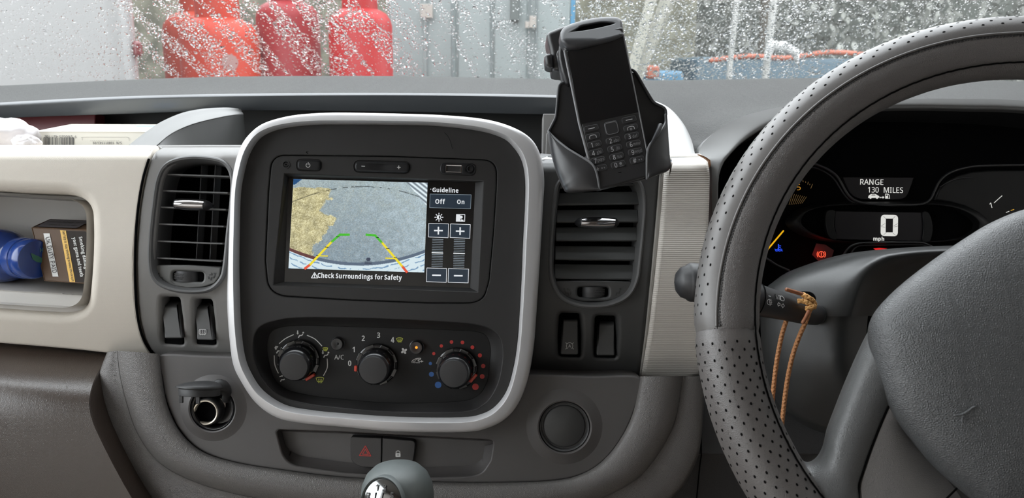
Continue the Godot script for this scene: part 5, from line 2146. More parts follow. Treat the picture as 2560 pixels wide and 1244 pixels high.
func binnacle() -> void:
	var t := thing("instrument_hood", "smooth grey rim of the instrument hood, curving behind the steering wheel", "instrument hood", px(1790, 600, -0.06))
	var k := 70
	var A := resample(pc([[1781, 640, -0.034], [1780, 500, -0.032], [1779, 420, -0.033], [1768, 399, -0.035], [1745, 386, -0.052], [1767, 347, -0.056], [1831, 302, -0.058], [1900, 278, -0.060], [1975, 264, -0.061], [2120, 252, -0.062], [2270, 247, -0.062], [2420, 247, -0.062], [2560, 251, -0.060], [2900, 275, -0.052]], 8), k)
	var B := resample(pc([[1796, 640, -0.03], [1794, 500, -0.028], [1796, 440, -0.028], [1803, 412, -0.030], [1818, 388, -0.034], [1860, 346, -0.045], [1919, 310, -0.052], [1990, 287, -0.056], [2060, 277, -0.058], [2150, 270, -0.06], [2274, 265, -0.06], [2420, 267, -0.06], [2560, 271, -0.058], [2900, 297, -0.05]], 8), k)
	var r := [A]
	var m1 := PackedVector3Array()
	var m2 := PackedVector3Array()
	var b2 := PackedVector3Array()
	var b3 := PackedVector3Array()
	for i in k:
		m1.append(A[i].lerp(B[i], 0.45) + Vector3(0, 0.0006, 0.0006))
		m2.append(A[i].lerp(B[i], 0.86) + Vector3(0, 0.0006, 0.0010))
		b2.append(B[i] + Vector3(0.0006, -0.0020, -0.0015))
		b3.append(B[i] + Vector3(0.0010, -0.0022, -0.012))
	var mb := MB.new()
	var a0 := PackedVector3Array()
	for q in A:
		a0.append(q + Vector3(0, -0.001, -0.02))
	sheet(mb, [a0, A], Vector3(-0.2, 0.8, 0.4))
	sheet(mb, ease_rows([A, m1, m2, B, b2, b3], 3), Vector3(-0.2, 0.5, 1))
	part(t, "rim", mb, M.hood)
	var inn := MB.new()
	var deep := PackedVector3Array()
	for i in k:
		deep.append(Vector3(lerpf(b3[i].x, 0.36, 0.04), b3[i].y - 0.004, -0.15))
	sheet(inn, [b3, ease_mid(b3, deep), deep], Vector3(0, -1, 0.4))
	part(t, "lining", inn, M.liner, "black inner lining")

	var W := -0.118
	var cl := thing("instrument_cluster", "black instrument cluster with a lit range display, digital speed and warning lamps", "instrument cluster", px(2250, 700, W))
	var bk := MB.new()
	panel(bk, P([1790, 640, 1790, 440, 1812, 396, 1858, 350, 1922, 313, 1995, 290, 2150, 273, 2280, 268, 2420, 270, 2560, 274, 2950, 300, 2950, 1050, 1790, 1050]), [], W - 0.004, 0.0, 0.004)
	part(cl, "backing", bk, M.void)
	var rd := MB.new()
	panel(rd, c3([640, 572, 1145, 575, 1104, 690, 1086, 715, 1060, 727, 1000, 732, 800, 730, 750, 724, 716, 706, 690, 680]), [], W, 0.0006, 0.004)
	part(cl, "range_screen", rd, M.lcd_dark)
	for e in [["RANGE", 847, 607, 13.0, 1.06], ["130", 858, 662, 13.0, 0.95], ["MILES", 1000, 664, 13.0, 1.02]]:
		var c := c3([e[1], e[2]])[0]
		text(cl, e[0], c.x, c.y, W + 0.0004, e[3], M.lcd, -1.0, "sans", e[4])
	var ic := MB.new()
	fill(ic, c3([822, 712, 826, 702, 842, 692, 872, 692, 890, 702, 900, 708, 900, 718, 822, 720]), W + 0.0004)
	for x in [838, 884]:
		fill(ic, circ(c3([x, 719])[0].x, c3([x, 719])[0].y, 2.6, 10), W + 0.0005)
	fill(ic, c3([904, 712, 912, 712, 912, 720, 904, 720]), W + 0.0004)
	fill(ic, c3([915, 712, 924, 712, 924, 706, 937, 715, 924, 725, 924, 719, 915, 719]), W + 0.0004)
	fill(ic, c3([942, 690, 962, 690, 962, 724, 942, 724]), W + 0.0004)
	stroke(ic, c3([964, 694, 971, 700, 973, 722, 966, 722]), 1.4, W + 0.0004)
	part(cl, "range_symbols", ic, M.lcd, "white car and fuel pump symbols")
	var i2 := MB.new()
	fill(i2, c3([946, 695, 958, 695, 958, 705, 946, 705]), W + 0.0006)
	fill(i2, c3([848, 696, 868, 696, 876, 702, 842, 702]), W + 0.0006)
	part(cl, "symbol_cutout", i2, M.lcd_dark)
	# swooping trim lines
	for e in [[[400, 470, 470, 488, 540, 520, 596, 562, 630, 612, 662, 672, 696, 716, 740, 742, 800, 756, 900, 764, 1040, 768, 1170, 766, 1230, 752, 1266, 720, 1290, 670, 1320, 610, 1360, 566, 1420, 532, 1500, 508, 1620, 492, 1923, 486], 0.0013, 0.010], [[400, 500, 460, 510, 530, 545, 580, 586, 616, 640, 650, 694, 690, 738, 740, 764], 0.0008, 0.006],
			[[640, 1135, 668, 1090, 700, 1060, 750, 1042, 820, 1036, 1000, 1034, 1180, 1034, 1230, 1044, 1276, 1066], 0.0011, 0.010], [[690, 1130, 712, 1092, 740, 1066, 790, 1054, 1000, 1050, 1180, 1050, 1240, 1062], 0.0008, 0.006], [[60, 1120, 120, 1158, 180, 1196, 260, 1232], 0.0012, 0.006], [[1330, 640, 1400, 600, 1480, 578, 1560, 578], 0.0006, 0.004]]:
		var tb := MB.new()
		tube(tb, line3(so(c3(e[0]), 5), W + e[2]), e[1], 8)
		part(cl, "trim_line", tb, M.gloss_line)
	# hill between the gauges: the right-hand dial face
	var rf := MB.new()
	panel(rf, c3([1290, 735, 1320, 660, 1370, 600, 1450, 560, 1560, 530, 1700, 520, 2200, 520, 2200, 900, 1660, 900, 1600, 830, 1500, 780, 1400, 752]), [], W + 0.001, 0.002, 0.004)
	part(cl, "dial_face", rf, M.dial)
	var one := c3([1688, 772])[0]
	text(cl, "1", one.x, one.y, W + 0.0015, 12.5, M.lcd, 14.0, "sans")
	var tk := MB.new()
	stroke(tk, c3([1712, 754, 1768, 704]), 1.6, W + 0.0015)
	stroke(tk, c3([1797, 822, 1818, 814]), 1.6, W + 0.0015)
	part(cl, "dial_marks", tk, M.lcd)
	var tk2 := MB.new()
	stroke(tk2, c3([1830, 808, 1852, 801]), 1.6, W + 0.0015)
	part(cl, "dial_mark", tk2, glow(c8(220, 170, 60), LIT), "amber mark")
	# left gauge
	var am := glow(c8(214, 150, 50), LIT * 0.8)
	var five := c3([330, 644])[0]
	text(cl, "5", five.x, five.y, W + 0.0005, 14.0, am, 6.0, "sans", 1.1)
	var dm := MB.new()
	for e in [[360, 596, 362, 606], [378, 604, 380, 612], [398, 606, 394, 624], [410, 620, 408, 628], [428, 622, 416, 652]]:
		stroke(dm, c3(e), 1.2, W + 0.0005)
	for i in 8:
		stroke(dm, c3([262 + i * 13, 768 - i * 1.5, 286 + i * 13 + i * 1.2, 690 + i * 3]), 0.8, W + 0.0005)
	part(cl, "gauge_marks", dm, glow(c8(110, 86, 50), LIT))
	var nd := MB.new()
	var n0 := c3([110, 1084])[0]
	var n1 := c3([222, 952])[0]
	tube(nd, PackedVector3Array([px(n0.x, n0.y, W + 0.004), px(n1.x, n1.y, W + 0.004)]), 0.00075, 8)
	part(cl, "needle", nd, glow(c8(250, 186, 20), LIT), "yellow needle")
	# oval housing of the speed display
	var pr := []
	var a := [240, 880, 330, 800, 500, 760, 700, 745, 1000, 742, 1280, 742, 1480, 765, 1600, 815, 1680, 872, 1692, 915, 1640, 965, 1500, 1022, 1280, 1042, 900, 1046, 600, 1036, 400, 1000, 280, 945]
	var b := [345, 880, 385, 822, 480, 788, 620, 772, 1000, 764, 1280, 768, 1440, 792, 1545, 838, 1600, 888, 1604, 920, 1580, 955, 1490, 1000, 1280, 1026, 900, 1032, 600, 1018, 455, 978, 372, 930]
	for i in range(0, a.size(), 2):
		var q := c3([a[i], a[i + 1], b[i], b[i + 1]])
		pr.append([q[0].x, q[0].y, q[1].x, q[1].y])
	var pp := pairs(pr, W + 0.002, W + 0.008)
	var ov := MB.new()
	closed_rows(ov, [between(pp[0], pp[1], 0.0, -0.002), between(pp[0], pp[1], 0.5, 0.002), between(pp[0], pp[1], 0.9, 0.0016), between(pp[0], pp[1], 1.0, 0.0), between(pp[0], pp[1], 1.03, -0.010)])
	part(cl, "speed_housing", ov, M.dial)
	var sp := MB.new()
	panel(sp, c3([590, 812, 1205, 822, 1212, 920, 1200, 1027, 600, 1012, 584, 920]), [], W + 0.003, 0.0006, 0.003)
	part(cl, "speed_screen", sp, M.lcd_dark)
	for e in [[528, 815, 590, 812, 582, 915, 602, 1010, 548, 1000, 522, 910], [1208, 822, 1252, 826, 1280, 920, 1262, 1026, 1206, 1028, 1216, 920]]:
		var pl := MB.new()
		panel(pl, sm(c3(e), 3), [], W + 0.005, 0.0008, 0.004)
		part(cl, "screen_pillar", pl, M.dial)
	var z := c3([971, 914])[0]
	var zo := MB.new()
	ring_print(zo, rr(z.x, z.y, 43, 53, 10, -1.0), rr(z.x, z.y, 18, 35, 1, -1.0), W + 0.0035)
	part(cl, "speed_digit", zo, M.lcd, "white digital zero")
	var cr := MB.new()
	for e in [[912, 918, 942, 900], [942, 928, 914, 922], [1002, 918, 1030, 900], [1004, 925, 1030, 918], [930, 850, 948, 868], [1012, 850, 996, 866], [930, 980, 950, 964], [1016, 984, 996, 968]]:
		stroke(cr, c3(e), 0.7, W + 0.0037)
	part(cl, "segment_gaps", cr, M.lcd_dark)
	var mp := c3([896, 1012])[0]
	text(cl, "mph", mp.x, mp.y, W + 0.0036, 9.5, M.lcd, -1.0, "sans-bold", 1.0)
	# warning lamps
	var rl := glow(c8(255, 90, 60), LIT * 1.5)
	var bc := c3([490, 1118])[0]
	var br := MB.new()
	stroke(br, circ(bc.x, bc.y, 7.0, 22), 1.8, W + 0.001, true)
	stroke(br, arc(bc.x, bc.y, 10.6, 140, 220, 8), 1.7, W + 0.001)
	stroke(br, arc(bc.x, bc.y, 10.6, -40, 40, 8), 1.7, W + 0.001)
	stroke(br, P([bc.x, bc.y - 4, bc.x, bc.y + 1]), 2.0, W + 0.001)
	fill(br, circ(bc.x, bc.y + 3.6, 1.2, 8), W + 0.001)
	part(cl, "brake_lamp", br, rl, "glowing red brake warning lamp")
	var hal := MB.new()
	panel(hal, c3([455, 1040, 520, 1050, 580, 1090, 560, 1150, 470, 1165, 425, 1120]), [], W + 0.0004, 0.0, 0.0006)  # red panel painted in as the glow round the brake lamp
	part(cl, "lamp_halo", hal, M.red_halo, "dark red glow painted round the brake lamp")
	var bl := MB.new()
	var cc := c3([190, 1075])[0]
	stroke(bl, P([cc.x - 1, cc.y - 10, cc.x - 1, cc.y + 3]), 2.2, W + 0.001)
	stroke(bl, P([cc.x + 1, cc.y - 6, cc.x + 5, cc.y - 6]), 1.5, W + 0.001)
	stroke(bl, P([cc.x + 1, cc.y - 2, cc.x + 4, cc.y - 2]), 1.5, W + 0.001)
	stroke(bl, so(P([cc.x - 10, cc.y + 2, cc.x - 6, cc.y + 4, cc.x - 3, cc.y + 2, cc.x, cc.y + 4, cc.x + 4, cc.y + 2, cc.x + 8, cc.y + 3]), 3), 1.5, W + 0.001)
	stroke(bl, so(P([cc.x - 9, cc.y + 6, cc.x - 5, cc.y + 7, cc.x - 2, cc.y + 6, cc.x + 2, cc.y + 7, cc.x + 6, cc.y + 6, cc.x + 9, cc.y + 7]), 3), 1.5, W + 0.001)
	part(cl, "coolant_lamp", bl, glow(c8(40, 80, 250), LIT * 1.3), "glowing blue coolant lamp")
	var sl := MB.new()
	fill(sl, c3([858, 1076, 900, 1072, 955, 1078, 940, 1088, 880, 1092]), W + 0.001)
	part(cl, "warning_lamp", sl, glow(c8(230, 30, 30), LIT), "red warning lamp")
	for e in [[bc, 0.000012, c8(255, 30, 24)]]:
		var o := OmniLight3D.new()
		o.name = "brake_lamp_light"
		o.light_color = e[2]
		o.light_energy = e[1]
		o.omni_range = 2.0
		o.omni_attenuation = 2.0
		o.light_size = 0.003
		o.shadow_enabled = true
		add_child(o)
		o.transform = D * Transform3D(Basis(), px(e[0].x, e[0].y, W + 0.008))


func ring_print(mb: MB, o: PackedVector2Array, i: PackedVector2Array, w: float) -> void:
	for piece in cut(ccw(metres(o, w)), [ccw(metres(i, w))], 0.0):
		var id := Geometry2D.triangulate_polygon(piece)
		for k in range(0, id.size(), 3):
			mb.flat(Vector3(piece[id[k]].x, piece[id[k]].y, w), Vector3(piece[id[k + 1]].x, piece[id[k + 1]].y, w), Vector3(piece[id[k + 2]].x, piece[id[k + 2]].y, w), Vector3.BACK)


# ---------------------------------------------------------------- steering column, stalk and cord
func column() -> void:
	var t := thing("column_shroud", "dark matte steering column shroud with a soft bright crest", "column shroud", px(2150, 1080, 0.0))
	var up := MB.new()
	sheet(up, rows_of([
		[[1902, 800, -0.10], [1912, 738, -0.10], [1960, 684, -0.10], [2072, 648, -0.10], [2175, 632, -0.10], [2360, 620, -0.10], [2700, 616, -0.10]],
		[[1900, 790, -0.01], [1908, 730, -0.01], [1942, 700, -0.01], [1990, 673, -0.01], [2080, 642, -0.005], [2173, 626, 0.0], [2360, 614, 0.0], [2700, 610, 0.0]],
		[[1936, 790, 0.02], [1944, 745, 0.02], [1976, 704, 0.02], [2030, 676, 0.022], [2110, 648, 0.024], [2180, 632, 0.025], [2360, 617, 0.025], [2700, 612, 0.025]],
		[[2040, 790, 0.046], [2052, 756, 0.046], [2078, 716, 0.046], [2108, 686, 0.046], [2150, 656, 0.047], [2205, 634, 0.048], [2360, 620, 0.048], [2700, 614, 0.048]],
		[[2112, 790, 0.056], [2124, 752, 0.056], [2140, 710, 0.056], [2160, 678, 0.056], [2190, 652, 0.057], [2240, 634, 0.058], [2370, 624, 0.058], [2700, 618, 0.058]],
		[[2142, 790, 0.054], [2152, 752, 0.054], [2166, 716, 0.054], [2184, 690, 0.054], [2212, 666, 0.056], [2262, 648, 0.058], [2390, 636, 0.058], [2700, 628, 0.058]],
		[[2190, 790, 0.040], [2204, 756, 0.040], [2226, 724, 0.042], [2250, 700, 0.044], [2290, 680, 0.046], [2340, 666, 0.048], [2440, 656, 0.05], [2700, 650, 0.05]],
		[[2330, 800, 0.030], [2340, 780, 0.03], [2356, 762, 0.032], [2380, 750, 0.034], [2410, 742, 0.036], [2450, 738, 0.038], [2500, 734, 0.04], [2700, 730, 0.04]],
	], 50, 5), Vector3(-0.3, 0.3, 1))
	part(t, "upper_shell", up, M.shroud)
	var lo := MB.new()
	sheet(lo, rows_of([
		[[1902, 786, -0.09], [1910, 900, -0.09], [1940, 1000, -0.09], [2000, 1060, -0.09], [2080, 1090, -0.09], [2300, 1100, -0.09]],
		[[1902, 786, -0.01], [1910, 900, -0.01], [1934, 980, -0.01], [1972, 1034, -0.008], [2040, 1066, 0.0], [2110, 1080, 0.0], [2300, 1086, 0.0]],
		[[1936, 786, 0.018], [1944, 880, 0.018], [1962, 950, 0.018], [1996, 1006, 0.02], [2050, 1042, 0.02], [2116, 1060, 0.02], [2300, 1066, 0.02]],
		[[2040, 786, 0.044], [2040, 860, 0.044], [2046, 920, 0.044], [2064, 966, 0.042], [2096, 1000, 0.04], [2140, 1020, 0.04], [2300, 1030, 0.04]],
		[[2110, 786, 0.054], [2106, 850, 0.054], [2108, 900, 0.054], [2120, 940, 0.052], [2140, 968, 0.05], [2170, 986, 0.05], [2300, 996, 0.05]],
		[[2170, 786, 0.044], [2166, 840, 0.044], [2168, 880, 0.044], [2176, 910, 0.042], [2190, 930, 0.04], [2210, 944, 0.04], [2300, 950, 0.04]],
	], 40, 5), Vector3(-0.3, -0.3, 1))
	part(t, "lower_shell", lo, M.shroud)
	var sm_ := MB.new()
	tube(sm_, pc([[1934, 785, 0.0175], [1980, 785, 0.031], [2040, 785, 0.0438], [2110, 785, 0.0548], [2142, 785, 0.0530]], 5), 0.0005, 6)
	part(t, "shell_seam", sm_, M.void, "dark seam between the shells")
	var bk := MB.new()
	panel(bk, circ(2022, 772, 1, 30, 1) if false else rr(2012, 780, 62, 104, 26), [], 0.0435, 0.001, 0.006, func(x: float, _y: float) -> float: return (x - 2040.0) * 0.00026, 8.0)
	part(t, "stalk_opening", bk, M.void, "black stalk opening")
	# stalk: tapering barrel that passes behind the rim to a rounded end
	var s := thing("indicator_stalk", "black light and indicator stalk with white symbols, its rounded end showing left of the rim", "stalk", px(1860, 790, 0.06))
	var path := pc([[2040, 786, 0.048], [2008, 779, 0.058], [1960, 766, 0.066], [1910, 754, 0.070], [1880, 746, 0.072]], 5)
	var rad := PackedFloat32Array()
	for i in path.size():
		rad.append(lerpf(0.0082, 0.0128, float(i) / (path.size() - 1)))
	var b := MB.new()
	tube(b, path, rad, 28)
	part(s, "barrel", b, M.stalk)
	var e := MB.new()
	var p2 := pc([[1890, 748.5, 0.0715], [1876, 744.5, 0.072], [1820, 727, 0.074], [1770, 714, 0.076], [1738, 706, 0.077], [1716, 705, 0.0775]], 4)
	var r2 := PackedFloat32Array()
	for i in p2.size():
		var u := float(i) / (p2.size() - 1)
		r2.append(0.0127 + 0.0025 * u - 0.0024 * pow(maxf(0, (u - 0.85) / 0.15), 2.0))
	tube(e, p2, r2, 28)
	part(s, "twist_end", e, M.stalk)
	var cr := MB.new()
	tube(cr, pc([[1892, 749, 0.0714], [1889, 748.3, 0.0716]], 1), 0.01305, 28, false)
	part(s, "twist_line", cr, M.void)
	var I := 0.0835
	var sy := MB.new()
	var dd := Vector2(1889 - 1722, 0)
	var f := func(a: Array) -> PackedVector2Array:
		return crop(a, 1880, 700, 9.567)
	stroke(sy, so(f.call([740, 390, 790, 395, 830, 450, 820, 495, 780, 500, 735, 480]), 4), 1.5, I, true)
	for i in 4:
		stroke(sy, f.call([680 + i * 6, 372 + i * 30, 735, 388 + i * 30]), 1.2, I)
	stroke(sy, f.call([605, 340, 640, 460]), 1.2, I)
	stroke(sy, f.call([630, 340, 668, 462]), 1.2, I)
	stroke(sy, so(f.call([440, 455, 385, 470, 365, 530, 395, 580, 440, 575, 425, 520]), 4), 1.5, I, true)
	for i in 3:
		stroke(sy, f.call([445, 488 + i * 42, 495, 500 + i * 38]), 1.3, I)
	stroke(sy, so(f.call([472, 455, 462, 500, 478, 545, 440, 610]), 3), 1.3, I)
	stroke(sy, f.call([640, 575, 680, 532, 678, 558, 712, 570, 706, 610, 672, 604, 665, 634]), 1.4, I, true)
	stroke(sy, f.call([825, 625, 775, 672, 778, 640, 740, 628, 748, 592, 784, 600, 788, 568]), 1.4, I, true)
	stroke(sy, f.call([412, 375, 465, 392]), 1.8, I)
	fill(sy, circ(1902.2, 730.5, 1.9, 10), I)
	part(s, "symbols", laid_on(sy, path, rad, 0.0006), M.print, "white light symbols")
	cord()


func laid_on(mb: MB, path: PackedVector3Array, rad: PackedFloat32Array, lift: float) -> MB:   # lays flat print onto the barrel of the stalk
	for i in mb.v.size():
		var p := mb.v[i]
		var lo := 0.0
		var hi := 0.12
		var axis := Vector3.ZERO
		for it in 24:   # nearest point to the viewer that lies on the barrel
			var z := (lo + hi) / 2
			var best := 1e9
			for j in path.size() - 1:
				var q := Geometry3D.get_closest_point_to_segment(Vector3(p.x, p.y, z), path[j], path[j + 1])
				var d := q.distance_to(Vector3(p.x, p.y, z)) - rad[j] - lift
				if d < best:
					best = d
					axis = q
			if best > 0.0:
				hi = z
			else:
				lo = z
		mb.v[i] = Vector3(p.x, p.y, hi)
		mb.n[i] = (mb.v[i] - axis).normalized()
	return mb


func braid(mb: MB, path: PackedVector3Array, r: float) -> void:   # three plaited strands
	var L := 0.0
	var n := 0
	for i in path.size() - 1:
		L += path[i].distance_to(path[i + 1])
	n = maxi(12, int(L / 0.0009))
	var p := resample(path, n)
	for s in 4:
		var q := PackedVector3Array()
		for i in n:
			var tg := (p[mini(i + 1, n - 1)] - p[maxi(i - 1, 0)]).normalized()
			var side := tg.cross(Vector3.BACK).normalized()
			var up := side.cross(tg).normalized()
			var ph := TAU * (i * L / n) / 0.0062 * (1.0 if s % 2 == 0 else -1.0) + PI * (s / 2) + (0.8 if s % 2 else 0.0)
			q.append(p[i] + side * cos(ph) * r * 0.55 + up * sin(ph) * r * 0.45)
		tube(mb, q, r * 0.62, 6)


func cord() -> void:
	var t := thing("cord", "tan braided bootlace knotted round the indicator stalk and hanging down", "cord", px(1960, 1060, 0.06))
	var defs := [
		[[[2024, 776, 0.070], [2016, 800, 0.071], [2000, 836, 0.068], [1984, 880, 0.064], [1972, 930, 0.062], [1964, 980, 0.060], [1958, 1030, 0.058], [1953, 1078, 0.056]], "hanging_strand"],
		[[[1966, 800, 0.062], [1962, 812, 0.062], [1954, 840, 0.060], [1944, 890, 0.058], [1937, 940, 0.056], [1932, 990, 0.054], [1930, 1030, 0.052]], "hanging_strand"],
	]
	for e in defs:
		var b := MB.new()
		braid(b, pc(e[0], 8), 0.00165)
		part(t, e[1], b, M.cord)
	var k := MB.new()
	braid(k, pc([[2007, 736, 0.075], [2018, 742, 0.077], [2030, 750, 0.076], [2036, 760, 0.072], [2034, 768, 0.072]], 8), 0.0019)
	braid(k, pc([[1996, 752, 0.076], [2008, 752, 0.077], [2020, 757, 0.078], [2030, 766, 0.076], [2024, 774, 0.074], [2018, 772, 0.076]], 8), 0.0018)
	braid(k, pc([[2016, 770, 0.077], [2026, 768, 0.079], [2036, 764, 0.076]], 8), 0.0017)
	part(t, "knot", k, M.cord_light, "paler knot")
	for e in [[[[2006, 735, 0.075], [1986, 729, 0.077], [1966, 723, 0.078]], "lace_end"], [[[2022, 777, 0.079], [2015, 792, 0.080], [2007, 806, 0.080]], "lace_end"]]:
		var a := MB.new()
		tube(a, pc(e[0], 4), 0.0015, 10)
		part(t, e[1], a, M.aglet, "stiff brown tip")


# ---------------------------------------------------------------- steering wheel
const WC := Vector3(0.3205, -0.0482, 0.1909)
const WR := 0.185
const WT := 0.0203
const WA := 0.2236
const WB := -0.1355


func wheel_axes() -> Basis:
	var u := Vector3(cos(WB), 0, -sin(WB))
	var n := Vector3(sin(WB) * cos(WA), sin(WA), cos(WB) * cos(WA))
	var v := n.cross(u)
	return Basis(u, v, u.cross(v))


func wp(x: float, y: float, h := 0.0) -> Vector3:   # a spot of the wheel's plane, h metres towards the driver
	var b := wheel_axes()
	var eye := Vector3(0, 0, Z0)
	var d := px(x, y, 0.0) - eye
	var s := (WC + b.z * h - eye).dot(b.z) / d.dot(b.z)
	return eye + d * s


func rim_point(th: float, ph: float, r: float) -> Vector3:
	var b := wheel_axes()
	var rad := b.x * cos(th) + b.y * sin(th)
	return WC + rad * WR + (rad * cos(ph) + b.z * sin(ph)) * r


func seam_turn(th: float) -> float:   # the outer seam runs further round towards the top of the wheel
	return 24.0 * clampf((181.5 - absf(th)) / 90.0, 0.0, 1.0) if th < 181.5 else 0.0


func rim_band(mb: MB, t0: float, t1: float, p0: float, p1: float, dome: float, ease_end := 0.0, turn0 := 0.0, turn1 := 0.0) -> void:
	var rows := []
	var mids := PackedVector3Array()
	var nt := int(absf(t1 - t0) / 1.5) + 2
	var rng := FastNoiseLite.new()
	rng.frequency = 0.9
	for i in nt:
		var th := lerpf(t0, t1, float(i) / (nt - 1))
		var row := PackedVector3Array()
		for j in 13:
			var u := j / 12.0
			var ph := lerpf(p0 + turn0 * seam_turn(th), p1 + turn1 * seam_turn(th), u)
			var e := minf(u, 1.0 - u) * (p1 - p0)
			var r := WT * (1.0 - dome * exp(-e / 3.5))
			var endd := minf(absf(th - t0), absf(th - t1))
			r *= 1.0 - ease_end * exp(-endd / 0.5)
			r += 0.00012 * rng.get_noise_2d(th * 1.5, ph * 0.3)
			row.append(rim_point(deg_to_rad(th), deg_to_rad(ph), r))
		rows.append(row)
		mids.append(rim_point(deg_to_rad(th), 0.0, 0.0))
	sheet(mb, rows, mids)


func wheel() -> void:
	var t := thing("steering_wheel", "steering wheel in a dark grey perforated leather cover with stitched seams", "steering wheel", px(2600, 1600, 0.15))
	var J := 181.5
	var bands := [
		["perforated_cover", -1.5, J, -95.0, 64.0, M.leather_smooth, 0.0, 1.0], ["smooth_cover", -1.5, J, 66.0, 142.0, M.leather, 1.0, 0.0], ["inner_cover", -1.5, J, 143.0, 266.0, M.leather, 0.0, 0.0],
		["perforated_cover", J, 358.5, -95.0, 142.0, M.leather_low, 0.0, 0.0], ["inner_cover", J, 358.5, 143.0, 266.0, M.leather_low, 0.0, 0.0]]
	for e in bands:
		var b := MB.new()
		rim_band(b, e[1], e[2], e[3], e[4], 0.035, 0.05, e[6], e[7])
		part(t, e[0], b, e[5])
	var pp := MB.new()
	var line := PackedVector3Array()
	for i in 150:
		var th := lerpf(-1.0, J - 0.5, i / 149.0)
		line.append(rim_point(deg_to_rad(th), deg_to_rad(64.8 + seam_turn(th)), WT * 0.998))
	tube(pp, line, 0.0009, 8)
	part(t, "piping", pp, M.leather_smooth, "raised piping")
	var rng := RandomNumberGenerator.new()
	rng.seed = 3
	var seam := MB.new()
	line = PackedVector3Array()
	for i in 420:
		var th := lerpf(-1.0, 359.0, i / 419.0)
		line.append(rim_point(deg_to_rad(th), deg_to_rad(142.5 + 1.2 * (fmod(th, 2.6) / 2.6 - 0.5)), WT * 0.985))
	tube(seam, line, 0.00055, 6)
	part(t, "inner_seam", seam, M.hole, "dark stitched seam")
	var core := MB.new()
	line = PackedVector3Array()
	for i in 121:
		line.append(rim_point(TAU * i / 120.0, 0.0, 0.0))
	tube(core, line, WT * 0.93, 16)
	part(t, "rim_core", core, M.hole)
	# stitches beside the piping
	var st: Array[Transform3D] = []
	var b := wheel_axes()
	for i in 300:
		var th := deg_to_rad(lerpf(-1.0, J - 0.6, i / 299.0))
		var ph := deg_to_rad(69.8 + seam_turn(rad_to_deg(th)) + rng.randf_range(-0.6, 0.6))
		var p := rim_point(th, ph, WT * 0.992)
		var tg := (rim_point(th + 0.01, ph + 0.02, WT) - rim_point(th, ph, WT)).normalized()
		var nr := (p - rim_point(th, 0, 0)).normalized()
		st.append(Transform3D(Basis(nr.cross(tg).normalized(), nr, tg), p))
	var sb := MB.new()
	rbox(sb, Vector3(0.0013, 0.0007, 0.0016), 0.0003, Transform3D())
	stuff_part(t, "stitches", sb, st, M.thread)
	# perforations
	var ho: Array[Transform3D] = []
	for sec in [[0.0, J - 2.0, range(-77, 50, 11), 1.75], [J + 2.6, 358.0, range(-77, 160, 11), 1.5]]:
		var row := 0
		var th: float = sec[0]
		while th < sec[1]:
			for q in sec[2].size():
				if (q + row) % 2:
					continue
				var a := deg_to_rad(th + rng.randf_range(-0.15, 0.15))
				var ph := deg_to_rad(float(sec[2][q]) + seam_turn(th) * (float(sec[2][q]) + 95.0) / 160.0 + rng.randf_range(-0.8, 0.8))
				var p := rim_point(a, ph, WT * 1.0)
				var nr := (p - rim_point(a, 0, 0)).normalized()
				var tg := (rim_point(a + 0.01, ph, WT) - rim_point(a, ph, WT)).normalized()
				ho.append(Transform3D(Basis(nr.cross(tg).normalized(), nr, tg), p))
			row += 1
			th += sec[3]
	var hb := MB.new()
	lathe(hb, [[0.00074, -0.0004], [0.00072, 0.00005], [0.0004, 0.00008], [0.0, 0.00008]], Transform3D(Basis.from_scale(Vector3(0.9, 1, 1.35)), Vector3.ZERO), 8)
	stuff_part(t, "perforations", hb, ho, M.hole)
	# spoke
	var e1 := [[1960, 1096], [1992, 1136], [2016, 1157], [2041, 1146], [2058, 1116], [2068, 1074], [2088, 1020], [2115, 952], [2149, 875], [2178, 820], [2230, 740]]
	var e2 := [[1960, 1500], [2040, 1430], [2110, 1330], [2146, 1260], [2146, 1215], [2154, 1185], [2181, 1108], [2220, 1016], [2270, 930], [2310, 880], [2350, 820]]
	var rows := []
	for s in [[-0.02, -0.045], [-0.008, -0.018], [0.02, -0.006], [0.12, 0.003], [0.35, 0.009], [0.7, 0.010], [0.96, 0.006], [1.0, 0.003]]:
		var l := PackedVector3Array()
		for i in e1.size():
			l.append(wp(lerpf(e1[i][0], e2[i][0], s[0]), lerpf(e1[i][1], e2[i][1], s[0]), s[1] + 0.004 * i / 10.0))
		rows.append(cv(l, 5))
	var sp := MB.new()
	sheet(sp, ease_rows(rows, 3), Vector3.BACK)
	part(t, "spoke", sp, M.spoke)
	var cover := MB.new()
	var hubl := [[2100, 1500], [2200, 1460], [2300, 1400], [2400, 1340], [2420, 1290], [2400, 1240], [2340, 1160], [2280, 1060], [2290, 960], [2330, 900], [2370, 840]]
	rows = []
	for s in [[0.0, 0.0015], [0.02, 0.0045], [0.45, 0.003], [1.0, -0.010]]:
		var l := PackedVector3Array()
		for i in e2.size():
			l.append(wp(lerpf(e2[i][0] + 3, hubl[i][0], s[0]), lerpf(e2[i][1] + 1, hubl[i][1], s[0]), s[1] + 0.004 * i / 10.0))
		rows.append(cv(l, 5))
	sheet(cover, rows, Vector3.BACK)
	part(t, "lower_cover", cover, M.cover)
	var sl := MB.new()
	var lp := PackedVector3Array()
	for i in range(3, 8):
		lp.append(wp(e2[i][0] + 1, e2[i][1], 0.0045 + 0.004 * i / 10.0))
	tube(sl, cv(lp, 6), 0.0007, 6)
	var lp2 := PackedVector3Array([wp(2350, 1262, 0.0030), wp(2372, 1240, 0.0014), wp(2394, 1218, -0.0006)])
	part(t, "cover_seam", sl, M.hole, "dark seam")
	var sl2 := MB.new()
	tube(sl2, cv(lp2, 6), 0.0006, 6)
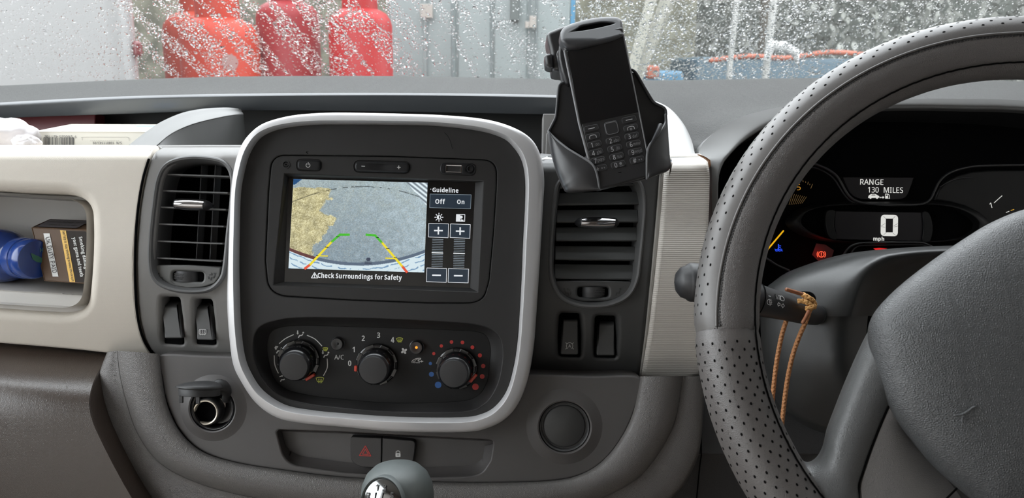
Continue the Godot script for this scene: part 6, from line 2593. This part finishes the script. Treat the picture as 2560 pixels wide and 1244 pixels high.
	part(t, "cover_seam", sl2, M.hole, "dark seam")
	# airbag pad
	var ob := sm(P([2560, 524, 2477, 557, 2409, 598, 2342, 643, 2274, 694, 2227, 735, 2190, 776, 2173, 810, 2170, 840, 2174, 880, 2186, 926, 2207, 986, 2234, 1040, 2274, 1094, 2325, 1155, 2375, 1202, 2430, 1248, 2500, 1300, 2620, 1330, 2760, 1300, 2900, 1200, 3010, 1040, 3050, 860, 3030, 740, 2900, 620, 2760, 540, 2660, 506]), 5)
	var hc := Vector2(2610, 900)
	rows = []
	for s in [[1.0, -0.03], [1.002, 0.000], [0.998, 0.006], [0.985, 0.011], [0.95, 0.0165], [0.88, 0.0225], [0.76, 0.028], [0.6, 0.032], [0.4, 0.034], [0.2, 0.035], [0.0004, 0.035]]:
		var row := PackedVector3Array()
		for p in ob:
			var q: Vector2 = hc + (p - hc) * s[0]
			row.append(wp(q.x, q.y, s[1]))
		rows.append(row)
	var hub := MB.new()
	sheet(hub, ease_rows(rows, 2), Vector3.BACK, true)
	part(t, "airbag_pad", hub, M.hub)
	var em := MB.new()
	var ep := PackedVector3Array()
	for q in [[2386, 1038], [2400, 1037], [2416, 1030], [2434, 1017], [2440, 1018]]:
		ep.append(wp(q[0], q[1], 0.0336))
	tube(em, cv(ep, 4), 0.0007, 6)
	tube(em, PackedVector3Array([wp(2408, 1038, 0.0336), wp(2405, 1050, 0.0336), wp(2407, 1056, 0.0334)]), 0.0006, 6)
	part(t, "moulded_mark", em, M.hub, "scuffed moulded mark")


func stuff_part(parent: Node3D, called: String, shape: MB, where: Array[Transform3D], material: Material) -> MultiMeshInstance3D:
	var m := MultiMesh.new()
	m.transform_format = MultiMesh.TRANSFORM_3D
	m.mesh = shape.mesh()
	m.instance_count = where.size()
	for i in where.size():
		m.set_instance_transform(i, where[i])
	var o := MultiMeshInstance3D.new()
	o.name = called
	o.multimesh = m
	o.material_override = material
	parent.add_child(o, true)
	o.position = parent.get_meta("off", Vector3.ZERO)
	o.set_meta("kind", "stuff")
	return o


# ---------------------------------------------------------------- handset and its holder
func ph(a: Array) -> PackedVector2Array:
	return crop(a, 1340, 20, 2.5917)


func hull_band(mb: MB, o: PackedVector2Array, w: float, thick: float, r: float) -> void:
	panel(mb, o, [], w, r, thick)


func cradle_and_phone() -> void:
	var W := 0.052
	var t := thing("phone_holder", "black moulded phone holder with wide side wings and a hooded top", "phone holder", px(1500, 478, 0.0))
	# back shell behind the handset, with the two wings
	var b := MB.new()
	panel(b, so(ph([200, 478, 172, 484, 152, 496, 146, 530, 140, 580, 136, 640, 130, 700, 110, 745, 84, 800, 88, 850, 130, 880, 200, 905, 345, 995, 380, 1010, 600, 1010, 720, 960, 790, 850, 838, 740, 842, 690, 838, 660, 820, 640, 770, 615, 745, 585, 700, 510, 660, 440, 640, 412, 618, 398, 560, 250, 350, 250, 230, 330]), 3), [], W - 0.012, 0.0016, 0.003)
	part(t, "back_shell", b, M.holder)
	# lower front walls
	var wall := func(top: Array, low: Array, w0: Array, w1: Array) -> MB:
		var m := MB.new()
		var a := PackedVector3Array()
		var c := PackedVector3Array()
		var tq := ph(top)
		var lq := ph(low)
		for i in tq.size():
			a.append(px(tq[i].x, tq[i].y, w0[i]))
			c.append(px(lq[i].x, lq[i].y, w1[i]))
		a = cv(a, 5)
		c = cv(c, 5)
		var mid := PackedVector3Array()
		var back := PackedVector3Array()
		var edge := PackedVector3Array()
		for i in a.size():
			mid.append(a[i].lerp(c[i], 0.5) + Vector3(0, 0, 0.003))
			back.append(c[i] + Vector3(0.0, 0.002, -0.02))
			edge.append(a[i] + Vector3(0.0006, 0.0003, -0.002))
		sheet(m, ease_rows([a, mid, c, back], 4), Vector3.BACK)
		var rim := MB.new()
		tube(rim, a, 0.0009, 8)
		part(part(t, "front_wall", m, M.holder), "wall_highlight", rim, M.holder_highlight)  # rim coloured lighter than the holder as a painted highlight
		return m
	wall.call([80, 800, 130, 850, 200, 906, 270, 950, 345, 996, 380, 1035, 400, 1100, 411, 1178], [82, 802, 90, 860, 110, 960, 140, 1060, 170, 1130, 186, 1162, 226, 1196, 411, 1181], [W - 0.006, W - 0.002, W + 0.003, W + 0.007, W + 0.010, W + 0.011, W + 0.011, W + 0.010], [W - 0.008, W - 0.008, W - 0.004, W, W + 0.002, W + 0.003, W + 0.004, W + 0.008])
	wall.call([838, 690, 838, 740, 815, 785, 785, 825, 755, 862, 730, 900, 719, 960, 718, 1050, 718, 1106], [846, 690, 852, 760, 860, 860, 868, 960, 876, 1010, 872, 1030, 850, 1056, 790, 1082, 720, 1109], [W - 0.006, W - 0.004, W + 0.001, W + 0.005, W + 0.008, W + 0.010, W + 0.011, W + 0.011, W + 0.010], [W - 0.008, W - 0.008, W - 0.006, W - 0.002, W, W + 0.002, W + 0.004, W + 0.006, W + 0.008])
	# raised rims of the wings
	for e in [[[202, 478, 172, 484, 154, 498, 146, 530, 140, 590, 136, 640, 128, 705, 108, 750, 82, 800], 0.0009], [[618, 398, 640, 412, 660, 440, 700, 510, 745, 585, 770, 615, 820, 640, 838, 660, 842, 690], 0.0009]]:
		var rm := MB.new()
		tube(rm, line3(so(ph(e[0]), 5), W - 0.011), 0.0012, 8)
		part(t, "wing_rim", rm, M.holder_edge)
	var base := MB.new()
	panel(base, ph([215, 1150, 411, 1178, 720, 1104, 870, 1020, 720, 1000, 400, 1040]), [], W - 0.004, 0.001, 0.012)
	part(t, "base", base, M.holder)
	# hooded top
	var hd := MB.new()
	var hood := so(ph([160, 205, 156, 180, 160, 152, 182, 122, 230, 100, 300, 78, 380, 62, 450, 55, 510, 55, 540, 62, 560, 80, 566, 110, 569, 150, 570, 182, 500, 206, 420, 226, 340, 246, 262, 262, 220, 262, 192, 250, 172, 225]), 4)
	var slot := so(ph([228, 154, 262, 136, 292, 116, 330, 108, 372, 100, 420, 92, 470, 92, 506, 97, 498, 104, 400, 128, 300, 146]), 3)
	panel(hd, hood, [slot], W + 0.0135, 0.0035, 0.014, func(_x: float, y: float) -> float: return -0.0004 * maxf(0.0, 100.0 - y) * 0.5, 9.0, 0.001)
	part(t, "hood", hd, M.holder_edge)
	var hv := MB.new()
	panel(hv, so(ph([220, 160, 262, 130, 330, 100, 470, 84, 515, 94, 498, 112, 300, 154]), 3), [], W + 0.002, 0.0, 0.002)
	part(t, "hood_slot", hv, M.void)
	var hs := MB.new()
	panel(hs, so(ph([160, 190, 150, 260, 150, 330, 190, 480, 230, 470, 260, 262, 200, 230]), 2), [], W - 0.004, 0.002, 0.012)
	part(t, "hood_stem", hs, M.holder)
	# mounting block behind the top left
	var mbk := MB.new()
	panel(mbk, so(ph([70, 172, 84, 150, 120, 134, 160, 118, 200, 108, 260, 110, 260, 400, 160, 408, 128, 404, 108, 392, 100, 330, 88, 260, 76, 215]), 3), [], W - 0.022, 0.004, 0.03)
	part(t, "mounting_block", mbk, M.holder)
	var kn := MB.new()
	panel(kn, so(ph([56, 312, 66, 296, 98, 290, 108, 320, 110, 378, 76, 378, 62, 366]), 3), [], W - 0.018, 0.003, 0.016)
	part(t, "clamp_screw", kn, M.holder)
	var sp := MB.new()
	panel(sp, so(ph([132, 300, 140, 276, 158, 264, 200, 262, 210, 480, 172, 486, 160, 440]), 3), [], W - 0.016, 0.0012, 0.006)
	part(t, "side_plate", sp, M.holder)
	var arm := MB.new()
	tube(arm, PackedVector3Array([px(1480, 420, W - 0.014), px(1486, 430, W - 0.04), px(1490, 420, -0.01)]), 0.012, 12)
	part(t, "bracket_arm", arm, M.holder)
	var cl := MB.new()
	tube(cl, PackedVector3Array([px(1651, 313, W + 0.004), px(1646, 325, W + 0.007), px(1636, 345, W + 0.009), px(1625, 366, W + 0.009)]), PackedFloat32Array([0.0020, 0.0018, 0.0014, 0.0010]), 8)
	part(t, "side_clip", cl, M.holder_edge, "grey clip")

	# the handset
	var p := thing("mobile_phone", "black push button mobile phone with a blank screen, standing in the holder", "mobile phone", px(1556, 449, W))
	var o := ph([196, 200, 566, 112, 722, 952, 730, 1100, 404, 1176, 372, 1100])
	var body := MB.new()
	panel(body, rp([[1406, 100, 8], [1557, 66, 8], [1624, 408, 10], [1622, 440, 10], [1496, 474, 12], [1486, 462, 8]]), [], W + 0.0085, 0.0018, 0.009)
	part(p, "body", body, M.phone)
	var ed := MB.new()
	tube(ed, PackedVector3Array([px(1558.5, 86, W + 0.0082), px(1598, 282, W + 0.0082), px(1620, 392, W + 0.0082)]), 0.0006, 6)
	tube(ed, PackedVector3Array([px(1412, 128, W + 0.0078), px(1449, 310, W + 0.0078), px(1474, 405, W + 0.0078)]), PackedFloat32Array([0.0012, 0.0012, 0.0012]), 8)
	part(p, "edge_trim", ed, M.phone_edge, "grey edge trim")
	var sc := MB.new()
	panel(sc, P([1417, 128, 1558, 90, 1596, 281, 1451, 311]), [], W + 0.0090, 0.0003, 0.001)
	part(p, "screen", sc, M.phone_glass, "dark glossy screen")
	var ln := MB.new()
	stroke(ln, P([1450, 310.5, 1597, 281]), 1.0, W + 0.0088)
	part(p, "screen_edge", ln, M.phone_line)
	var dg := 12.3
	var KW := W + 0.0093
	var keys := [["soft", 1478.5, 320.6, ""], ["call", 1482, 341, ""], ["1", 1486, 361, "oo"], ["4", 1490, 381, "ghi"], ["7", 1495, 400.5, "pqrs"], ["*", 1500, 420.5, ""],
		["nav", 1529.5, 319, ""], ["2", 1533, 350.6, "abc"], ["5", 1537, 371, "jkl"], ["8", 1542, 391, "tuv"], ["0", 1546, 411, ""],
		["soft", 1572.8, 299, ""], ["end", 1577, 319.5, ""], ["3", 1580, 339.7, "def"], ["6", 1584, 359.5, "mno"], ["9", 1588.5, 379, "wxyz"], ["#", 1593, 399.5, ""]]
	for e in keys:
		var k := MB.new()
		var x: float = e[1]
		var y: float = e[2]
		var ox := cos(deg_to_rad(dg))
		var oy := sin(deg_to_rad(dg))
		if e[0] == "nav":
			panel(k, rr(x, y, 36, 34, 9, dg, 4), [], KW, 0.0010, 0.002)
			var kk := part(p, "navigation_key", k, M.phone_key)
			var rg := MB.new()
			stroke(rg, rr(x, y + 1, 30, 29, 8, dg, 4), 1.5, KW + 0.0001, true)
			part(kk, "key_ring", rg, M.phone_edge, "pale ring").position = Vector3.ZERO
			continue
		panel(k, rr(x, y, 37, 16.5, 6.5, dg, 4), [], KW, 0.0006, 0.0016)
		var kp := part(p, "key", k, M.phone_key)
		var ho := MB.new()
		var top := PackedVector2Array()
		for q in [[-17.5, 3], [-17.3, -3], [-13, -7.4], [12, -7.4], [16, -6], [17.6, -1], [17.6, 3]]:
			top.append(Vector2(q[0], q[1]).rotated(deg_to_rad(-dg)) + Vector2(x, y))
		stroke(ho, so(top, 3), 0.7, KW + 0.0001)
		part(kp, "key_edge", ho, M.phone_line).position = Vector3.ZERO
		var pt := func(dx: float, dy: float) -> Vector2:
			return Vector2(x + dx * ox + dy * oy, y - dx * oy + dy * ox)
		if e[0] in ["soft", "call", "end"]:
			var s := MB.new()
			if e[0] == "soft":
				stroke(s, PackedVector2Array([pt.call(-8, 0), pt.call(8, 0)]), 1.7, KW + 0.0001)
			else:
				stroke(s, so(PackedVector2Array([pt.call(-8.5, 4), pt.call(-8, -1), pt.call(-4, -3.4), pt.call(4, -3.4), pt.call(8, -1), pt.call(8.5, 4)]), 4), 1.8, KW + 0.0001)
				if e[0] == "end":
					stroke(s, circ(pt.call(0, 3).x, pt.call(0, 3).y, 2.4, 12), 0.9, KW + 0.0001, true)
			part(kp, "key_symbol", s, M.phone_print).position = Vector3.ZERO
			continue
		var c: Vector2 = pt.call(-6.5, 0.3)
		var l := text(p, e[0], c.x, c.y, KW + 0.00005, 11.0 if e[0] != "*" else 13.0, M.phone_print, dg, "sans", 0.9)
		if e[3]:
			var d: Vector2 = pt.call(7.5, 1.2)
			text(p, e[3], d.x, d.y, KW + 0.00005, 6.2, M.phone_print_dim, dg, "sans", 0.85)
		elif e[0] == "0":
			var s := MB.new()
			fill(s, circ(pt.call(6, -1.5).x, pt.call(6, -1.5).y, 3.4, 14), KW + 0.0001)
			stroke(s, PackedVector2Array([pt.call(3, 3.6), pt.call(3, 5.2), pt.call(11, 5.2), pt.call(11, 3.6)]), 0.9, KW + 0.0001)
			part(kp, "key_symbol", s, M.phone_print_dim).position = Vector3.ZERO
		else:
			var s := MB.new()
			fill(s, circ(pt.call(5, 0.5).x, pt.call(5, 0.5).y, 1.9, 10), KW + 0.0001)
			fill(s, rr(pt.call(11, 0.5).x, pt.call(11, 0.5).y, 2.6, 3.4, 0.8, dg, 2), KW + 0.0001)
			part(kp, "key_symbol", s, M.phone_print_dim).position = Vector3.ZERO
	var mc := MB.new()
	stroke(mc, P([1546, 431.5, 1553, 430]), 1.8, W + 0.0088)
	part(p, "microphone_slot", mc, M.void)


# ---------------------------------------------------------------- loose things
func quad(mb: MB, a: Vector3, b: Vector3, c: Vector3, d: Vector3, out: Vector3) -> void:
	mb.flat(a, b, c, out)
	mb.flat(a, c, d, out)


func block(f: Array, bk: Array) -> MB:   # six-sided carton from its front and back corners (TL, TR, BR, BL)
	var mb := MB.new()
	var m := Vector3.ZERO
	for q in f + bk:
		m += q / 8.0
	for e in [[f[0], f[1], f[2], f[3]], [bk[0], bk[1], bk[2], bk[3]], [f[0], f[1], bk[1], bk[0]], [f[3], f[2], bk[2], bk[3]], [f[0], f[3], bk[3], bk[0]], [f[1], f[2], bk[2], bk[1]]]:
		quad(mb, e[0], e[1], e[2], e[3], (e[0] + e[2]) / 2 - m)
	for e in [[f[0], f[1]], [f[1], f[2]], [f[2], f[3]], [f[3], f[0]], [f[0], bk[0]], [f[1], bk[1]], [bk[0], bk[1]]]:
		tube(mb, PackedVector3Array([e[0], (e[0] + e[1]) / 2, e[1]]), 0.0005, 6)
	return mb


func loose_things() -> void:
	# white carton lying upside down in the tray
	var w := -0.098
	var t := thing("carton", "white cardboard carton lying upside down in the tray, with an upturned barcode", "box", px(270, 376, w))
	var dn := Vector3(0, -0.03, 0)
	var f0 := px(88, 329, w)
	var f1 := px(470, 330, w)
	var b0 := px(178, 311, w - 0.10)
	var b1 := px(470, 312, w - 0.10)
	var card := mat(c8(238, 234, 222), 0.6)
	part(t, "body", block([f0, f1, f1 + dn, f0 + dn], [b0, b1, b1 + dn, b0 + dn]), card)
	var bar := MB.new()
	var rng := RandomNumberGenerator.new()
	rng.seed = 21
	var x := 110.0
	while x < 184.0:
		var bw := rng.randf_range(0.7, 2.2)
		stroke(bar, P([x, 344 if int(x) % 9 else 342, x, 366]), bw, w + 0.0006)
		x += bw + rng.randf_range(0.9, 2.4)
	var ink := mat(c8(70, 68, 66), 0.7)
	part(t, "barcode", bar, ink)
	text(t, "260525 421102", 146, 341.5, w + 0.0006, 3.6, ink, 180.0, "sans", 1.25)
	text(t, "9", 189, 342, w + 0.0006, 3.6, ink, 180.0)
	text(t, "S/N 108011143/09", 268, 357, w + 0.0006, 4.2, ink, 180.0, "mono", 0.92)
	var fr := MB.new()
	stroke(fr, so(P([206, 350, 206, 345, 212, 343, 300, 343, 318, 343, 322, 346, 323, 352]), 3), 0.8, w + 0.0006)
	for k in 16:
		stroke(fr, P([226 + k * 4.6, 352, 228.6 + k * 4.6, 352]), 1.0, w + 0.0006)
	part(t, "label_frame", fr, mat(c8(170, 164, 156), 0.7))
	var bs := MB.new()
	quad(bs, px(330, 315, w - 0.083) + Vector3(0, 0.0004, 0), px(400, 314, w - 0.088) + Vector3(0, 0.0004, 0), px(402, 317, w - 0.07) + Vector3(0, 0.0004, 0), px(345, 317, w - 0.07) + Vector3(0, 0.0004, 0), Vector3.UP)
	part(t, "blue_print", bs, mat(c8(150, 180, 226), 0.6), "pale blue print")
	# added dark red slab, standing in for a maroon patch in the tray
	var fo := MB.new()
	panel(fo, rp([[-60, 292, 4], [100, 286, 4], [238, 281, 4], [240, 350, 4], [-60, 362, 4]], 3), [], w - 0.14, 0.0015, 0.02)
	solo("added_red_slab", "dark red slab added for a maroon patch at the back of the tray", "added_red_slab", fo, mat(c8(120, 40, 46), 0.4))
	# crumpled white bags
	for e in [[22.0, 340.0, -0.092, 0.030, 0.0185, 31, "large crumpled white plastic bag beside the carton, at the left edge"], [66.0, 356.0, -0.066, 0.014, 0.0078, 57, "small white crumpled tissue in front of the plastic bag"]]:
		var n := FastNoiseLite.new()
		n.seed = e[5]
		n.frequency = 1.1
		n.fractal_octaves = 3
		n.noise_type = FastNoiseLite.TYPE_CELLULAR
		n.cellular_return_type = FastNoiseLite.RETURN_DISTANCE
		n.cellular_jitter = 0.9
		var n2 := FastNoiseLite.new()
		n2.seed = e[5] + 1
		n2.frequency = 0.9
		var rows := []
		var c := px(e[0], e[1], e[2])
		for i in 25:
			var v := PI * i / 24.0
			var row := PackedVector3Array()
			for j in 48:
				var a := TAU * j / 48.0
				var d := Vector3(cos(a) * sin(v), cos(v), sin(a) * sin(v))
				var s := 1.0 + 0.16 * n.get_noise_3dv(d * 1.6) + 0.16 * n2.get_noise_3dv(d * 1.5)
				row.append(c + Vector3(d.x * e[3], d.y * e[4], d.z * e[3] * 0.8) * s)
			rows.append(row)
		var mb := MB.new()
		sheet(mb, rows, null, true)
		solo("plastic_bag" if e[5] == 31 else "tissue", e[6], "plastic bag" if e[5] == 31 else "tissue", mb, M.bag)
	# blue bottle lying in the cubby
	var bt := thing("bottle", "shiny dark blue bottle lying in the cubby, its screw cap towards the cigarette pack", "bottle", px(30, 712, -0.06))
	var ax := Vector3(0.90, -0.06, 0.43).normalized()
	var bx := ax.cross(Vector3.UP).normalized()
	var xf := Transform3D(Basis(bx, ax, bx.cross(ax)), px(92, 648, -0.040))
	var body := MB.new()
	lathe(body, [[0.0, -0.15], [0.022, -0.148], [0.0245, -0.142], [0.0250, -0.062], [0.0250, -0.052], [0.0240, -0.043], [0.0215, -0.034], [0.0185, -0.0285], [0.0172, -0.026], [0.0172, -0.018]], xf, 40)
	part(bt, "body", body, M.bottle)
	var cap := MB.new()
	lathe(cap, [[0.0182, -0.0245], [0.0186, -0.023], [0.0186, -0.0140], [0.0178, -0.0132], [0.0178, -0.0120], [0.0184, -0.0112], [0.0180, -0.003], [0.0166, -0.0006], [0.0, 0.0]], xf, 40)
	part(bt, "screw_cap", cap, M.bottle_cap)
	var lf := MB.new()
	for s in [0.0, 1.0]:
		var pts := PackedVector2Array([Vector2(-0.006, -0.003), Vector2(-0.004, 0.003), Vector2(0.0, 0.0055), Vector2(0.0045, 0.006), Vector2(0.0052, 0.002), Vector2(0.001, 0.0), Vector2(-0.0035, -0.0018)])
		if s:
			pts = PackedVector2Array([Vector2(-0.002, 0.0), Vector2(-0.002, 0.0)])
			continue
		var id := Geometry2D.triangulate_polygon(pts)
		for i in range(0, id.size(), 3):
			var q := []
			for k in 3:
				q.append(xf * Vector3(pts[id[i + k]].x * -1.0, 0.0003, 0.003 - pts[id[i + k]].y))
			lf.flat(q[0], q[1], q[2], ax)
	part(bt, "leaf_emblem", lf, mat(c8(40, 110, 90), 0.5), "green leaf emblem")
	var hb_ := Basis(-xf.basis.x, -xf.basis.z, xf.basis.y)
	text_at(bt, "H", Transform3D(hb_, xf * Vector3(-0.004, 0.0003, 0.0085)), 0.004, mat(c8(70, 120, 130), 0.5), "sans-bold")
	# cigarette pack
	var cp := thing("cigarette_pack", "brown cigarette pack with health warning lettering, leaning in the cubby beside the bottle", "cigarette pack", px(165, 706, -0.05))
	var g0 := px(80, 569, -0.047)
	var g1 := px(268, 577, -0.036)
	var g3 := px(112, 701, -0.043)
	var nz := (g1 - g0).cross(g0 - g3).normalized()
	if nz.z < 0:
		nz = -nz
	var spot := func(x_: float, y_: float, lift: float) -> Vector3:   # a spot of the pack's front
		var eye := Vector3(0, 0, Z0)
		var d := px(x_, y_, 0.0) - eye
		return eye + d * ((g0 + nz * lift - eye).dot(nz) / d.dot(nz))
	var g2: Vector3 = spot.call(268, 711, 0.0)
	var bkv := px(126, 548, -0.095) - g0
	part(cp, "carton", block([g0, g1, g2, g3], [g0 + bkv, g1 + bkv, g2 + bkv, g3 + bkv]), mat(c8(92, 68, 46), 0.5, 0.0, 0.4))
	var patch := func(q: Array, lift: float) -> MB:
		var m := MB.new()
		quad(m, spot.call(q[0], q[1], lift), spot.call(q[2], q[3], lift), spot.call(q[4], q[5], lift), spot.call(q[6], q[7], lift), nz)
		return m
	part(cp, "duty_label", patch.call([108.5, 583, 124, 583, 146, 691, 131.5, 691], 0.0004), M.white, "white label")
	part(cp, "yellow_band", patch.call([150, 575, 164.5, 576, 188, 705, 174, 704.5], 0.0004), mat(c8(236, 184, 48), 0.5), "yellow band")
	part(cp, "dark_field", patch.call([166, 576, 214, 578, 268, 708, 190, 705], 0.0003), mat(c8(50, 43, 38), 0.6, 0.0, 0.3))
	var dirv := func(a: Array) -> Basis:
		var xd: Vector3 = (spot.call(a[2], a[3], 0.0) - spot.call(a[0], a[1], 0.0)).normalized()
		return Basis(xd, nz.cross(xd).normalized(), nz)
	for e in [["UK DUTY PAID", [116.5, 585, 138.5, 689], 11.2, "sans", 0.93, ink], ["your gums and teeth", [182, 582, 206, 702], 9.0, "sans-bold", 0.80, M.white], ["Smoking damages", [198.5, 583, 219, 690], 9.0, "sans-bold", 0.84, M.white], ["Get help to stop smoking at www.nhs.uk/quit", [158.5, 581, 181, 699], 5.0, "sans", 0.72, ink]]:
		var a: Array = e[1]
		var bs_: Basis = dirv.call(a)
		var p0: Vector3 = spot.call((a[0] + a[2]) / 2.0, (a[1] + a[3]) / 2.0, 0.0007)
		text_at(cp, e[0], Transform3D(bs_, p0), mm(e[2], -0.045), e[5], e[3], e[4])
	# top flap print
	var tz := (g1 - g0).cross(bkv).normalized()
	if tz.y < 0:
		tz = -tz
	var tp := MB.new()
	var tl := g0 + bkv * 0.95 + (g1 - g0) * 0.02 + tz * 0.0007
	quad(tp, g0 + (g1 - g0) * 0.04 + bkv * 0.08 + tz * 0.0007, g0 + (g1 - g0) * 0.58 + bkv * 0.08 + tz * 0.0007, g0 + (g1 - g0) * 0.58 + bkv * 0.95 + tz * 0.0007, tl, tz)
	part(cp, "flap_label", tp, mat(c8(104, 100, 104), 0.6, 0.0, 0.3), "grey flap label")
	var xd := (g1 - g0).normalized()
	var tb := Basis(xd, tz.cross(xd).normalized(), tz)
	text_at(cp, "Smoking kills", Transform3D(tb, g0 + (g1 - g0) * 0.34 + bkv * 0.62 + tz * 0.001), 0.0042, ink, "sans-bold", 1.1)
	text_at(cp, "quit now", Transform3D(tb, g0 + (g1 - g0) * 0.34 + bkv * 0.3 + tz * 0.001), 0.0042, ink, "sans-bold", 1.1)


# ---------------------------------------------------------------- gear knob
func gear_knob() -> void:
	var t := thing("gear_knob", "worn grey gear knob with a shiny shift pattern plate, bottom centre", "gear knob", px(1000, 1400, 0.1))
	var c := px(994, 1250, 0.10)
	var b := MB.new()
	lathe(b, [[0.0105, -0.075], [0.0110, -0.06], [0.013, -0.048], [0.018, -0.034], [0.0232, -0.018], [0.0258, -0.004], [0.0262, 0.004], [0.0252, 0.012], [0.0222, 0.019], [0.0172, 0.0240], [0.0098, 0.0268], [0.0, 0.0276]], Transform3D(Basis(Vector3.RIGHT, 0.12), c), 48)
	part(t, "grip", b, M.gear)
	var z := Vector3(-0.30, 0.10, 0.95).normalized()
	var y := (Vector3.UP - z * Vector3.UP.dot(z)).normalized()
	var xf := Transform3D(Basis(y.cross(z), y, z), c + z * 0.0236 + Vector3(0.0, 0.001, 0))
	var rim := MB.new()
	var lx := Transform3D(xf.basis * Basis(Vector3.RIGHT, PI / 2) * Basis.from_scale(Vector3(0.92, 1, 1.12)), xf.origin)
	lathe(rim, [[0.0185, -0.004], [0.0184, 0.0012], [0.0178, 0.0020], [0.0170, 0.0012], [0.0168, 0.0006]], lx, 48)
	part(t, "plate_rim", rim, M.gear)
	var pl := MB.new()
	lathe(pl, [[0.0168, -0.001], [0.0166, 0.0010], [0.0150, 0.0022], [0.010, 0.0034], [0.005, 0.0040], [0.0, 0.0042]], lx, 48)
	part(t, "plate", pl, M.plate_chrome, "chrome shift pattern plate")
	for e in [["1", -0.0032, 0.0128], ["3", 0.0024, 0.0132], ["5", 0.0084, 0.0084], ["R", -0.0096, 0.0066]]:
		text_at(t, e[0], xf * Transform3D(Basis(), Vector3(e[1], e[2], 0.0036)), 0.0045, M.engrave, "sans-bold", 0.9)
	var ln := MB.new()
	for e in [[-0.0038, 0.0092, -0.0046, -0.0015], [0.0018, 0.0094, 0.0006, -0.0015], [0.0080, 0.0052, 0.0070, -0.0015], [-0.0100, 0.0030, -0.0104, -0.0015], [-0.0104, -0.0015, 0.0070, -0.0015]]:
		var p0 := xf * Vector3(e[0], e[1], 0.0040)
		var p1 := xf * Vector3(e[2], e[3], 0.0044)
		tube(ln, PackedVector3Array([p0, (p0 + p1) / 2, p1]), 0.0004, 6)
	part(t, "shift_pattern", ln, M.engrave)
